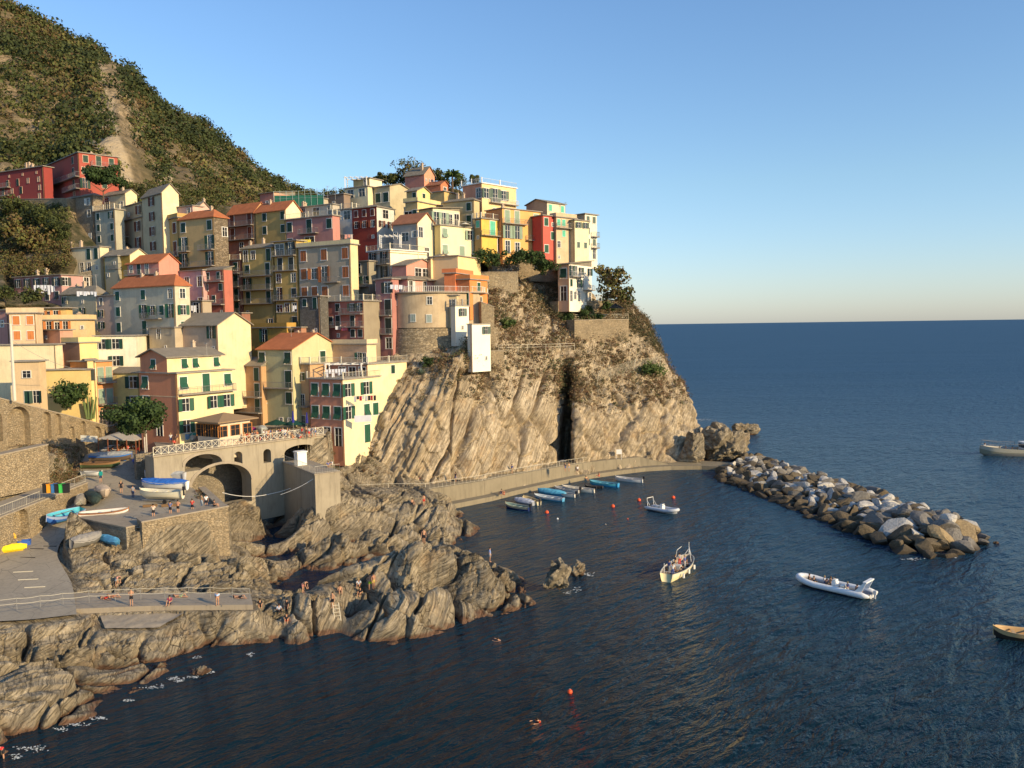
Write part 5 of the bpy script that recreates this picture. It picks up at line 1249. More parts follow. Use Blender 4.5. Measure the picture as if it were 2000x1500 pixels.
def block(name, label, cat, xl, xc, xr, y, z, zb, ang, mat, matR=None, rail=None):
    c = gz(xc, y, z); a_ = R(ang); u = Vector((-math.cos(a_), math.sin(a_), 0)); v = Vector((math.sin(a_), math.cos(a_), 0))
    def solve(px, d):
        k, _ = ray(px, y); t = (k * c.y - c.x) / (d.x - k * d.y); return min(max(t, .5), 22)
    WL, WR = solve(xl, u), solve(xr, v)
    M = Matrix.Translation((c.x, c.y, 0)) @ Matrix.Rotation(-a_, 4, 'Z')
    r = bpy.data.objects.new(name, None); COL.objects.link(r); r.matrix_basis = M; tag(r, label, cat)
    q = MB(); q.box(-WL, 0, 0, WR, zb, z); q.build('masonry', mat, r)
    q = MB(); q.box(-WL - .1, .1, -.1, WR + .1, z + .004, z + .18); q.build('coping', matR or M_conc, r)
    if rail:
        q = MB(); railing_mb(q, [(-WL, .05, z + .18), (0 - .05, .05, z + .18), (-.05, WR, z + .18)], 1.0, .35); q.build('railing', rail, r)
    return r, WL, WR, M
block('quay_terrace', 'concrete landing terrace jutting from the bridge foot over the creek', 'terrace', 553, 615, 664, 928, 9.6, .5, 56, M_conc_d, M_conc, M_wrail)
# white awning board under the bridge
rwk, _, _, MWk = block('white_kiosk', 'white painted kiosk standing on the landing terrace under the bridge', 'kiosk', 574, 581, 599, 885, 11.7, 9.78, 50, M_white, M_white)

# ---- stone drum of the round house
def drum():
    D = 155.0; r0 = 7.2; c = at(836, 640, D + r0); zt = at(836, 572, D).z; zm = at(836, 640, D).z; zb = at(836, 740, D).z
    root = empty('round_house', (c.x, c.y, zm)); tag(root, 'round plastered bastion house on a curved rubble base at the cliff top', 'house')
    def ring(r, z, ext): 
        P = []; n = 40
        for i in range(n):
            t = math.pi * (1.0 + i / (n - 1) * 0.62)          # the curved front, left to right
            P.append((r * math.cos(t), r * math.sin(t), z))
        e = R(-40); P.append((r + ext * .8, -r * .35 + ext * .15, z)); P.append((r + ext, 3, z)); P.append((r + ext, 9, z)); P.append((-r, 9, z))
        return P
    def loft(name, rings, mat, cap=True):
        V = [p for r in rings for p in r]; n = len(rings[0]); F = []
        for k in range(len(rings) - 1):
            for i in range(n): F.append((k * n + i, k * n + (i + 1) % n, (k + 1) * n + (i + 1) % n, (k + 1) * n + i))
        if cap: F.append(tuple(range((len(rings) - 1) * n, len(rings) * n)))
        return obj(name, mesh(name, V, F, mat), root)
    h = zt - zm; d = zb - zm
    loft('wall', [ring(r0, 0, 3.6), ring(r0, h, 3.6)], plaster((0.52, 0.42, 0.28), .8))
    loft('rubble_base', [ring(r0 + 1.2, d, 8.8), ring(r0 + .7, d * .5, 7.6), ring(r0 + .22, -.12, 6.6)], masonry((0.36, 0.29, 0.19), 1.7))
    loft('string_course', [ring(r0 + .35, -1.9, 7.0), ring(r0 + .35, -1.6, 7.0)], M_stone)
    loft('roof_terrace', [ring(r0 + .5, h + .02, 4.1), ring(r0 + .5, h + .25, 4.1)], M_conc)
    q = MB(); R_ = ring(r0 + .35, h + .25, 4.0)[:43]; railing_mb(q, R_, 1.0, .3, .02); q.build('railing', M_white, root)
    # windows on the drum
    for px, py, typ in ((772, 590, 'W'), (807, 622, 'c'), (838, 623, 'c'), (839, 588, 'w')):
        kx, kz = ray(px, py); o = Vector((-c.x, -c.y)); dd = Vector((kx, 1)); A = dd.dot(dd); B = 2 * o.dot(dd); Cc = o.dot(o) - (r0 + .02) ** 2
        disc = B * B - 4 * A * Cc
        if disc < 0: continue
        t = (-B - math.sqrt(disc)) / (2 * A); p = Vector((kx * t, t, CAMH + kz * t)); n_ = Vector((p.x - c.x, p.y - c.y)).normalized()
        ang = math.atan2(n_.y, n_.x) + math.pi / 2
        window(root, Matrix.Translation((p.x - c.x, p.y - c.y, p.z - zm - .6)) @ Matrix.Rotation(ang, 4, 'Z'), 0, 0, typ, .85, 's')
drum()
house('cream block with lattice window between the round bastion and white tower', 852, 893, 897, 577, 640, 10, (0.62, .52, .32), 'flat', ['.W', 'w.'], [], D=156.5, base=2, sh='s', dlim=9)
house('slender white tower on the cliff edge with a railed roof', 886, 890, 916, 598, 650, 40, (0.62, 0.60, 0.52), 'flat', [], ['o', 's'], wallR=(0.86, 0.83, 0.70), D=155.0, base=2.5, sh='d', para=2, dirt=.15, rail=M_metal, over=.15)
house('tall white tower with one green shuttered window standing lowest on the cliff', 915, 923, 958, 634, 711, 42, (0.60, 0.58, 0.50), 'flat', [], ['.o', '..', '.s'], wallR=(0.86, 0.83, 0.70), D=150.3, base=1.5, sh='d', dirt=.15, over=.12)

# ---- the harbour quay
def quay():
    W = [(690, 1010, 0), (760, 1005, 0), (840, 1003, 0), (905, 990, 0), (960, 979, 0), (1010, 966, 0), (1060, 955, 0), (1110, 944, 0), (1160, 934, 0), (1210, 927, 0), (1260, 921, 0), (1310, 918, 0), (1370, 917, 0), (1420, 920, 0)]
    pts = [gz(*p) for p in W]
    n = len(pts); nrm = []
    for i in range(n):
        a = pts[max(0, i - 1)]; b = pts[min(n - 1, i + 1)]; d = Vector((b.x - a.x, b.y - a.y, 0)).normalized(); nrm.append(Vector((-d.y, d.x, 0)))
    rows = []; t = 0
    for i in range(n):
        f = i / (n - 1); zt = 3.7 - 1.3 * f
        low = i > n - 4
        prof = [(0, -2), (0, .8), (1.9, .82), (1.95, zt if not low else .9), (5.6, zt + .02 if not low else .92), (5.7, -2)]
        rows.append([pts[i] + nrm[i] * x + Vector((0, 0, z)) for x, z in prof])
    V = [tuple(p) for r in rows for p in r]; m_ = 6; F = []
    for i in range(n - 1):
        for k in range(m_ - 1): F.append((i * m_ + k, (i + 1) * m_ + k, (i + 1) * m_ + k + 1, i * m_ + k + 1))
    F.append(tuple(range(m_))); F.append(tuple(range((n - 1) * m_, n * m_)))
    o = obj('quay', mesh('quay', V, F, concrete((0.26, 0.22, 0.15), 'weathered_quay'))); tag(o, 'curved concrete quay and footpath at the foot of the cliff', kind='structure')
    q = MB(); P = [rows[i][3] + nrm[i] * .25 for i in range(n - 3)]
    railing_mb(q, P[:9], 1.0, .8, .022); tag(q.build('path_railing', M_wrail), 'thin pale railing along the footpath under the cliff', 'railing')
    return rows, nrm
QR, QN = quay()

# ------------------------------------------------------------------ boulders and rock stacks
def rock_mesh(name, seed, sub=3, cuts=9, scale=(1, 1, 1), noise=.12, bed=None, mat=None, freq=1.4, thick=.25, dlo=.45, dhi=.85):
    bm = bmesh.new(); bmesh.ops.create_icosphere(bm, subdivisions=sub, radius=1.0)
    P = np.array([v.co[:] for v in bm.verts]); r_ = np.random.RandomState(seed)
    for i in range(cuts):
        n = r_.normal(size=3); n /= np.linalg.norm(n); d = dlo + (dhi - dlo) * r_.rand(); s = P @ n; ex = np.maximum(s - d, 0); P -= np.outer(ex, n) * .93
    P *= np.array(scale)
    nn = P / (np.linalg.norm(P, axis=1, keepdims=True) + 1e-9)
    d = noise * fbm(P * freq + seed * 3.1, 4, seed)
    if bed is not None: d += noise * 1.3 * (layers(P + .25 * fbm(P * .8, 2, 5)[:, None], bed, thick, seed, .75) - .5)
    P += nn * d[:, None]
    for v, p in zip(bm.verts, P): v.co = p
    me = bpy.data.meshes.new(name); bm.to_mesh(me); bm.free()
    if mat: me.materials.append(mat)
    return me
def bouldermat(name, rgb):
    t = NT(name); p = t.pos(); n = t.noise(p, .9, 5, .65); n2 = t.noise(p, 3.5, 5, .7)
    c = t.mix(n, [v * .62 for v in rgb], [min(1, v * 1.25) for v in rgb]); c = t.mix(t.ramp(n2, [(.42, (.6, .6, .6)), (.58, (0, 0, 0))]), c, [v * .5 for v in rgb])
    sp = t.n('ShaderNodeSeparateXYZ'); t.l(p, sp.inputs[0])
    wet = t.ramp(t.math('MULTIPLY', t.math('ADD', sp.outputs[2], t.math('MULTIPLY', n, .6)), .5), [(.18, (1, 1, 1)), (.62, (0, 0, 0))])
    c = t.mix(wet, c, (0.055, 0.042, 0.028))
    return t.done(c, .9, t.bump(t.math('ADD', n2, n), .8, .12))
BM = {'white': bouldermat('white_boulder', (0.56, 0.53, 0.47)), 'grey': bouldermat('grey_boulder', (0.23, 0.21, 0.18)), 'brown': bouldermat('brown_boulder', (0.14, 0.11, 0.07)), 'tan': bouldermat('sunlit_tan_boulder', (0.38, 0.28, 0.15))}
def breakwater():
    protos = [rock_mesh('boulder', 100 + i, 3, 13, (1.25, rng.uniform(.75, 1.15), rng.uniform(.65, .95)), .05, dlo=.38, dhi=.72) for i in range(10)]
    front = [gz(1395, 935, 0), gz(1470, 962, 0), gz(1560, 1000, 0), gz(1660, 1042, 0), gz(1760, 1078, 0), gz(1835, 1092, 0)]
    back = [gz(1478, 893, 0), gz(1560, 920, 0), gz(1680, 955, 0), gz(1800, 1000, 0), gz(1890, 1035, 0), gz(1935, 1060, 0)]
    def L(P, t):
        t = max(0, min(.9999, t)) * (len(P) - 1); i = int(t); return P[i].lerp(P[i + 1], t - i)
    r_ = random.Random(3); placed = []; N_ = 0
    words_t = ['beside the cliff', 'in the inner third', 'halfway out', 'in the outer third', 'at the outer tip']
    words_c = ['at the harbour waterline', 'on the harbour slope', 'on the crest', 'on the sea side']
    cand = []
    for _ in range(9000):
        t = r_.random(); c = r_.random()
        p = L(front, t).lerp(L(back, t), c)
        crest = max(0.0, 1 - abs(c - .52) * 2)
        wid = (L(front, t) - L(back, t)).length
        h = (0.2 + 1.75 * crest ** .75) * (1.0 if t < .9 else max(.3, (1 - t) * 9)) + (.5 if .6 < t < .95 else 0)
        size = r_.uniform(.8, 1.6) * (1.0 + .28 * (t > .62)) * (1.15 if r_.random() < .15 else 1)
        cand.append((t, c, p, h, size))
    for t, c, p, h, size in cand:
        if any((p.x - q[0]) ** 2 + (p.y - q[1]) ** 2 < ((size + q[2]) * .61) ** 2 for q in placed): continue
        placed.append((p.x, p.y, size))
        rr = r_.random()
        if c < .16 or (c < .4 and rr > .45): kind = 'brown'
        elif t > .86: kind = 'tan' if rr < .6 else 'grey'  # tan tip stones take the gold of the low sun as their colour
        elif rr < .24: kind = 'white'
        elif rr < .62: kind = 'grey'
        else: kind = 'brown'
        o = obj('boulder', protos[r_.randrange(10)]); o.location = (p.x, p.y, h - size * .35)
        s = size * r_.uniform(1.0, 1.2)
        if 0.55 < t < .85 and kind == 'white' and rr < .12: s *= 1.35
        o.scale = (s * r_.uniform(.95, 1.35), s, s * r_.uniform(.85, 1.1)); o.rotation_euler = (r_.uniform(-.5, .5), r_.uniform(-.5, .5), r_.uniform(0, 6.28))
        with_mat(o, BM[kind]); shp = 'flat' if o.scale.z < .93 * s else ('long' if o.scale.x > 1.18 * s else 'blocky')
        sz = 'small' if s < 1.0 else ('medium' if s < 1.5 else 'large')
        cz = 0 if c < .18 else (1 if c < .42 else (2 if c < .7 else 3))
        tag(o, f"{sz} {shp} {kind} boulder {words_c[cz]} of the breakwater, {words_t[min(4, int(t * 5))]}", 'boulder', 'boulders heaped up as the breakwater')
        N_ += 1
    # rubble core hides the water and paints the gaps dark as shade
    V = []; F = []; n = 24
    for i in range(n + 1):
        t = i / n; a = L(front, t); b = L(back, t); mid = a.lerp(b, .52); hh = 1.6 if t < .93 else .2
        V += [(a.x, a.y, -1), tuple(mid + Vector((0, 0, hh))), (b.x, b.y, -1)]
    for i in range(n): F += [(3 * i, 3 * i + 3, 3 * i + 4, 3 * i + 1), (3 * i + 1, 3 * i + 4, 3 * i + 5, 3 * i + 2)]
    o = obj('breakwater_rubble', mesh('breakwater_rubble', V, F, BM['brown'])); tag(o, 'dark rubble filling the gaps between the breakwater boulders', kind='stuff')
breakwater()
def stack(name, label, px, pyb, wpx, hpx, seed, mat, depth=1.0, lean=0, cat='rock', sub=6, D=None, cuts=14, base=1.0, bed=(.7, .3, -.6)):
    p = gz(px, pyb, 0) if D is None else at(px, pyb, D)
    k = p.y / FPX; w_ = wpx * k / 2; h_ = hpx * k
    me = rock_mesh(name, seed, sub, cuts, (w_ * 1.12, w_ * depth, h_ * .62), min(w_, h_) * .42, bed, mat, 3.6 / max(w_, h_), max(w_, h_) * .14)
    o = obj(name, me); o.location = (p.x, p.y + w_ * depth * .7, p.z + h_ * .36 * base); o.rotation_euler = (0, lean, 0); tag(o, label, cat); return o
stack('sea_rock', 'large craggy rock standing between the cliff and the breakwater', 1425, 903, 92, 84, 21, M_rock_f, .9, 0.12)
stack('sea_rock', 'low dark reef tip showing behind the craggy rock in the open sea', 1458, 850, 58, 26, 22, M_rock_f, .6, 0.25, sub=5)
stack('sea_rock', 'dark rock shoulder standing where the craggy rock shades the cliff foot', 1358, 912, 58, 74, 27, M_rock_f, .8, 0.0)  # dark mass built where the shadow of the craggy rock falls
stack('sea_rock', 'steep brown rock islet standing alone in the harbour mouth', 1092, 1160, 64, 66, 33, M_rock_f, .7, -.15)
stack('sea_rock', 'smaller pointed rock just right of the lone brown islet', 1132, 1126, 32, 34, 24, M_rock_f, .8, 0.1, sub=5)
stack('sea_rock', 'rounded rock at the very tip of the bathing ridge', 988, 1163, 44, 44, 25, M_rock_f, .8, 0.0, sub=5)
stack('sea_rock', 'low reddish wave washed rock off the left shore', 388, 1318, 44, 12, 28, M_rock_f, .5, 0.0, sub=5)
stack('sea_rock', 'white boulder lying on the path below the dark cliff cleft', 1100, 910, 34, 12, 29, BM['white'], .6, 0.0, sub=4, D=163)
stack('sea_rock', 'tiny reef at the outer end of the breakwater', 1920, 1056, 26, 8, 30, M_rock_f, .6, 0.0, sub=4)
stack('sea_rock', 'small wet rock awash beyond the breakwater tip', 1946, 1062, 12, 5, 31, M_rock_f, .6, 0.0, sub=4)

# ------------------------------------------------------------------ plants
def crown(root, c, rad, n, size, mat, tint, seed, squash=.85, name='crown', parts=18, spread=.85):
    r_ = np.random.RandomState(seed); C = []; Rr = []
    for i in range(parts):
        d = r_.normal(size=3); d /= np.linalg.norm(d); C.append(np.array(c) + d * rad * spread * (.35 + .9 * r_.rand()) * np.array([1.25, 1, squash])); Rr.append(rad * r_.uniform(.25, .62))
    V, F, tt = leaf_blobs(C, Rr, n // parts, size, tint + .12 * r_.normal(size=parts), seed, squash, .12)
    return leaf_obj(name, V, F, tt, mat, root)
def tree(label, px, py, rad, h, seed, mat=None, D=None, tint=.4, cat='tree', name='tree', n=2400, size=None, squash=.85, trunk=.16, p=None):
    if p is None: p = hit(px, py) if D is None else at(px, py, D)
    root = empty(name, p); tag(root, label, cat)
    q = MB(); top = Vector((0, 0, max(.3, h - rad * .8))); q.bar((0, 0, -.8), top, trunk, 7, r2=trunk * .6)
    rr = random.Random(seed)
    for i in range(6):
        a = rr.uniform(0, 6.28); q.bar(top * rr.uniform(.7, 1), top + Vector((math.cos(a), math.sin(a), rr.uniform(.2, .9))) * rad * .7, trunk * .45, 5, r2=trunk * .15)
    q.build('trunk', M_bark, root)
    crown(root, (0, 0, h), rad, n, size or rad * .075 + .03, mat or M_leaf_g, tint, seed, squash)
    return root
def bush(label, px, py, rad, seed, mat=None, tint=.35, D=None, n=900, squash=.8, name='shrub', cat='shrub', size=None):
    p = hit(px, py) if D is None else at(px, py, D)
    root = empty(name, p); tag(root, label, cat)
    q = MB(); rr = random.Random(seed)
    for i in range(4): a = rr.uniform(0, 6.28); q.bar((0, 0, -.4), (math.cos(a) * rad * .4, math.sin(a) * rad * .4, rad * .6), .05, 4, r2=.02)
    q.build('stem', M_bark, root); crown(root, (0, 0, rad * .65), rad, n, size or rad * .08 + .03, mat or M_leaf_g, tint, seed, squash)
    return root
tree('round green tree beside the salmon house, over the canopied restaurant', 282, 842, 3.3, 1.9, 41, n=8000, D=112, tint=.2, size=.19, squash=.72)
tree('broad dark tree in front of the red building', 202, 385, 3.8, 4.6, 42, n=4200, D=186, tint=.1, size=.27, squash=.6)
tree('leafy bush tree on the ledge of the arched wall, left of the cactus', 137, 790, 2.1, 1.7, 43, D=125.5, tint=.3, n=2600)
for i, (px, py, rad, lab, tn, mt) in enumerate([
    (957, 520, 2.6, 'rounded dark green bush below the yellow house at the cliff top', .25, M_leaf_g), (1012, 518, 2.0, 'green bush hanging under the big orange house', .2, M_leaf_g),
    (1042, 516, 2.2, 'ivy like bush under the right end of the orange house', .3, M_leaf_g), (1066, 534, 2.0, 'bush on the slope under the red house', .2, M_leaf_g),
    (988, 640, 1.7, 'bright green bush in the middle of the cliff slope', .6, M_leaf_g), (1145, 622, 1.9, 'rounded dark bush behind the white cliff top fence', .15, M_leaf_g),
    (1183, 610, 1.8, 'green citrus like bush beside the black hut', .55, M_leaf_g), (1165, 628, 1.3, 'small low bush between the round bush and the hut', .3, M_leaf_g),
    (1266, 735, 2.4, 'green shrub at the right end of the netting on the cliff', .7, M_leaf_g), (1195, 560, 3.2, 'dry olive bush right of the white seaside house', .9, M_leaf),
    (1210, 590, 2.8, 'brown thicket at the cliff edge under the reeds', .7, M_leaf), (1105, 628, 1.5, 'bluish bush by the stair under the white seaside house', .1, M_leaf_g),
    (1075, 500, 1.8, 'small dark bush beside the pale wall', .15, M_leaf_g), (835, 715, 1.1, 'blue green agave clump on the layered rock', .1, M_leaf_g)]):
    bush(lab, px, py, rad, 60 + i, mt, tn, D={0: 171.5, 1: 174.5, 2: 175.5, 3: 175, 9: 178.5, 10: 178.5}.get(i), n=1500)
def spiky(label, px, py, rad, n, seed, mat, up_=.6, D=None, name='agave', cat='plant', trunk=0, width=.12):
    p = hit(px, py) if D is None else at(px, py, D)
    root = empty(name, p); tag(root, label, cat); rr = random.Random(seed); q = MB()
    if trunk: t = MB(); t.bar((0, 0, -.5), (0, 0, trunk), .28, 7, r2=.22); t.build('trunk', M_bark, root)
    for i in range(n):
        a = rr.uniform(0, 6.28); e = rr.uniform(.1, 1.3) ** up_; L_ = rad * rr.uniform(.7, 1.1)
        d = Vector((math.cos(a) * math.cos(e), math.sin(a) * math.cos(e), math.sin(e))); s = Vector((-math.sin(a), math.cos(a), 0)) * width
        b0 = Vector((0, 0, trunk)); m_ = b0 + d * L_ * .6; tip = b0 + d * L_ + Vector((0, 0, -L_ * .35 * (1 if trunk else .1)))
        q.add([b0 - s * .6, b0 + s * .6, m_ + s, tip, m_ - s], [(0, 1, 2, 3, 4)])
    me = q.mesh('leaves', mat); a_ = me.attributes.new('tint', 'FLOAT', 'POINT'); a_.data.foreach_set('value', [rr.random() for _ in range(len(me.vertices))])
    obj('leaves', me, root); return root
M_agave = foliage('agave_leaf', [(0, (.06, .10, .08)), (.6, (.14, .19, .14)), (1, (.25, .28, .16))])
spiky('palm tree standing on the skyline right of the salmon chapel like house', 884, 372, 3.0, 60, 1, M_leaf_g, .7, D=200, name='palm_tree', cat='palm tree', trunk=3.2, width=.16)
spiky('tall clump of reeds on the cliff edge right of the seaside house', 1203, 560, 6.0, 190, 2, foliage('reed', [(0, (.10, .13, .04)), (1, (.30, .30, .10))]), .28, name='reed_clump', cat='reeds', width=.13)
spiky('grey green agave on the skyline slope under the cream fence posts', 1055, 590, 1.3, 26, 3, M_agave)
spiky('agave rosette on the slope left of the fenced stair', 1058, 577, 1.6, 26, 4, M_agave)
spiky('agave clump on the layered rock right of the cream house', 822, 732, 1.5, 40, 5, M_agave)
spiky('agave at the right rim of the headland above the sea', 1274, 652, 1.5, 26, 6, M_agave)
spiky('agave halfway down the right rim of the headland', 1262, 700, 1.4, 26, 7, M_agave)
spiky('pale agave patch on the hill above the red building', 172, 268, 2.6, 50, 8, M_agave)
def cactus():
    p = at(176, 812, 129.6); root = empty('cactus', p); tag(root, 'tall columnar cactus clump growing over the arched wall', 'cactus'); rr = random.Random(4)
    for i in range(11):
        q = MB(); x, y = rr.uniform(-1.0, 1.0), rr.uniform(-.5, .5); h = rr.uniform(1.6, 3.2); q.bar((x * .4, y, -.5), (x * 1.1, y, h), .17, 8, r2=.12); q.build('stem', M_agave_s, root)
M_agave_s = flat((0.13, 0.17, 0.06), .8, 'cactus_skin')
cactus()
for i, (px, py, rad, h, lab) in enumerate([(797, 350, 2.6, 2.6, 'wispy tree left of the salmon skyline house'), (768, 362, 2.2, 1.8, 'low dark tree on the skyline behind the carport roof'), (742, 362, 1.6, 1.5, 'small tree beside the cream tower house on the skyline'), (851, 360, 1.6, 2.4, 'slim tree left of the palm on the skyline'), (898, 372, 2.4, 1.8, 'round bushy tree under the palm on the skyline'), (868, 368, 1.4, 1.8, 'dark small tree between the orange roof and the palm'), (925, 362, 1.2, 1.4, 'small pine top beside the tall salmon and yellow house'), (782, 366, 2.2, 1.6, 'dark hedge like tree behind the yellow terraces')]):
    tree(lab, px, py, rad, h, 80 + i, M_leaf, D=207, tint=.35 if i else .6, n=900, size=.22)
for i, (px, py, rad, lab) in enumerate([(30, 470, 3.6, 'dry brown bush on the shaded slope at the left edge'), (55, 485, 3.4, 'large brown bush left of the low cream house'), (62, 425, 2.4, 'dark vine bush on the terrace under the red building'), (22, 420, 2.8, 'green vine bush at the left edge under the red building'), (60, 590, 1.8, 'small green tree under the hanging sheets'), (10, 585, 1.8, 'bush by the little red garden table at the left edge'), (245, 398, 2.0, 'green bush right of the red building'), (262, 386, 2.2, 'shrub behind the tall cream house'), (80, 440, 2.8, 'dark bush on the shaded terrace above the low cream house'), (110, 455, 2.2, 'dark bush touching the weathered stone house')]):
    bush(lab, px, py, rad, 110 + i, M_leaf, (.75, .8, .2, .35, .3, .4, .45, .5, .15, .1)[i], D=Dt(px, py) + .5 if i not in (6, 7) else 205, n=1300)
# rows of vines and dark scrub on the left slope, scrub on the headland
def scrub(name, label, pts, rads, tints, mat, per, size, seed):
    V, F, tt = leaf_blobs(pts, rads, per, size, tints, seed, .7, .12); o = leaf_obj(name, V, F, tt, mat); tag(o, label, kind='stuff')
def headland_scrub():
    r_ = np.random.RandomState(9); n = 11000
    iv = (250 * r_.rand(n) + 130).astype(int); iu = (90 + r_.rand(n) * 600).astype(int)
    iv = np.clip(iv, 0, CG.shape[0] - 1); P = CG[iv, iu]; row = CRV[iv]; col = CRU[iu]
    k = fbm(P / 5, 3, 90)
    base = sstep(2.9, 3.6, row) * .95 + .10 * sstep(2.0, 2.8, row) * (col > 8.5)
    base = np.where((col > 2.2) & (col < 7.5) & (row < 3.15), 0, base)
    base = np.where((col < 4), base * .5, base)
    keep = (r_.rand(n) < base * (0.55 + .9 * k)) & (col < 13.2)
    P = P[keep].copy(); k2 = fbm(P / 9, 2, 95); n = len(P); rad = .35 + 1.25 * r_.rand(n) ** 1.8
    P[:, 2] += rad * .25; P[:, 1] -= rad * .2
    tint = np.clip(.5 + .7 * k2 + .22 * r_.normal(size=n), 0, 1)
    scrub('headland_scrub', 'dry brown and rust coloured scrub clinging to the headland slope', P, rad, tint, M_scrub, 46, .12, 91)
headland_scrub()
def slope_scrub():
    r_ = np.random.RandomState(12); P = []; T = []
    for _ in range(650):
        px, py = r_.uniform(-60, 135), r_.uniform(398, 535)
        if py > 515 and px > 90: continue
        D = Dt(px, py) + 2.2; P.append(at(px, py, D)); T.append(.22 + .25 * r_.rand() if py < 470 else .55 + .3 * r_.rand())
    for _ in range(240):
        px, py = r_.uniform(225, 440), r_.uniform(360, 405); P.append(at(px, py, Dt(px, py) + 8)); T.append(.3 + .4 * r_.rand())
    for _ in range(160):
        px, py = r_.uniform(480, 1000), r_.uniform(372, 384); P.append(at(px, py, 205)); T.append(.3 + .4 * r_.rand())
    scrub('slope_scrub', 'shaded vines and dry grass on the terraces under the red building', np.array(P), r_.uniform(.6, 1.7, len(P)), T, M_leaf, 60, .17, 92)
    P = []; T = []
    for (x0, x1, y0, y1, n) in ((1000, 1095, 505, 560, 260), (960, 1100, 560, 640, 160), (1180, 1235, 590, 650, 160), (1090, 1240, 690, 760, 260), (740, 830, 700, 745, 90), (85, 160, 845, 880, 120), (0, 100, 862, 880, 90), (105, 160, 870, 955, 130), (0, 160, 920, 960, 160), (305, 345, 893, 950, 110), (385, 430, 930, 975, 60), (640, 740, 860, 930, 60), (-60, 30, 870, 880, 60)):
        for _ in range(n): P.append(hit(r_.uniform(x0, x1), r_.uniform(y0, y1))); T.append(r_.uniform(0, 1))
    P = np.array([tuple(p) for p in P]); scrub('bank_scrub', 'dry tufts and shrubs on the rocky bank beside the walls', P, r_.uniform(.25, .8, len(P)), T, M_scrub, 50, .09, 93)
slope_scrub()

# ------------------------------------------------------------------ people
SKIN = [flat((0.50, 0.27, 0.16), .6, 'skin'), flat((0.40, 0.20, 0.12), .6, 'tanned_skin')]
HAIR = [flat((0.03, 0.02, 0.012), .7, 'dark_hair'), flat((0.12, 0.07, 0.03), .7, 'brown_hair'), flat((0.35, 0.25, 0.12), .7, 'fair_hair')]
def pose(name):
    """joint positions, facing -y, feet (or seat) at z = 0"""
    J = dict(hip=(0, 0, .93), waist=(0, .0, 1.08), chest=(0, 0, 1.30), neck=(0, 0, 1.47), head=(0, -.02, 1.57), crown=(0, -.01, 1.68))
    for s, n in ((-1, 'l'), (1, 'r')):
        J.update({n + 'sh': (s * .17, 0, 1.40), n + 'el': (s * .24, .02, 1.13), n + 'wr': (s * .25, -.08, .90), n + 'hp': (s * .09, 0, .90), n + 'kn': (s * .10, -.02, .49), n + 'an': (s * .10, .02, .08), n + 'to': (s * .12, -.16, .03)})
    def up(**k): J.update(k)
    if name == 'walk': up(lkn=(-.09, -.16, .50), lan=(-.09, -.16, .09), lto=(-.09, -.34, .06), rkn=(.09, .03, .48), ran=(.09, .28, .14), rto=(.09, .14, .03), lwr=(-.25, .12, .92), rwr=(.25, -.22, .98))
    if name == 'hold': up(rel=(.27, -.06, 1.15), rwr=(.10, -.30, 1.22), lel=(-.27, -.06, 1.15), lwr=(-.10, -.30, 1.22))
    if name == 'akimbo': up(rel=(.40, .06, 1.15), rwr=(.17, -.04, 1.0), lel=(-.40, .06, 1.15), lwr=(-.17, -.04, 1.0))
    if name == 'sit':
        up(hip=(0, 0, .12), waist=(0, .02, .27), chest=(0, .02, .50), neck=(0, -.02, .67), head=(0, -.06, .77), crown=(0, -.06, .88))
        for s, n in ((-1, 'l'), (1, 'r')): J.update({n + 'sh': (s * .17, .02, .60), n + 'el': (s * .25, -.10, .36), n + 'wr': (s * .16, -.34, .36), n + 'hp': (s * .10, -.02, .11), n + 'kn': (s * .14, -.42, .42), n + 'an': (s * .12, -.56, .06), n + 'to': (s * .13, -.74, .03)})
    if name == 'bend': up(waist=(0, -.08, 1.03), chest=(0, -.28, 1.10), neck=(0, -.46, 1.12), head=(0, -.57, 1.08), crown=(0, -.68, 1.04), lsh=(-.17, -.38, 1.12), rsh=(.17, -.38, 1.12), lel=(-.19, -.42, .85), rel=(.19, -.42, .85), lwr=(-.12, -.50, .62), rwr=(.12, -.50, .62))
    if name == 'lie':
        up(hip=(0, 0, .11), waist=(0, .16, .12), chest=(0, .38, .13), neck=(0, .56, .15), head=(0, .67, .17), crown=(0, .78, .17))
        for s, n in ((-1, 'l'), (1, 'r')): J.update({n + 'sh': (s * .18, .47, .13), n + 'el': (s * .30, .30, .06), n + 'wr': (s * .26, .06, .06), n + 'hp': (s * .09, -.02, .10), n + 'kn': (s * .11, -.44, .10 if s < 0 else .34), n + 'an': (s * .10, -.86 if s < 0 else -.62, .07), n + 'to': (s * .12, -.92 if s < 0 else -.78, .12 if s < 0 else .04)})
    if name == 'swim':
        up(hip=(0, .55, -.30), waist=(0, .42, -.22), chest=(0, .22, -.12), neck=(0, .04, .02), head=(0, -.06, .10), crown=(0, -.08, .21))
        for s, n in ((-1, 'l'), (1, 'r')): J.update({n + 'sh': (s * .17, .10, -.06), n + 'el': (s * .34, -.12, -.06), n + 'wr': (s * .30, -.36, -.02), n + 'hp': (s * .09, .58, -.32), n + 'kn': (s * .12, .95, -.42), n + 'an': (s * .12, 1.3, -.40), n + 'to': (s * .12, 1.45, -.44)})
    return {k: Vector(v) for k, v in J.items()}
RADII = dict(hip=.135, waist=.115, chest=.135, neck=.05, head=.088, crown=.062, sh=.055, el=.038, wr=.026, hp=.085, kn=.052, an=.036, to=.03)
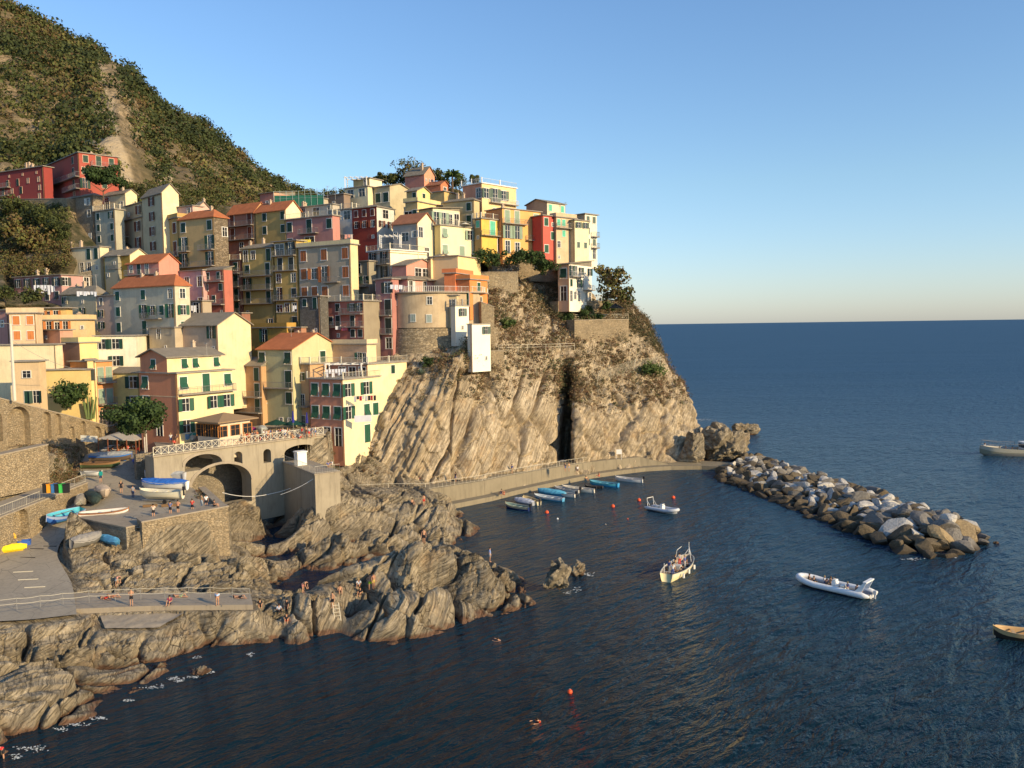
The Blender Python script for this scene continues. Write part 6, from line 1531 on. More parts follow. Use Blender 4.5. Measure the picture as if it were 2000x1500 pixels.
def skin_mesh(name, J, chain_edges, rad, root, lvl=1, hands=True):
    V = []; idx = {}; Rr = []; E = []
    for a, b in chain_edges:
        for k in (a, b):
            if k not in idx: idx[k] = len(V); V.append(J[k]); Rr.append(rad(k))
        E.append((idx[a], idx[b]))
    if hands:
        for n, s in (('l', -1), ('r', 1)):
            if n + 'wr' not in idx: continue
            w_ = J[n + 'wr']; d = (w_ - J[n + 'el']).normalized(); side = d.cross(Vector((0, -1, .2))).normalized()
            palm = w_ + d * .085; pi_ = len(V); V.append(palm); Rr.append(.034); E.append((idx[n + 'wr'], pi_))
            for f, (o_, L_) in enumerate(((-.030, .070), (-.010, .085), (.012, .078), (.030, .062))):
                V.append(palm + side * o_ * 1.4 + d * L_ + Vector((0, -.02, -.01))); Rr.append(.010); E.append((pi_, len(V) - 1))
            V.append(w_ + d * .05 + side * -.065 + Vector((0, -.03, 0))); Rr.append(.012); E.append((pi_, len(V) - 1))
    me = bpy.data.meshes.new(name); me.from_pydata([tuple(v) for v in V], E, [])
    o = bpy.data.objects.new('tmp', me); AUX.collection.objects.link(o); md = o.modifiers.new('s', 'SKIN'); md.use_smooth_shade = True
    if not me.skin_vertices: o.modifiers.clear(); raise RuntimeError('no skin data')
    for i, sv in enumerate(me.skin_vertices[0].data): sv.radius = (Rr[i], Rr[i]); sv.use_root = (i == idx[root])
    sub = o.modifiers.new('u', 'SUBSURF'); sub.levels = lvl; sub.render_levels = lvl
    out = baked(o); out.name = name
    bpy.data.objects.remove(o); out.materials.clear(); out.materials.append(None)
    return out
BODY = [('hip', 'waist'), ('waist', 'chest'), ('chest', 'neck'), ('neck', 'head'), ('head', 'crown')] + [e for n in 'lr' for e in (('chest', n + 'sh'), (n + 'sh', n + 'el'), (n + 'el', n + 'wr'), ('hip', n + 'hp'), (n + 'hp', n + 'kn'), (n + 'kn', n + 'an'), (n + 'an', n + 'to'))]
def rad_of(scale=1.0, add=0.0): return lambda k: RADII[k if k in RADII else k[1:]] * scale + add
PM = {}
def pose_meshes(p):
    if p in PM: return PM[p]
    J = pose(p); d = {}
    d['body'] = skin_mesh('body', J, BODY, rad_of(), 'hip')
    J2 = dict(J)
    for n in 'lr': J2[n + 'sl'] = J[n + 'sh'].lerp(J[n + 'el'], .75)
    RADII['sl'] = .048; RADII['lg'] = .07
    d['shirt'] = skin_mesh('shirt', J2, [('hip', 'waist'), ('waist', 'chest')] + [e for n in 'lr' for e in (('chest', n + 'sh'), (n + 'sh', n + 'sl'))], rad_of(1.0, .022), 'hip', hands=False)
    for n in 'lr': J2[n + 'lg'] = J[n + 'hp'].lerp(J[n + 'kn'], .7)
    d['shorts'] = skin_mesh('shorts', J2, [('waist', 'hip')] + [e for n in 'lr' for e in (('hip', n + 'hp'), (n + 'hp', n + 'lg'))], lambda k: (RADII[k if k in RADII else k[1:]] + .018) * (.95 if k == 'waist' else 1), 'hip', hands=False)
    d['trousers'] = skin_mesh('trousers', J, [('waist', 'hip')] + [e for n in 'lr' for e in (('hip', n + 'hp'), (n + 'hp', n + 'kn'), (n + 'kn', n + 'an'))], lambda k: (RADII[k if k in RADII else k[1:]] + .018) * (.95 if k == 'waist' else 1), 'hip', hands=False)
    h, c, nk = J['head'], J['crown'], J['neck']; ax = (c - nk).normalized()
    bm = bmesh.new(); bmesh.ops.create_icosphere(bm, subdivisions=2, radius=.112)
    back = Vector((0, 1, 0)) if p != 'lie' else Vector((0, 0, -1)); back = (back - ax * back.dot(ax)).normalized()
    for v in bm.verts:
        f = v.co.dot(-back); v.co = v.co * (1.0 if f < .03 else .8) + ax * .02 + back * .014
    for v in bm.verts: v.co += h.lerp(c, .35)
    me = bpy.data.meshes.new('hair'); bm.to_mesh(me); bm.free(); me.materials.append(None); d['hair'] = me
    q = MB(); fr = -back; sd = ax.cross(fr)
    ce = h.lerp(c, .25)
    q.bar(ce + fr * .08 - ax * .035, ce + fr * .118 - ax * .05, .012, 5); d['nose'] = q.mesh('nose', None); d['nose'].materials.append(None)
    q = MB()
    for s in (-1, 1): q.bar(ce + fr * .088 + sd * s * .034, ce + fr * .098 + sd * s * .034, .011, 5)
    q.bar(ce + fr * .085 - ax * .08 - sd * .02, ce + fr * .085 - ax * .08 + sd * .02, .007, 4)
    for s in (-1, 1): q.bar(ce + sd * s * .09 - ax * .01, ce + sd * s * .105 + ax * .02, .014, 4)
    d['face'] = q.mesh('face', None); d['face'].materials.append(None)
    PM[p] = d; return d
def person(label, ps, loc, face, top=None, bottom=(0.05, 0.05, 0.06), hair=0, skin=0, long=False, h=1.0, group=None):
    d = pose_meshes(ps)
    r = bpy.data.objects.new('person', None); COL.objects.link(r); r.location = loc; r.rotation_euler = (0, 0, R(face)); r.scale = (h, h, h)
    tag(r, label, 'person', group)
    with_mat(obj('body', d['body'], r), SKIN[skin]); with_mat(obj('hair', d['hair'], r), HAIR[hair]); with_mat(obj('nose', d['nose'], r), SKIN[skin]); with_mat(obj('face', d['face'], r), HAIR[0])
    if top: with_mat(obj('shirt', d['shirt'], r), flat(top, .8, 'cloth'))
    if bottom: k = 'trousers' if long else 'shorts'; with_mat(obj(k, d[k], r), flat(bottom, .8, 'cloth'))
    return r
def who(label, ps, px, py, face, top=None, bottom=(0.04, 0.04, 0.05), on=None, z=None, D=None, **k):
    p = (at(px, py, D) if D else gz(px, py, z)) if (z is not None or D) else hit(px, py, on)
    return person(label, ps, p, face, top, bottom, **k)
RK = ('shore_rocks', 'slipway'); BLK = (0.02, 0.02, 0.025); NAVY = (0.03, 0.05, 0.12); WH = (0.7, 0.7, 0.68); REDC = (0.55, 0.05, 0.03)

# ------------------------------------------------------------------ boats
def bpaint(rgb, name='boat_paint'): return flat(rgb, .45, name, var=.1)
def hull_mesh(L, B, H, inner=True, keel=.0, transom=.55, sheer=.35, n=16, thick=.05):
    """bow towards +x, waterline at z = 0"""
    secs = []
    for i in range(n + 1):
        t = i / n; x = (t - .5) * L
        hb = B / 2 * (transom + (1 - transom) * math.sin(min(1, t / .45) * math.pi / 2)) if t < .45 else B / 2 * math.sqrt(max(0, 1 - ((t - .45) / .55) ** 2.3))
        hb = max(hb, .02); zs = H * (1 + sheer * (2 * t - 1) ** 2 * (1.25 if t > .5 else .45)); zk = -H * .55 + H * .9 * max(0, (t - .8) / .2) ** 2
        secs.append((x, hb, zs, zk))
    V = []; F = []; mi = []; K = 5
    for x, hb, zs, zk in secs:
        for k in range(2 * K + 1):
            a = (k - K) / K; s = abs(a); y = math.copysign(hb * s ** .62, a) if a else 0; z = zk + (zs - zk) * s ** 1.9; V.append((x, y, z))
    m_ = 2 * K + 1
    for i in range(n):
        for k in range(2 * K): F.append((i * m_ + k, (i + 1) * m_ + k, (i + 1) * m_ + k + 1, i * m_ + k + 1)); mi.append(0 if abs(k - K + .5) < 4 else 1)
    F.append(tuple(range(m_))[::-1]); mi.append(0)
    b = len(V)
    for x, hb, zs, zk in secs:          # gunwale and inside
        h2 = max(hb - .09, .005); h3 = max(hb - .13, .004); zf = min(zk + .22 + (0), zs - .1)
        for y, z in ((-hb - .02, zs + .03), (-h2, zs + .03), (-h3, zs - .12), (-h3 * .75, zf), (h3 * .75, zf), (h3, zs - .12), (h2, zs + .03), (hb + .02, zs + .03)): V.append((x * .985, y, z))
    for i in range(n):
        for k in range(7): F.append((b + i * 8 + k, b + i * 8 + k + 1, b + (i + 1) * 8 + k + 1, b + (i + 1) * 8 + k)); mi.append(1 if k in (0, 6) else 2)
    F.append(tuple(b + k for k in range(8))); mi.append(2)
    return V, F, mi, secs
def place(o, p, dirv, tilt=0): o.location = p; o.rotation_euler = (tilt, 0, math.atan2(dirv[1], dirv[0]))
def outboard(root, x, z, col=(0.03, .03, .035)):
    q = MB(); q.box(x - .35, x, -.16, .16, z + .1, z + .55); q.box(x - .25, x - .05, -.07, .07, z - .6, z + .1); q.box(x - .3, x + .08, -.04, .04, z - .55, z - .48)
    o = q.build('outboard_motor', bpaint(col), root); 
    md = o.modifiers.new('b', 'BEVEL'); md.width = .05; md.segments = 2
def rowboat(label, p, dirv, L=5, B=1.8, H=.5, col=(.75, .73, .68), trim=None, inside=None, motor=False, thwarts=3, tarp=None, tilt=0, cat='boat', group=None, name='boat', lift=0, oars=False, keel=True):
    r = bpy.data.objects.new(name, None); COL.objects.link(r); tag(r, label, cat, group); place(r, Vector(p) + Vector((0, 0, lift)), dirv, tilt)
    V, F, mi, S = hull_mesh(L, B, H)
    obj('hull', mesh('hull', V, F, [bpaint(col), bpaint(trim or col), bpaint(inside or (.35, .3, .22))], True, mi), r)
    for i in range(thwarts):
        t = .22 + .5 * i / max(1, thwarts - 1); x, hb, zs, zk = S[int(t * 16)]
        q = MB(); q.box(x - .14, x + .14, -hb + .1, hb - .1, zs - .2, zs - .15); q.build('thwart', M_wood if not inside else bpaint([min(1, c * 1.3) for c in inside]), r)
    if keel:
        q = MB(); q.bar((L * .5 - .03, 0, S[-1][3] - .1), (L * .5 + .02, 0, S[-1][2] + .14), .05, 5); q.bar((-L * .45, 0, S[0][3] - .04), (L * .36, 0, -H * .55 - .04), .045, 4); q.build('stem_post', bpaint(trim or col), r)
    if motor: outboard(r, -L / 2, S[0][2])
    if tarp:
        V = []; F = []; rr = random.Random(int(L * 100) + len(label)); n = len(S)
        for i, (x, hb, zs, zk) in enumerate(S):
            for k in range(7):
                a = (k - 3) / 3; hump = .42 * (1 - a * a) * (1 - abs(2 * i / (n - 1) - 1) ** 3) ; V.append((x * 1.01, a * (hb + .06), zs + .05 + hump + rr.uniform(-.05, .05) - (.16 if abs(a) == 1 else 0)))
        for i in range(n - 1):
            for k in range(6): F.append((i * 7 + k, i * 7 + k + 1, (i + 1) * 7 + k + 1, (i + 1) * 7 + k))
        obj('tarpaulin', mesh('tarpaulin', V, F, flat(tarp, .65, 'tarpaulin', var=.25), False), r)
    if oars:
        q = MB(); q.bar((-L * .3, -.25, S[4][2]), (L * .28, -.1, S[8][2] + .02), .03, 4); q.build('oar', M_wood, r)
    return r
def rib(label, p, dirv, L, B, console=True, arch=False, tube=(.72, .72, .70), stripe=None):
    r = bpy.data.objects.new('inflatable_boat', None); COL.objects.link(r); tag(r, label, 'boat'); place(r, p, dirv)
    V, F, mi, S = hull_mesh(L * .97, B * .82, .38); obj('hull', mesh('hull', V, F, [bpaint((.6, .6, .58)), bpaint((.6, .6, .58)), bpaint((.32, .32, .33))], True, mi), r)
    pts = []; n = 26; tr = B * .115
    for i in range(n + 1):
        t = i / n; a = -math.pi / 2 + math.pi * t
        if i < 8: pts.append(Vector((-L * .5 + (L * .72) * i / 8, -B / 2 + tr, .38 + .05 * i / 8)))
        elif i > n - 8: pts.append(Vector((-L * .5 + (L * .72) * (n - i) / 8, B / 2 - tr, .38 + .05 * (n - i) / 8)))
        else:
            u = (i - 8) / (n - 16); an = -math.pi / 2 + math.pi * u; pts.append(Vector((L * .22 + math.cos(an) * L * .27, math.sin(an) * (B / 2 - tr), .43 + .28 * math.cos(an))))
    Vt = []; Ft = []; m_ = 10
    for i, p_ in enumerate(pts):
        d = (pts[min(n, i + 1)] - pts[max(0, i - 1)]).normalized(); sd = Vector((0, 0, 1)).cross(d).normalized(); u2 = d.cross(sd); rr = tr * (1 if 0 < i < n else .35)
        for k in range(m_): t = 2 * math.pi * k / m_; Vt.append(p_ + (sd * math.cos(t) + u2 * math.sin(t)) * rr)
    for i in range(n):
        for k in range(m_): Ft.append((i * m_ + k, i * m_ + (k + 1) % m_, (i + 1) * m_ + (k + 1) % m_, (i + 1) * m_ + k))
    Ft += [tuple(range(m_))[::-1], tuple(range(n * m_, (n + 1) * m_))]
    obj('tube', mesh('tube', Vt, Ft, bpaint(tube), True), r)
    if console:
        q = MB(); q.box(-.35, .25, -.38, .38, .1, 1.05); q.box(-.28, .18, -.34, .34, 1.05, 1.25); o = q.build('console', bpaint((.78, .77, .74)), r); md = o.modifiers.new('b', 'BEVEL'); md.width = .08; md.segments = 2
        q = MB(); q.add([(.2, -.36, 1.05), (.2, .36, 1.05), (-.02, .34, 1.55), (-.02, -.34, 1.55)], [(0, 1, 2, 3)]); q.build('windscreen', M_glass, r)
        q = MB(); q.box(-1.15, -.75, -.35, .35, .1, .75); q.build('seat', bpaint((.7, .68, .62)), r)
    x0 = -L * .40; hh = 1.9
    if arch:
        q = MB()
        for s in (-1, 1):
            q.add([(x0 + .1, s * B * .36, .55), (x0 + .9, s * B * .36, .55), (x0 - .15, s * B * .34, 1.75), (x0 - .45, s * B * .34, 1.75), (x0 + .1, s * B * .33, .55), (x0 + .9, s * B * .33, .55), (x0 - .15, s * B * .31, 1.75), (x0 - .45, s * B * .31, 1.75)], [(0, 1, 2, 3), (7, 6, 5, 4), (0, 4, 5, 1), (1, 5, 6, 2), (2, 6, 7, 3), (3, 7, 4, 0)])
        q.box(x0 - .5, x0 - .1, -B * .36, B * .36, 1.75, 1.88); q.build('roll_bar', bpaint((.78, .77, .74)), r)
    else:
        q = MB(); q.tube([(x0, -B * .34, .5), (x0 - .15, -B * .33, hh), (x0 - .15, B * .33, hh), (x0, B * .34, .5)], .05, 6); q.tube([(x0 + .7, -B * .34, .5), (x0 - .1, -B * .33, hh - .4)], .03, 5); q.tube([(x0 + .7, B * .34, .5), (x0 - .1, B * .33, hh - .4)], .03, 5); q.build('roll_bar', M_white, r)
    outboard(r, -L * .5, .35, (.55, .55, .55) if arch else (.1, .1, .1))
    if stripe: q = MB(); q.box(-.9, -.2, -B / 2 - .012, -B / 2 + .04, .3, .55); q.build('side_mark', bpaint(stripe), r)
    return r
mdir = Vector((-.43, .9, 0))
def sea(px, py): return gz(px, py, 0)
GM = 'small boats moored along the quay'
navy = rowboat('navy blue boat with colourful gear, leftmost of the moored boats', sea(1011, 994), (-.75, .66), 5.2, 1.9, .55, (.02, .04, .16), (.5, .45, .3), (.18, .25, .22), motor=True, group=GM)
rowboat('grey tarpaulin covered boat right behind the navy one', sea(1024, 984), (-.7, .7), 4.4, 1.7, .5, (.3, .32, .36), tarp=(.42, .45, .52), group=GM)
rowboat('cream open boat moored between the grey covered one and the light blue pair', sea(1038, 982), (-.5, .85), 5.0, 1.9, .55, (.62, .55, .38), (.6, .5, .3), (.42, .33, .18), group=GM, motor=True)
rowboat('light blue open boat, the nearer of the light blue pair', sea(1072, 976), (-.80, .6), 6.0, 1.9, .5, (.08, .30, .48), (.6, .65, .68), (.45, .50, .52), group=GM)
rowboat('light blue boat with turquoise cover, farther of the light blue pair', sea(1077, 966), (-.80, .6), 5.8, 1.8, .55, (.07, .30, .50), tarp=(.10, .38, .55), group=GM)
rowboat('white boat with black motor beside the light blue pair', sea(1098, 968), (-.80, .6), 5.6, 1.8, .5, (.72, .70, .64), None, (.4, .38, .34), motor=True, group=GM)
rowboat('white boat in the middle of the three white moored boats', sea(1108, 960), (-.80, .6), 5.2, 1.7, .5, (.66, .64, .60), None, (.25, .25, .26), motor=True, group=GM)
rowboat('long cream white boat, right hand one of the three white moored boats', sea(1130, 959), (-.85, .53), 6.6, 1.9, .55, (.74, .70, .60), None, (.5, .46, .38), motor=True, group=GM)
rowboat('little black dinghy between the white boats and the bright blue boat', sea(1160, 953), (-.9, .4), 3.4, 1.4, .35, (.03, .03, .035), None, (.05, .05, .05), group=GM)
rowboat('bright blue wooden boat with turquoise stern near the quay end', sea(1180, 949), (-.85, .53), 5.8, 2.0, .6, (.03, .26, .52), (.10, .45, .55), (.10, .30, .40), motor=False, group=GM)
rowboat('white motorboat moored apart, farthest right along the quay', sea(1229, 940), (-.86, .5), 5.6, 1.9, .55, (.72, .72, .70), None, (.38, .38, .38), motor=True, group=GM)
rib('grey inflatable boat with white roll bar anchored in mid harbour', sea(1294, 999), (.66, -.75), 6.0, 2.3, tube=(.55, .57, .60))
# passenger boats
gz1 = sea(1325, 1118)
gozzo = rowboat('cream wooden tour boat crowded with passengers near the harbour mouth', gz1, (.50, .86), 8.6, 2.8, .85, (.80, .68, .38), (.75, .68, .5), (.35, .30, .25), thwarts=4, name='tour_boat')
q = MB()
for s in (-1, 1): q.tube([(1.8, s * 1.0, 1.0), (1.8, s * .8, 2.2), (2.6, s * .5, 2.5)], .03, 5)
q.tube([(3.6, -.4, 1.3), (4.1, 0, 2.0), (3.6, .4, 1.3)], .03, 5); q.bar((4.0, 0, 1.2), (4.0, 0, 2.8), .03, 5); q.bar((-3.6, .5, .9), (-3.6, .5, 2.0), .03, 5)
q.build('rails', M_white, gozzo)
q = MB(); q.box(-1.0, .0, -.5, .5, .3, 1.05); q.build('engine_cover', bpaint((.6, .55, .45)), gozzo)
for i in range(3):
    q = MB(); x = -2.4 + 2.0 * i; q.bar((x, -1.45, .2), (x, -1.45, .7), .13, 8); q.build('fender', M_white, gozzo)
ribp = sea(1630, 1152)
tour = rib('white inflatable tour boat with radar arch and passengers, right of the cream tour boat', ribp, (-.70, .71), 8.6, 2.9, arch=True, tube=(.75, .75, .73), stripe=(.05, .4, .3))
# ferry at the right edge
fp = sea(2010, 889)
fer = rowboat('olive grey excursion boat with flat foredeck entering at the right edge', fp, (-1, .08), 21, 5.0, 1.5, (.25, .25, .19), (.45, .43, .35), (.30, .29, .26), thwarts=5, name='excursion_boat', keel=False)
q = MB(); q.box(-8, 1.5, -1.9, 1.9, .4, 2.9); o = q.build('cabin', bpaint((.6, .6, .58)), fer)
q = MB()
for i in range(6): q.box(-7.4 + 1.5 * i, -6.4 + 1.5 * i, -1.93, -1.905, 1.7, 2.5); q.box(-7.4 + 1.5 * i, -6.4 + 1.5 * i, 1.905, 1.93, 1.7, 2.5)
q.box(1.51, 1.53, -1.5, 1.5, 1.7, 2.5); q.build('cabin_window', M_glass, fer)
q = MB(); railing_mb(q, [(2, -2.2, 1.7), (6, -2.0, 1.9), (9, -1.0, 2.3), (10.2, 0, 2.5), (9, 1.0, 2.3), (6, 2.0, 1.9), (2, 2.2, 1.7)], .9, 1.0, .025); q.build('bow_railing', M_metal, fer)
rowboat('dark hulled wooden boat with tan interior cut by the right edge', sea(2003, 1248), (-.95, .3), 5.4, 2.2, .7, (.035, .03, .025), (.5, .36, .18), (.48, .30, .13), name='boat')
# ---- boats ashore
SL = ('slipway', 'square', 'shore_rocks')
rowboat('blue and turquoise wooden boat tilted on the slipway by the arch wall', hit(126, 1018, SL), (-.32, -.95), 5.4, 2.0, .62, (.05, .16, .48), (.35, .42, .6), (.10, .45, .55), tilt=-.22, lift=.42, oars=True)
rowboat('beige boat under a fitted pinkish cover in the middle of the boat yard', hit(201, 970, SL), (.55, -.83), 4.8, 1.9, .6, (.48, .38, .28), tarp=(.50, .40, .30), lift=.42)
rowboat('boat under a dark green tarpaulin leaning beside the slipway wall', hit(180, 984, SL), (.62, -.78), 4.6, 1.9, .6, (.05, .07, .06), tarp=(.03, .05, .045), tilt=-.3, lift=.5)
rowboat('beige boat with grey cover tipped up on its side at the wall foot', hit(155, 990, SL), (.25, -.97), 3.8, 1.5, .5, (.40, .33, .24), (.5, .45, .35), tarp=(.28, .25, .2), tilt=-.9, lift=.7)
rowboat('narrow white flat bottomed boat lying on the slipway edge', hit(203, 1008, SL), (.92, .40), 5.6, 1.3, .35, (.78, .76, .72), (.35, .16, .08), (.6, .58, .52), lift=.3, tilt=.12)
tr = rowboat('cream fibreglass boat on a low trailer, front one in the boat yard', hit(316, 981, SL), (-.985, .17), 6.0, 2.1, .62, (.78, .70, .50), (.7, .66, .5), (.6, .55, .42), lift=.85, motor=True)
q = MB(); q.bar((-2.6, -.5, -.55), (2.4, -.5, -.5), .05, 4); q.bar((-2.6, .5, -.55), (2.4, .5, -.5), .05, 4); q.bar((-1, -.8, -.6), (-1, .8, -.6), .05, 4)
q.build('trailer', M_metal, tr)
for s in (-1, 1): q = MB(); q.bar((-1, s * .85, -.58), (-1, s * 1.02, -.58), .27, 12); q.build('wheel', flat((.02, .02, .02), .8, 'rubber'), tr)
rowboat('white boat under a bright blue tarpaulin behind the cream trailer boat', hit(322, 962, SL), (-.985, .17), 6.6, 2.2, .7, (.74, .72, .66), tarp=(.03, .14, .50), lift=.75)
rowboat('boat hidden by a pale grey canopy at the back of the boat yard', hit(322, 948, SL), (-.985, .17), 6.0, 2.2, .7, (.4, .4, .4), tarp=(.36, .37, .37), lift=1.0)
rowboat('small boat wrapped in blue tarpaulin by the tall lamp post', hit(273, 914, SL), (.35, -.93), 4.2, 1.9, .7, (.02, .06, .30), tarp=(.02, .09, .45), lift=.5)
rowboat('green and brown wooden boat lying in front of the restaurant', hit(197, 915, SL), (.98, .1), 5.4, 1.8, .5, (.08, .11, .05), (.30, .17, .08), (.14, .08, .04), lift=.4)
rowboat('long boat with blue stripe and grey cover beside the restaurant fence', hit(217, 902, SL), (.98, .12), 6.0, 1.9, .6, (.14, .10, .07), (.05, .2, .6), tarp=(.30, .31, .30), lift=.5)
rowboat('low white dinghy at the foot of the bank left of the green boat', hit(180, 930, SL), (.97, -.1), 3.0, 1.3, .35, (.65, .65, .62), None, (.4, .4, .38), lift=.25)
rowboat('light blue canoe lying below the shaded end of the boat yard wall', hit(213, 1064, SL), (.80, -.60), 4.6, .95, .32, (.08, .30, .50), None, (.06, .22, .38), lift=.35, thwarts=2, tarp=(.10, .33, .52), name='canoe')
rowboat('bright yellow kayak at the left edge of the slipway', hit(27, 1078, SL), (.80, .55), 2.6, .75, .25, (.85, .62, .02), None, (.8, .55, .02), lift=.25, thwarts=1, tarp=(.88, .66, .02), name='kayak')
rowboat('boat under a stiff grey tarpaulin standing where the slipway bends', hit(168, 1068, SL), (.45, .85), 3.6, 1.7, .6, (.2, .19, .17), tarp=(.27, .25, .22), lift=.5, tilt=.25)
for i, (px, py, c, lab) in enumerate([(379, 862, (.05, .28, .24), 'white boat with green cover, left of the covered boats on the square'), (392, 860, (.06, .10, .35), 'boat under dark blue cover beside the green covered one'), (404, 860, (.22, .40, .70), 'boat under light blue cover in front of the restaurant annex'), (441, 858, (.03, .06, .22), 'dark blue covered boat at the annex corner'), (453, 857, (.10, .30, .60), 'light blue covered boat between the annex and the magenta umbrella'), (512, 850, (.36, .36, .32), 'boat under a grey green cover behind the crowd'), (470, 855, (.12, .10, .06), 'boat under a brown cover left of the magenta umbrella'), (366, 863, (.15, .30, .5), 'small blue boat at the left corner of the square')]):
    rowboat(lab, gz(px, py, 13.05), (.25, -.97), 3.8, 1.7, .6, (.6, .58, .52) if i in (0,) else c, tarp=c, lift=.45)

# ------------------------------------------------------------------ buoys, bins, posts and yard things
def buoy(label, px, py, r=.32, c=(.80, .10, .03)):
    p = sea(px, py); q = bmesh.new(); bmesh.ops.create_uvsphere(q, u_segments=14, v_segments=10, radius=r); me = bpy.data.meshes.new('float'); q.to_mesh(me); q.free()
    me.materials.append(bpaint(c)); me.polygons.foreach_set('use_smooth', [True] * len(me.polygons))
    o = empty('buoy', p + Vector((0, 0, r * .35))); tag(o, label, 'buoy', 'mooring buoys in the harbour'); obj('float', me, o); k = MB(); k.bar((0, 0, r * .9), (0, 0, r * 1.25), .05, 6); k.build('ring', M_metal, o)
buoy('orange buoy nearest the leftmost moored boats', 1068, 1002); buoy('orange buoy between the quay and the anchored grey inflatable', 1197, 990); buoy('orange buoy just left of the inflatable roll bar', 1248, 978)
buoy('orange buoy up right of the anchored inflatable', 1315, 973); buoy('orange marker buoy alone in the dark water, upper one', 1113, 1353, .22); buoy('small white float under the moored boats', 1089, 1014, .16, (.75, .75, .72)); buoy('tiny dull float in mid harbour', 1183, 1025, .12, (.3, .25, .2)); buoy('tiny red float left of the anchored inflatable', 1226, 1014, .12, (.6, .1, .05))
def rope(label, pts, r, mat, name='rope', cat='rope', sag=0, n=14):
    P = [Vector(p) for p in pts]; out = []
    for a, b in zip(P[:-1], P[1:]):
        for i in range(n): t = i / n; out.append(a.lerp(b, t) - Vector((0, 0, sag * 4 * t * (1 - t))))
    out.append(P[-1]); q = MB(); q.tube(out, r, 5); return tag(q.build(name, mat), label, cat)
# bathing railing
def bathing_rail():
    top = [gz(x, y, 4.65) for x, y in ((-60, 1196), (33, 1189), (79, 1184), (123, 1179), (174, 1174), (225, 1171), (275, 1169), (322, 1168), (369, 1167), (411, 1167), (454, 1168), (488, 1169))]
    r = empty('rope_railing', top[0]); tag(r, 'posts with two pale rope lines along the bathing platform', 'railing'); o0 = top[0]
    for p in top: q = MB(); q.bar(p - o0 - Vector((0, 0, .1)), p - o0 + Vector((0, 0, 1.05)), .028, 5); q.build('post', M_metal, r)
    for h in (.98, .5):
        pts = []
        for a, b in zip(top[:-1], top[1:]):
            for i in range(6): t = i / 6; pts.append(a.lerp(b, t) - o0 + Vector((0, 0, h - .28 * t * (1 - t))))
        pts.append(top[-1] - o0 + Vector((0, 0, h))); q = MB(); q.tube(pts, .022, 5); q.build('rope', M_wrail, r)
bathing_rail()
def ladder():
    a = hit(656, 1190, ('shore_rocks',)); b = gz(664, 1232, 0) + Vector((0, -.1, -.5)); a = a + Vector((0, -.1, .7)); r = empty('ladder', b); tag(r, 'pale metal bathing ladder leading from the rocks into the sea', 'ladder'); s = Vector((.28, .1, 0))
    for k in (-1, 1): q = MB(); q.bar(s * k, a - b + s * k, .04, 5); q.build('rail', M_wrail, r)
    for i in range(9): t = (i + .7) / 9.4; c = (a - b) * t; q = MB(); q.bar(c - s, c + s, .03, 5); q.build('rung', M_wrail, r)
ladder()
def mast(label, px, pyt, pyb, D, r=.12, mat=None, cat='lamp post', arms=0, name='lamp_post', lamp=False):
    p = at(px, pyb, D); h = at(px, pyt, D).z - p.z; o = empty(name, p); tag(o, label, cat); q = MB(); q.bar((0, 0, -1), (0, 0, h), r, 8, r2=r * .7); q.build('pole', mat or M_metal, o)
    if arms: q = MB(); q.bar((.28, 0, -.5), (.28, 0, h * .97), r * .8, 6); [q.bar((0, 0, h * t), (.28, 0, h * t), .04, 4) for t in (.2, .5, .8)]; q.build('second_pole', mat or M_metal, o)
    if lamp: q = MB(); q.bar((0, 0, h), (-.7, -.2, h + .05), .04, 5); q.box(-1.1, -.6, -.32, -.1, h - .03, h + .08); q.build('lamp_head', M_metal, o)
    return o
mast('tall pale twin pole beside the restaurant canopy', 284, 815, 898, 121, .11, flat((.55, .5, .42), .6, 'pole_paint'), arms=1)
mast('tall concrete electricity mast in front of the yellow loggia house', 28, 632, 768, 112, .22, flat((.62, .56, .46), .8, 'mast_concrete'), cat='mast', name='electric_mast', lamp=True)
rope('overhead cable sagging from the mast across the yellow house', [at(28, 668, 112), at(176, 724, 119)], .025, M_metal, 'cable', 'cable', .8)
rope('long white hose line drooping from the bridge terrace over the creek', [at(548, 966, 116.5), at(614, 934, 115)], .04, M_white, 'rope', 'rope', .2)
rope('white line sagging in the shade of the creek below the terrace', [at(434, 962, 118), at(510, 968, 120), at(606, 938, 125)], .04, M_white, 'rope', 'rope', .3)
def bin_(label, px, py, c, black=False):
    p = at(px, py, 100.5); r = empty('recycling_bin', p, R(15)); tag(r, label, 'bin', 'recycling bins behind the railing'); q = MB(); q.box(-.32, .32, -.3, .3, 0, 1.0); q.build('body', flat(c, .5, 'bin_plastic'), r); q = MB(); q.box(-.35, .35, -.34, .33, 1.0, 1.12); q.build('lid', flat([v * .8 for v in c], .5, 'bin_plastic'), r)
for lab, px, c in (('black bin left of the orange one', 90, (.02, .02, .02)), ('orange recycling bin behind the railing', 98, (.75, .30, .02)), ('blue recycling bin between the orange and black ones', 107, (.04, .15, .35)), ('black bin left of the green one', 114, (.02, .02, .02)), ('green recycling bin behind the railing', 122, (.05, .45, .08)), ('black bin at the right end of the row', 130, (.02, .02, .02))): bin_(lab, px, 962, c)
def crate(label, px, py, s, c, rz=.4, dz=0):
    p = hit(px, py, SL) + Vector((0, 0, dz)); r = empty('crate', p, rz); tag(r, label, 'crate'); t = .05; a, b, h = s; q = MB(); q.box(-a, a, -b, b, 0, t); q.box(-a, a, -b, -b + t, t, h); q.box(-a, a, b - t, b, t, h); q.box(-a, -a + t, -b + t, b - t, t, h); q.box(a - t, a, -b + t, b - t, t, h); q.build('shell', flat(c, .5, 'crate_plastic'), r)
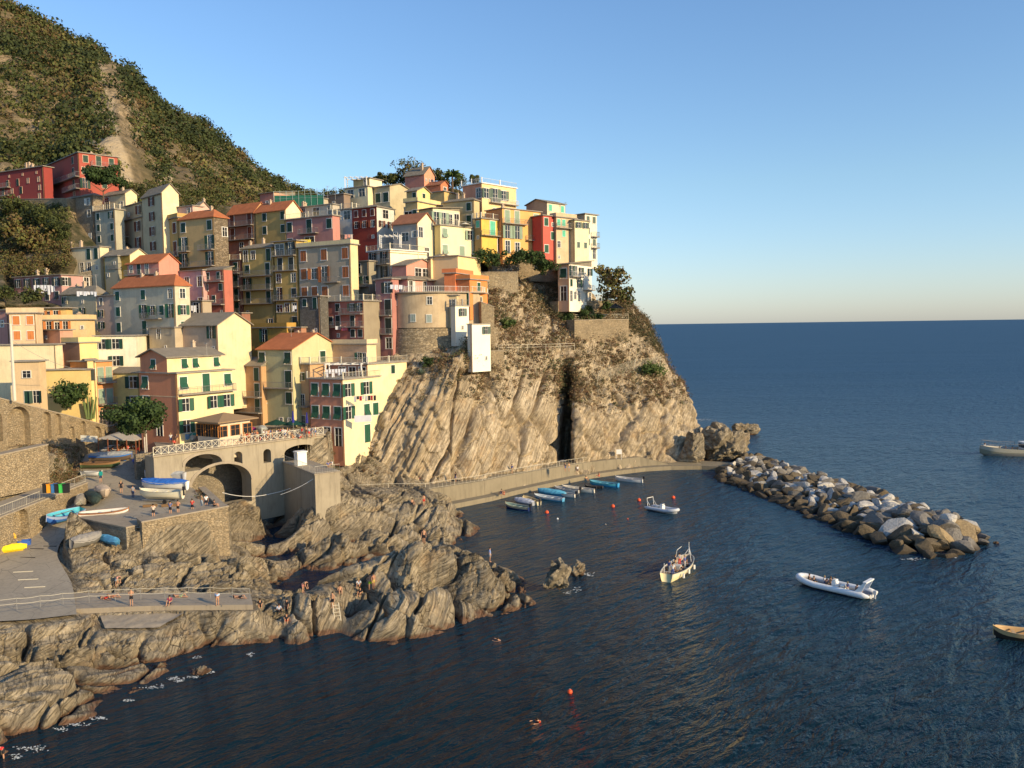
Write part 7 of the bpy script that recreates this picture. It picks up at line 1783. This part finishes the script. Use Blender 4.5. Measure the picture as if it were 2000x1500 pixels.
crate('large blue plastic tub next to the yellow kayak', 48, 1064, (.65, .45, .55), (.04, .12, .42)); crate('small light blue tub on the ground behind the large blue one', 42, 1052, (.4, .35, .45), (.08, .28, .55))
def ring():
    p = hit(19, 1066, SL) + Vector((0, .2, .75)); q = MB(); pts = [(math.cos(a) * .55, .1 * math.sin(a * 2), math.sin(a) * .72) for a in [2 * math.pi * i / 18 for i in range(19)]]; q.tube(pts, .15, 8); tag(q.build('inflatable_ring', flat((.75, .42, .05), .6, 'rubber_yellow'), loc=p), 'orange yellow rubber ring leaning on the arch wall', 'ring')
ring()
def beams(label, px, py, L, rz): p = hit(px, py, SL); q = MB(); q.box(-L / 2, L / 2, -.15, .15, 0, .3); tag(q.build('timber_beam', M_wood, loc=p, rot=(0, 0, rz)), label, 'beam')
beams('short wooden beam on the boat yard paving, left one', 293, 990, 1.7, .1); beams('wooden beam on the paving right of the trailer', 332, 989, 2.0, .1)
for i, (px, py, L_, a, lab) in enumerate([(98, 1067, 1.6, -.1, 'upper dark drain slot in the slipway'), (72, 1072, 1.7, -.12, 'second dark drain slot in the slipway'), (54, 1089, 1.8, -.1, 'third dark drain slot in the slipway')]):
    p = hit(px, py, SL); q = MB(); q.box(-L_ / 2, L_ / 2, -.06, .06, 0, .05); tag(q.build('drain_slot', M_drail, loc=p, rot=(0, 0, a)), lab, 'drain')
for i, (px, py) in enumerate([(45, 1117), (55, 1132), (68, 1147)]):
    p = hit(px, py, SL); q = MB(); q.box(-1.0, 1.0, -.06, .06, 0, .06); tag(q.build('cleat_strip', M_wrail, loc=p, rot=(0, 0, .12)), ('uppermost', 'middle', 'lowest')[i] + ' pale strip across the foot of the slipway', 'strip')
# low ledge wall on the bend
q = MB()
# ---- restaurant canopy
def canopy():
    c = [at(190, 856, 124.5), at(264, 860, 125), at(302, 850, 131), at(256, 836, 134)]; o0 = at(225, 893, 126); r = empty('restaurant_canopy', o0); tag(r, 'grey cloth restaurant canopy on brown posts over crowded tables', 'canopy')
    mid = (c[0] + c[1] + c[2] + c[3]) / 4 + Vector((0, 0, .7)); V = [p - o0 for p in c] + [mid - o0]; V += [v - Vector((0, 0, .12)) for v in V]
    obj('roof', mesh('roof', V, [(0, 1, 4), (1, 2, 4), (2, 3, 4), (3, 0, 4), (6, 5, 9), (7, 6, 9), (8, 7, 9), (5, 8, 9), (0, 5, 6, 1), (1, 6, 7, 2), (2, 7, 8, 3), (3, 8, 5, 0)], flat((.40, .37, .32), .9, 'canopy_cloth')), r)
    for a, b in ((0, 1), (1, 2)):
        for i in range(6 if a else 4):
            t = i / (6 if a else 4) + .02; p = c[a].lerp(c[b], t) - o0; q = MB(); q.bar((p.x, p.y, -3.0), p, .08, 5); q.build('post', flat((.22, .08, .04), .7, 'brown_post'), r)
    q = MB(); a_, b_ = at(157, 850, 124) - o0, at(190, 852, 124.5) - o0; q.add([a_, b_, b_ - Vector((0, 0, .95)), a_ - Vector((0, 0, .95))] + [v + Vector((0, .1, 0)) for v in (a_, b_, b_ - Vector((0, 0, .95)), a_ - Vector((0, 0, .95)))], [(3, 2, 1, 0), (4, 5, 6, 7), (0, 1, 5, 4), (2, 3, 7, 6)]); q.build('side_flap', flat((.55, .54, .48), .9, 'flap_cloth'), r)
    a_, b_ = at(191, 893, 124.7) - o0, at(252, 897, 124.9) - o0
    q = MB(); q.add([a_, b_, b_ + Vector((0, 0, .75)), a_ + Vector((0, 0, .75))] + [v + Vector((0, .06, 0)) for v in (a_, b_, b_ + Vector((0, 0, .75)), a_ + Vector((0, 0, .75)))], [(0, 1, 2, 3), (7, 6, 5, 4), (3, 2, 6, 7)]); q.build('blue_screen', flat((.03, .12, .42), .7, 'blue_screen'), r)
canopy()
# big umbrella
def umbrella(label, px, py, D, rad, c, h=2.3, closed=False):
    p = at(px, py, D); r = empty('umbrella', p); tag(r, label, 'umbrella'); q = MB(); q.bar((0, 0, 0), (0, 0, h + .1), .04, 6); q.build('pole', M_metal, r)
    V = [(0, 0, h + rad * .32)]; n = 8
    if closed: q = MB(); q.bar((0, 0, h * .45), (0, 0, h * 1.05), .24, 8, r2=.08); q.build('canopy', flat(c, .8, 'umbrella_cloth'), r); return
    for i in range(n): a = 2 * math.pi * i / n; V.append((rad * math.cos(a), rad * math.sin(a), h - .1))
    V += [(v[0], v[1], v[2] - .03) for v in V]; F = [(0, 1 + i, 1 + (i + 1) % n) for i in range(n)] + [(9, 10 + (i + 1) % n, 10 + i) for i in range(n)]
    obj('canopy', mesh('canopy', V, F, flat(c, .8, 'umbrella_cloth')), r)
umbrella('large magenta umbrella behind the crowd on the square', 487, 858, 133, 1.7, (.30, .03, .12), 1.7)
umbrella('dark green restaurant umbrella in the shade under the pale green house', 540, 852, 138, 2.0, (.01, .05, .035), 2.2)
umbrella('second dark green umbrella beside the pink house', 575, 850, 139, 1.9, (.01, .06, .05), 2.0)
umbrella('closed dark blue umbrella in front of the peach house', 573, 842, 137, 1, (.03, .03, .25), 3.2, True)
umbrella('closed dark blue umbrella beside the pink house wall', 600, 842, 138, 1, (.03, .03, .22), 3.0, True)
umbrella('cream parasol on the terrace of the pale seaside balcony', 909, 453, 176, 1.2, (.7, .62, .45), 1.6)
# hut, fences and netting on the headland
p = at(1204, 613, 181.5); hut = empty('garden_hut', p); tag(hut, 'small black roofed hut on the headland terrace', 'hut'); q = MB(); q.add([(-1.6, -1.2, 1.3), (1.7, -1.2, 1.1), (1.7, 1.2, 1.1), (-1.6, 1.2, 1.3), (-.2, 0, 2.3)], [(0, 1, 4), (1, 2, 4), (2, 3, 4), (3, 0, 4), (3, 2, 1, 0)]); q.build('roof', M_drail, hut)
q = MB(); [q.bar((x, y, -.6), (x, y, 1.25), .06, 4) for x in (-1.5, 1.5) for y in (-1.1, 1.1)]; q.build('post', M_wood, hut)
def fence(label, pix, mat, h=1.0, rails=(1.0, .6, .2), step=2.0, r=.04, name='fence'):
    P = [(lambda q_: at(p[0], p[1], q_.y - .6))(hit(p[0], p[1] + 3)) for p in pix]; o = empty(name, P[0]); tag(o, label, 'fence')
    for a, b in zip(P[:-1], P[1:]):
        L_ = (b - a).length; n = max(1, round(L_ / step))
        for i in range(n + (b is P[-1])):
            c = a.lerp(b, i / n) - P[0]; q = MB(); q.bar(c - Vector((0, 0, .5)), c + Vector((0, 0, h)), r * 1.2, 5); q.build('post', mat, o)
        for k in rails: q = MB(); q.bar(a - P[0] + Vector((0, 0, h * k)), b - P[0] + Vector((0, 0, h * k)), r, 4); q.build('rail', mat, o)
fence('cream fence along the garden terrace below the white seaside house', [(1118, 624, 178), (1170, 623, 180), (1227, 622, 182)], M_wrail)
fence('cream zigzag stair fence left of the white seaside house', [(1088, 592, 175), (1106, 583, 176), (1140, 584, 176.5), (1190, 584, 178)], M_wrail, rails=(1.0, .7, .4, .1))
fence('low wooden path railing in the middle of the headland slope', [(974, 684, 160), (1030, 683, 164), (1066, 682, 166), (1122, 680, 170)], M_wrail, rails=(1.0, .5), step=3)
def netting():
    A = [hit(1165, 752), hit(1236, 728), hit(1286, 722)]; o = empty('rockfall_netting', A[0]); tag(o, 'rockfall netting held by leaning posts on the headland slope', 'netting'); hgt = 3.0
    for i, a in enumerate(A): q = MB(); q.bar(a - A[0] - Vector((0, 0, .4)), a - A[0] + Vector((.5, -.6, hgt)), .08, 5); q.build('post', M_wrail, o)
    q = MB()
    for a, b in zip(A[:-1], A[1:]):
        a = a - A[0]; b = b - A[0]; up_ = Vector((.5, -.6, hgt)); n = int((b - a).length / .45); m_ = 7
        for i in range(n):
            for k in range(m_):
                p0 = a.lerp(b, i / n) + up_ * (k / m_); p1 = a.lerp(b, (i + 1) / n) + up_ * ((k + 1) / m_); p2 = a.lerp(b, i / n) + up_ * ((k + 1) / m_); p3 = a.lerp(b, (i + 1) / n) + up_ * (k / m_)
                q.bar(p0, p1, .016, 3); q.bar(p2, p3, .016, 3)
    q.build('mesh_net', M_wrail, o)
netting()
SLP = ('cliff', 'village_ground', 'hill')
def pwall(label, px0, py0, px1, py1, h, D0, D1, mat, name='retaining_wall'):
    hp = h * 9.2; Da = hit(px0, py0 + hp, SLP).y; Db = hit(px1, py1 + hp, SLP).y; h += 1.5
    a = at(px0, py0, Da - .5); b = at(px1, py1, Db - .5); M, L_ = wall_frame(a, b); r = bpy.data.objects.new(name, None); COL.objects.link(r); r.matrix_basis = M; tag(r, label, 'wall')
    q = MB(); zt0, zt1 = a.z, b.z; q.add([(0, 0, zt0 - h), (L_, 0, zt1 - h), (L_, 2.5, zt1 - h), (0, 2.5, zt0 - h), (0, 0, zt0), (L_, 0, zt1), (L_, 2.5, zt1), (0, 2.5, zt0)], [(0, 3, 2, 1), (4, 5, 6, 7), (0, 1, 5, 4), (1, 2, 6, 5), (2, 3, 7, 6), (3, 0, 4, 7)]); q.build('masonry', mat, r)
    q = MB(); q.add([(-.05, -.08, zt0 + .004), (L_ + .05, -.08, zt1 + .004), (L_ + .05, 2.56, zt1 + .004), (-.05, 2.56, zt0 + .004), (-.05, -.08, zt0 + .14), (L_ + .05, -.08, zt1 + .14), (L_ + .05, 2.56, zt1 + .14), (-.05, 2.56, zt0 + .14)], [(0, 3, 2, 1), (4, 5, 6, 7), (0, 1, 5, 4), (1, 2, 6, 5), (2, 3, 7, 6), (3, 0, 4, 7)]); q.build('coping', M_conc, r)
pwall('long rubble wall under the garden fence of the headland terrace', 1122, 626, 1228, 624, 4.4, 178, 182.5, M_stone)
pwall('rubble wall under the white seaside house', 1090, 590, 1192, 588, 3.0, 174.5, 179, M_stone)
pwall('tall pale rendered wall below the yellow and orange houses', 938, 532, 1012, 532, 5.0, 166, 172, masonry((0.42, 0.35, 0.24), 2.2, .2))
pwall('rubble wall carrying the big orange house and its neighbours', 960, 492, 1092, 504, 4.0, 177, 183, M_stone)
pwall('broad rubble wall beside the orange house end', 940, 590, 965, 600, 9.0, 160, 162, M_stone)
pwall('short rubble block right of the tall white tower', 956, 686, 984, 686, 4.5, 153.5, 156, M_stone)
pwall('terrace wall under the red building on the left slope', -40, 391, 130, 388, 3.0, 200, 193, M_stone)
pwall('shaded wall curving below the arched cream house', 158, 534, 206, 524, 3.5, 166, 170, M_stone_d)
# rooftop laundry
def laundry(label, px0, py0, px1, py1, D, n, cols, h=.9, seed=1, big=False):
    a = at(px0, py0, D); b = at(px1, py1, D); o = empty('laundry', a); tag(o, label, 'laundry'); q = MB(); q.bar((0, 0, 0), b - a, .012, 3); q.build('line', M_white, o); rr = random.Random(seed); d = (b - a) / n
    for i in range(n):
        w_ = rr.uniform(.7, .96); hh = h * rr.uniform(.55, 1.1); p0 = d * i; p1 = p0 + d * w_; V = []; F = []
        for j in range(5):
            for k in range(4): pp = p0.lerp(p1, j / 4); V.append((pp.x, pp.y - .05 - .07 * math.sin(j * 2.1 + i) * k / 3, pp.z - hh * k / 3))
        for j in range(4):
            for k in range(3): F.append((j * 4 + k, j * 4 + k + 1, (j + 1) * 4 + k + 1, (j + 1) * 4 + k))
        obj('cloth', mesh('cloth', V, F, flat(cols[rr.randrange(len(cols))], .85, 'laundry_cloth'), True), o)
WS = [(.72, .72, .75), (.65, .68, .74)]
laundry('white sheets hanging under the windows of the long low house', 66, 557, 112, 557, 162, 7, WS, 1.9, 1)
laundry('white laundry over the terrace of the grey cream house', 150, 569, 190, 570, 146, 6, WS, .8, 2)
laundry('white and blue laundry on the balcony of the orange shuttered house', 622, 533, 654, 533, 173, 6, WS + [(.25, .4, .6)], .9, 3)
laundry('mixed laundry on the rooftop above the orange shuttered house', 630, 458, 690, 458, 177, 11, WS + [(.05, .05, .06), (.6, .3, .25), (.6, .5, .45)], 1.0, 4)
laundry('yellow cloths drying on the roof beside the glazed terrace', 587, 468, 608, 468, 176, 3, [(.8, .6, .06), (.75, .55, .1)], 1.3, 5)
laundry('dark and red laundry on the cream front of the pink house', 691, 774, 735, 772, 135.5, 8, [(.02, .02, .025), (.03, .03, .04), (.35, .02, .04), (.5, .5, .5)], .95, 6)
laundry('big white sheet drying low on the cream house front', 692, 812, 735, 810, 135.2, 1, WS, 1.7, 7)
laundry('pale laundry under the shaded terrace of the pink house', 637, 722, 677, 720, 139.6, 7, WS + [(.55, .4, .38)], 1.2, 8)
laundry('white shirt and cloth hanging beside the dull red house', 373, 597, 385, 597, 158, 2, WS, 1.3, 9)
laundry('pink and dark laundry on the balcony of the pink and ochre house', 655, 637, 705, 640, 154, 8, [(.6, .15, .2), (.05, .05, .07), (.6, .6, .62)], .8, 10)
laundry('white towels on the railing of the round house terrace', 762, 556, 788, 557, 153, 3, WS, .9, 11)
laundry('small white cloths on a window of the yellow shaded house', 572, 597, 580, 597, 165, 2, WS, 1.2, 12)
# green scaffold nets on the skyline
def scaffold():
    a = at(535, 396, 190); b = at(632, 396, 190); o = empty('scaffold', a); tag(o, 'scaffolding with green nets on the skyline', 'scaffold'); L_ = (b - a).length; n = 8
    for i in range(n + 1): q = MB(); x = L_ * i / n; q.bar((x, 0, -1), (x, 0, 2.6 + (1.2 if i == 5 else 0) + (.6 if i > 5 else 0)), .05, 4); q.build('pole', flat((.25, .35, .33), .5, 'scaffold_tube'), o)
    q = MB(); [q.bar((0, 0, z), (L_, 0, z + .3), .035, 4) for z in (.8, 1.7, 2.4)]; q.build('rail', flat((.25, .35, .33), .5, 'scaffold_tube'), o)
    q = MB(); q.box(.1, L_ - .1, .08, .10, -.8, 1.6); q.build('net', flat((.02, .13, .09), .8, 'green_net'), o)
scaffold()
def pergola(label, px0, px1, py, D, h, dep=3.0):
    a = at(px0, py, D); b = at(px1, py, D); o = empty('pergola', a); tag(o, label, 'pergola'); L_ = (b - a).length
    for x in (0, L_): 
        for y in (0, dep): q = MB(); q.box(x - .09, x + .09, y - .09, y + .09, -.3, h); q.build('post', M_white, o)
    for i in range(5): q = MB(); x = L_ * i / 4; q.box(x - .07, x + .07, -.3, dep + .3, h + .13, h + .25); q.build('beam', M_white, o)
    for y in (0, dep): q = MB(); q.box(-.3, L_ + .3, y - .06, y + .06, h, h + .12); q.build('beam', M_white, o)
pergola('white pergola standing on the skyline roof terrace', 674, 716, 364, 194, 2.0)
pergola('white pergola frame on the terrace of the white house with orange band', 742, 781, 480, 166, 1.9, 2.0)
pergola('low pale laundry frame on the shaded terrace of the pink house', 636, 706, 728, 140.5, 1.3, 3)

# ------------------------------------------------------------------ antennas and pots
def aerial(label, px, py, D, h):
    p = at(px, py, D); o = empty('aerial', p); tag(o, label, 'aerial', 'rooftop aerials'); q = MB(); q.bar((0, 0, -.5), (0, 0, h), .03, 4); q.build('mast', M_metal, o); q = MB(); [q.bar((-.5 + .1 * k, 0, h - .15 * k), (.5 - .1 * k, 0, h - .15 * k), .018, 3) for k in range(3)]; q.bar((0, -.4, h - .1), (0, .4, h - .1), .018, 3); q.build('rods', M_metal, o)
for lab, a in (('aerial on the salmon skyline house', (810, 337, 203, 3.6)), ('aerial over the low grey roof behind the scaffold', (640, 386, 191, 2.6)), ('second aerial over the low grey roof', (655, 386, 191, 2.4)), ('aerial on the slate roof of the grey cream house', (188, 556, 150, 1.8)), ('aerial on the beige slate roofed house', (905, 392, 184, 1.8)), ('aerial on the skyline slab right of the palm', (930, 372, 198, 2.6)), ('aerial above the turquoise shuttered house', (1105, 412, 195, 2.0)), ('aerial on the pale green house roof', (569, 660, 147, 1.7)), ('aerial on the salmon and yellow house roof', (404, 690, 128, 1.6))): aerial(lab, *a)

# ------------------------------------------------------------------ the people in view
PF = ('bathing_platform', 'concrete_apron', 'shore_rocks', 'slipway')
who('sunbather in black trunks standing on the edge of the platform, arms out', 'hold', 257, 1183, 10, None, BLK, on=PF)
who('pink skinned bather bending over by the steps behind the rope rail', 'bend', 228, 1146, 60, (.6, .3, .25), (.5, .5, .5), on=PF)
who('sunbather lying on a red towel at the left of the platform', 'lie', 206, 1170, 60, None, REDC, on=PF)
who('second sunbather lying nearer the standing bather', 'lie', 222, 1166, 75, None, (.5, .2, .1), on=PF)
who('bather sitting in a striped top with legs over the platform edge', 'sit', 332, 1180, 0, (.35, .05, .1), NAVY, on=PF)
who('bather lying beside the dark bag, towards the middle of the platform', 'lie', 352, 1166, 80, None, (.3, .35, .2), on=PF)
who('bather bending with a pale blue towel near the end of the platform', 'bend', 425, 1184, 200, (.45, .6, .8), None, on=PF)
who('sunbather lying at the far right end of the platform', 'lie', 468, 1168, 70, None, BLK, on=PF)
who('woman sitting in a dark top just past the platform end', 'sit', 508, 1186, 20, BLK, BLK, on=PF, hair=0)
who('person in a grey blue shirt sitting on the dark rocks', 'sit', 545, 1196, 30, (.35, .4, .5), BLK, on=RK, long=True)
who('person dressed in black standing on the dark rocks', 'stand', 561, 1202, 320, BLK, BLK, on=RK, long=True)
who('person in black crouching low in front of the black clad stander', 'sit', 560, 1214, 10, BLK, REDC, on=RK)
who('bather in pink trunks bending forward on the ridge', 'bend', 592, 1158, 70, None, (.6, .25, .2), on=RK)
who('man in black trunks standing at the top of the ladder', 'stand', 650, 1188, 340, None, BLK, on=RK)
who('bather sitting on the flat rock right of the ladder', 'sit', 664, 1158, 20, None, (.3, .2, .15), on=RK)
who('bather in black sitting on the flat rock near the standing pair', 'sit', 704, 1162, 350, BLK, BLK, on=RK)
who('bather behind the one in black, with fair hair', 'sit', 701, 1146, 0, WH, BLK, on=RK, hair=2)
who('bather in lime green trunks standing on the flat rock', 'akimbo', 723, 1152, 0, None, (.45, .65, .03), on=RK)
who('bather standing close behind the one in lime green', 'stand', 730, 1150, 40, None, (.5, .35, .1), on=RK, skin=1)
who('boy in dark trunks standing behind the ridge crest', 'stand', 828, 1062, 0, None, BLK, on=RK)
who('figure in blue shirt climbing at the far end of the ridge', 'stand', 957, 1098, 90, (.2, .3, .6), (.5, .5, .5), z=3.5)
who('bather sitting on the mid harbour rock', 'sit', 805, 985, 40, None, BLK, on=RK)
who('bather in red standing on the mid harbour rock', 'stand', 828, 988, 10, None, REDC, on=RK)
who('swimmer with wet hair at the foot of the ladder', 'swim', 670, 1232, 90, None, None, z=.03, hair=2)
who('swimmer in open water below the ridge', 'swim', 973, 1250, 250, None, None, z=.03)
who('snorkeller in orange red gear alone in the dark water', 'swim', 1050, 1408, 300, (.75, .08, .02), None, z=.03)
who('climber in a red top clambering out at the bottom left corner', 'bend', 8, 1488, 300, (.6, .04, .04), BLK, on=RK, hair=0)
who('tall walker with a green rucksack and turquoise mat on the slipway', 'walk', 197, 943, 200, (.03, .30, .18), NAVY, on=SL)
q = MB(); q.box(-.2, .2, .12, .34, 1.0, 1.55); bp = q.build('rucksack', flat((.02, .32, .30), .7, 'rucksack'), loc=hit(197, 943, SL) + Vector((.1, -.35, .05))); tag(bp, 'turquoise rucksack carried by the tall walker', 'rucksack')
who('woman in a dark dress and straw hat standing in the boat yard', 'stand', 237, 963, 200, BLK, BLK, on=SL, hair=2)
who('man in a grey shirt and blue jeans walking in the boat yard', 'stand', 260, 973, 180, (.3, .29, .28), NAVY, on=SL, long=True)
who('person in a red shirt beside the blue wrapped boat', 'stand', 292, 925, 90, (.6, .05, .03), BLK, on=SL)
who('person in a white shirt leaning over the boat yard parapet', 'hold', 300, 1012, 200, (.6, .5, .4), BLK, z=7.9)
who('person in a blue shirt leaning on the boat yard parapet', 'hold', 333, 1006, 170, (.12, .15, .3), BLK, z=8.0)
who('person photographing at the boat yard parapet beside the blue shirt', 'hold', 348, 1004, 170, (.5, .25, .15), BLK, z=8.05)
who('person in a red cap at the parapet, only the head showing', 'hold', 376, 1001, 180, (.5, .06, .05), BLK, z=7.9)
who('person with long dark hair at the corner of the boat yard', 'stand', 394, 992, 150, (.35, .25, .15), (.3, .35, .4), z=8.0, long=True)
who('person in a white top at the corner of the boat yard', 'stand', 403, 992, 200, WH, BLK, z=8.0)
who('person in black crouching on the boat yard corner', 'sit', 418, 990, 90, BLK, BLK, z=8.4)
CR = [(.6, .05, .04), (.65, .65, .62), (.05, .05, .06), (.08, .12, .3), (.5, .3, .15), (.35, .35, .35), (.55, .2, .1)]
names = ['red', 'white', 'black', 'navy', 'tan', 'grey', 'rust']
crowd = [(482, 866, 0), (487, 865, 4), (502, 862, 6), (508, 862, 0), (516, 861, 1), (520, 861, 1), (527, 859, 3), (532, 860, 4), (537, 860, 5), (544, 858, 2), (549, 857, 0), (553, 857, 1), (557, 858, 1), (571, 857, 4), (598, 854, 4), (603, 854, 1), (604, 855, 5), (334, 868, 1), (341, 869, 0), (346, 869, 2), (300, 884, 4), (494, 864, 1), (498, 864, 2), (512, 861, 3), (524, 860, 4), (541, 859, 1), (562, 857, 6), (566, 857, 2), (585, 856, 5), (590, 855, 0), (610, 854, 3), (616, 853, 1), (478, 867, 4), (471, 867, 2), (421, 871, 1), (428, 871, 3)]
for i, (px, py, c) in enumerate(crowd):
    k = ('at the left end of the crowd', 'in the left half of the crowd', 'in the middle of the crowd', 'in the right half of the crowd', 'apart, near the peach house')[0 if px < 492 else 1 if px < 522 else 2 if px < 545 else 3 if px < 580 else 4] if px > 470 else 'near the restaurant entrance'
    who(f"person in {names[c]} {'sitting' if i % 5 == 3 else 'standing'} on the square {k}", 'sit' if i % 5 == 3 else ('stand', 'hold', 'walk')[i % 3], px, py, rng.uniform(0, 360), CR[c], CR[(c + 2) % 7], z=13.1 if px > 320 else 11.2, group='visitors crowding the square', hair=i % 3)
rd = random.Random(5)
for i in range(26):
    t, s = rd.random(), rd.random(); a = at(200, 889, 126).lerp(at(262, 893, 126), t); p = a + (at(296, 886, 131.5) - at(262, 893, 126)) * s * .8
    p.z = 11.05 + .7 * s; c = rd.randrange(7)
    person(f"diner in {names[c]} at the {'front' if s < .33 else 'middle' if s < .66 else 'back'} tables under the canopy, {'left' if t < .33 else 'centre' if t < .66 else 'right'}", 'sit', p, rd.uniform(0, 360), CR[c], CR[(c + 3) % 7], group='diners under the restaurant canopy', hair=i % 3)
for i in range(9):
    a = at(205 + 9 * i * .7, 890, 126.5 + (i % 3) * 2.2); o = empty('table', (a.x, a.y, 11.1)); tag(o, f"white clothed table in the {('front', 'middle', 'back')[i % 3]} row under the canopy, {('left', 'centre', 'right')[i // 3]}", 'table', 'tables under the restaurant canopy'); q = MB(); q.box(-.4, .4, -.4, .4, .70, .74); q.build('tabletop', M_white, o); q = MB(); q.bar((0, 0, 0), (0, 0, .7), .05, 5); q.build('leg', M_metal, o)
# on the quay and path
for i, (px, py, c, z, ps) in enumerate([(1104, 921, 2, 2.9, 'stand'), (1111, 921, 4, 2.9, 'stand'), (1098, 928, 5, .9, 'sit'), (1000, 925, 3, 3.2, 'stand'), (1128, 926, 1, 1.0, 'stand'), (984, 967, 6, .9, 'sit'), (980, 965, 2, .9, 'sit'), (1170, 931, 6, .9, 'sit'), (1145, 938, 4, .9, 'sit'), (890, 941, 2, 3.7, 'stand'), (641, 912, 3, 9.85, 'sit'), (648, 910, 1, 9.85, 'sit')]):
    who('person in %s %s' % (names[c], ('standing on the stair landing of the quay', 'beside the stair landing of the quay', 'sitting at the foot of the quay stair', 'walking on the cliff path left of the stair', 'standing right of the stair on the lower quay', 'sitting on the lower quay near the navy boat', 'crouching beside the sitter near the navy boat', 'sitting at the quay edge by the bright blue boat', 'sitting at the quay edge by the dinghy', 'at the kayak hire under the pale cliff slab', 'at a cafe table right of the white kiosk', 'at the rear cafe table right of the white kiosk')[i]), ps, px, py, rng.uniform(0, 360), CR[c], CR[(c + 1) % 7], z=z, hair=i % 3)
# passengers
def aboard(root_dir, base, spots, what, ps_list, zf=.35):
    d = Vector((*root_dir, 0)).normalized(); s = Vector((-d.y, d.x, 0))
    for i, (a, b, c, nm) in enumerate(spots): person(f"passenger in {names[c]} {nm}", ps_list[i % len(ps_list)], Vector(base) + d * a + s * b + Vector((0, 0, zf)), rng.uniform(0, 360), CR[c], CR[(c + 2) % 7], long=True, group=what, hair=i % 3)
aboard((.50, .86), gz1, [(-3.2, -.4, 1, 'standing alone at the stern of the cream tour boat'), (-2.2, .4, 3, 'standing at the helm of the cream tour boat'), (-1.2, .8, 2, 'on the left bench of the cream tour boat'), (-.8, -.8, 2, 'on the right bench of the cream tour boat'), (.3, .5, 2, 'amidships on the cream tour boat'), (.6, -.6, 3, 'amidships right on the cream tour boat'), (1.3, .3, 5, 'forward on the cream tour boat'), (1.9, -.4, 2, 'near the bow of the cream tour boat'), (-1.6, -.1, 2, 'behind the engine box of the cream tour boat')], 'passengers of the cream tour boat', ['stand', 'stand', 'sit', 'sit', 'hold'])
aboard((-.70, .71), ribp, [(3.0, .0, 2, 'at the bow of the white inflatable'), (2.2, .5, 2, 'second from the bow of the white inflatable'), (1.4, -.4, 1, 'in pale clothes before the white inflatable console'), (.7, .5, 2, 'left of the white inflatable console'), (.7, -.5, 4, 'right of the white inflatable console'), (-1.5, 0, 3, 'behind the wheel of the white inflatable'), (-2.6, .3, 2, 'at the stern under the radar arch')], 'passengers of the white inflatable boat', ['sit'], .35)
aboard((-1, .08), fp, [(9.6, .3, 1, 'standing at the bow rail of the excursion boat'), (9.2, -.4, 3, 'beside the bow rail stander of the excursion boat'), (6.6, .6, 2, 'sitting foremost on the excursion boat deck'), (6.0, -.6, 5, 'sitting on the right foredeck of the excursion boat'), (5.2, .4, 2, 'sitting mid foredeck of the excursion boat'), (4.6, -.9, 3, 'sitting near the rail of the excursion boat'), (4.0, .9, 2, 'sitting before the cabin of the excursion boat'), (3.4, -.3, 5, 'sitting close to the excursion boat cabin'), (2.8, .7, 2, 'at the excursion boat cabin wall')], 'passengers of the excursion boat', ['stand', 'stand', 'sit', 'sit', 'sit', 'sit', 'sit', 'sit', 'sit'], 1.0)
# kayak hire heap under the slab
for i, (px, c, lab) in enumerate(((827, (.8, .10, .02), 'pile of red orange life jackets at the foot of the cliff'), (884, (.03, .03, .03), 'black kayaks stacked on the path under the cliff'))):
    p = at(px, 943, 140.5 + i); o = empty('gear_heap', p); tag(o, lab, 'gear'); rr = random.Random(i)
    for k in range(9 if i == 0 else 3):
        me = rock_mesh('item', 300 + k + 10 * i, 2, 3, (.45, .3, .22) if i == 0 else (1.5, .35, .2), .1); me.materials.append(flat(c, .6, 'gear_cloth')); obj('item', me, o, loc=(rr.uniform(-.8, .8) if i == 0 else 0, rr.uniform(-.3, .3), .1 + .12 * k))
q = MB(); q.box(-.55, .55, -.03, .03, 0, .95); q.bar((-.5, .05, -1.2), (-.5, .05, .9), .03, 4); q.bar((.5, .05, -1.2), (.5, .05, .9), .03, 4); sg = q.build('notice_board', M_white, loc=at(1209, 887, 166.5)); tag(sg, 'blank white notice board at the foot of the fluted cliff', 'sign')

# ------------------------------------------------------------------ foam where the swell meets the rock
def foam():
    t = NT('sea_foam'); t.done((.45, .48, .49), .7); V = []; F = []; rr = random.Random(8)
    spots = [(60, 1462, 34, 8), (150, 1415, 24, 5), (195, 1403, 18, 5), (120, 1425, 16, 4), (250, 1368, 12, 4), (300, 1342, 20, 5), (340, 1325, 18, 4), (405, 1312, 12, 4), (380, 1322, 14, 3), (385, 1284, 8, 3), (487, 1278, 10, 4), (786, 1204, 16, 3), (826, 1202, 12, 3), (925, 1186, 8, 3), (960, 1175, 12, 3), (1128, 1152, 10, 6), (1150, 1122, 14, 5), (1110, 1158, 8, 4), (1372, 820, 22, 3), (1860, 1085, 12, 4), (1900, 1070, 16, 4), (1780, 1092, 20, 3), (30, 1478, 14, 6), (350, 1330, 10, 3)]
    for px, py, w_, h_ in spots:
        for _ in range(int(w_ * 2.2)):
            p = gz(px + rr.gauss(0, w_ * .45), py + rr.gauss(0, h_ * .4), 0.05); r = rr.uniform(.02, .10) * (p.y / 80); n = 6; b = len(V); a0 = rr.uniform(0, 6)
            for i in range(n): a = a0 + 2 * math.pi * i / n; k = r * rr.uniform(.5, 1.2); V.append((p.x + k * 1.6 * math.cos(a), p.y + k * math.sin(a), rr.uniform(.03, .09)))
            F.append(tuple(range(b, b + n)))
    tag(obj('foam', mesh('foam', V, F, t.m)), 'small white foam flecks where the swell washes the rocks', kind='stuff')
foam()


bpy.data.scenes.remove(AUX)
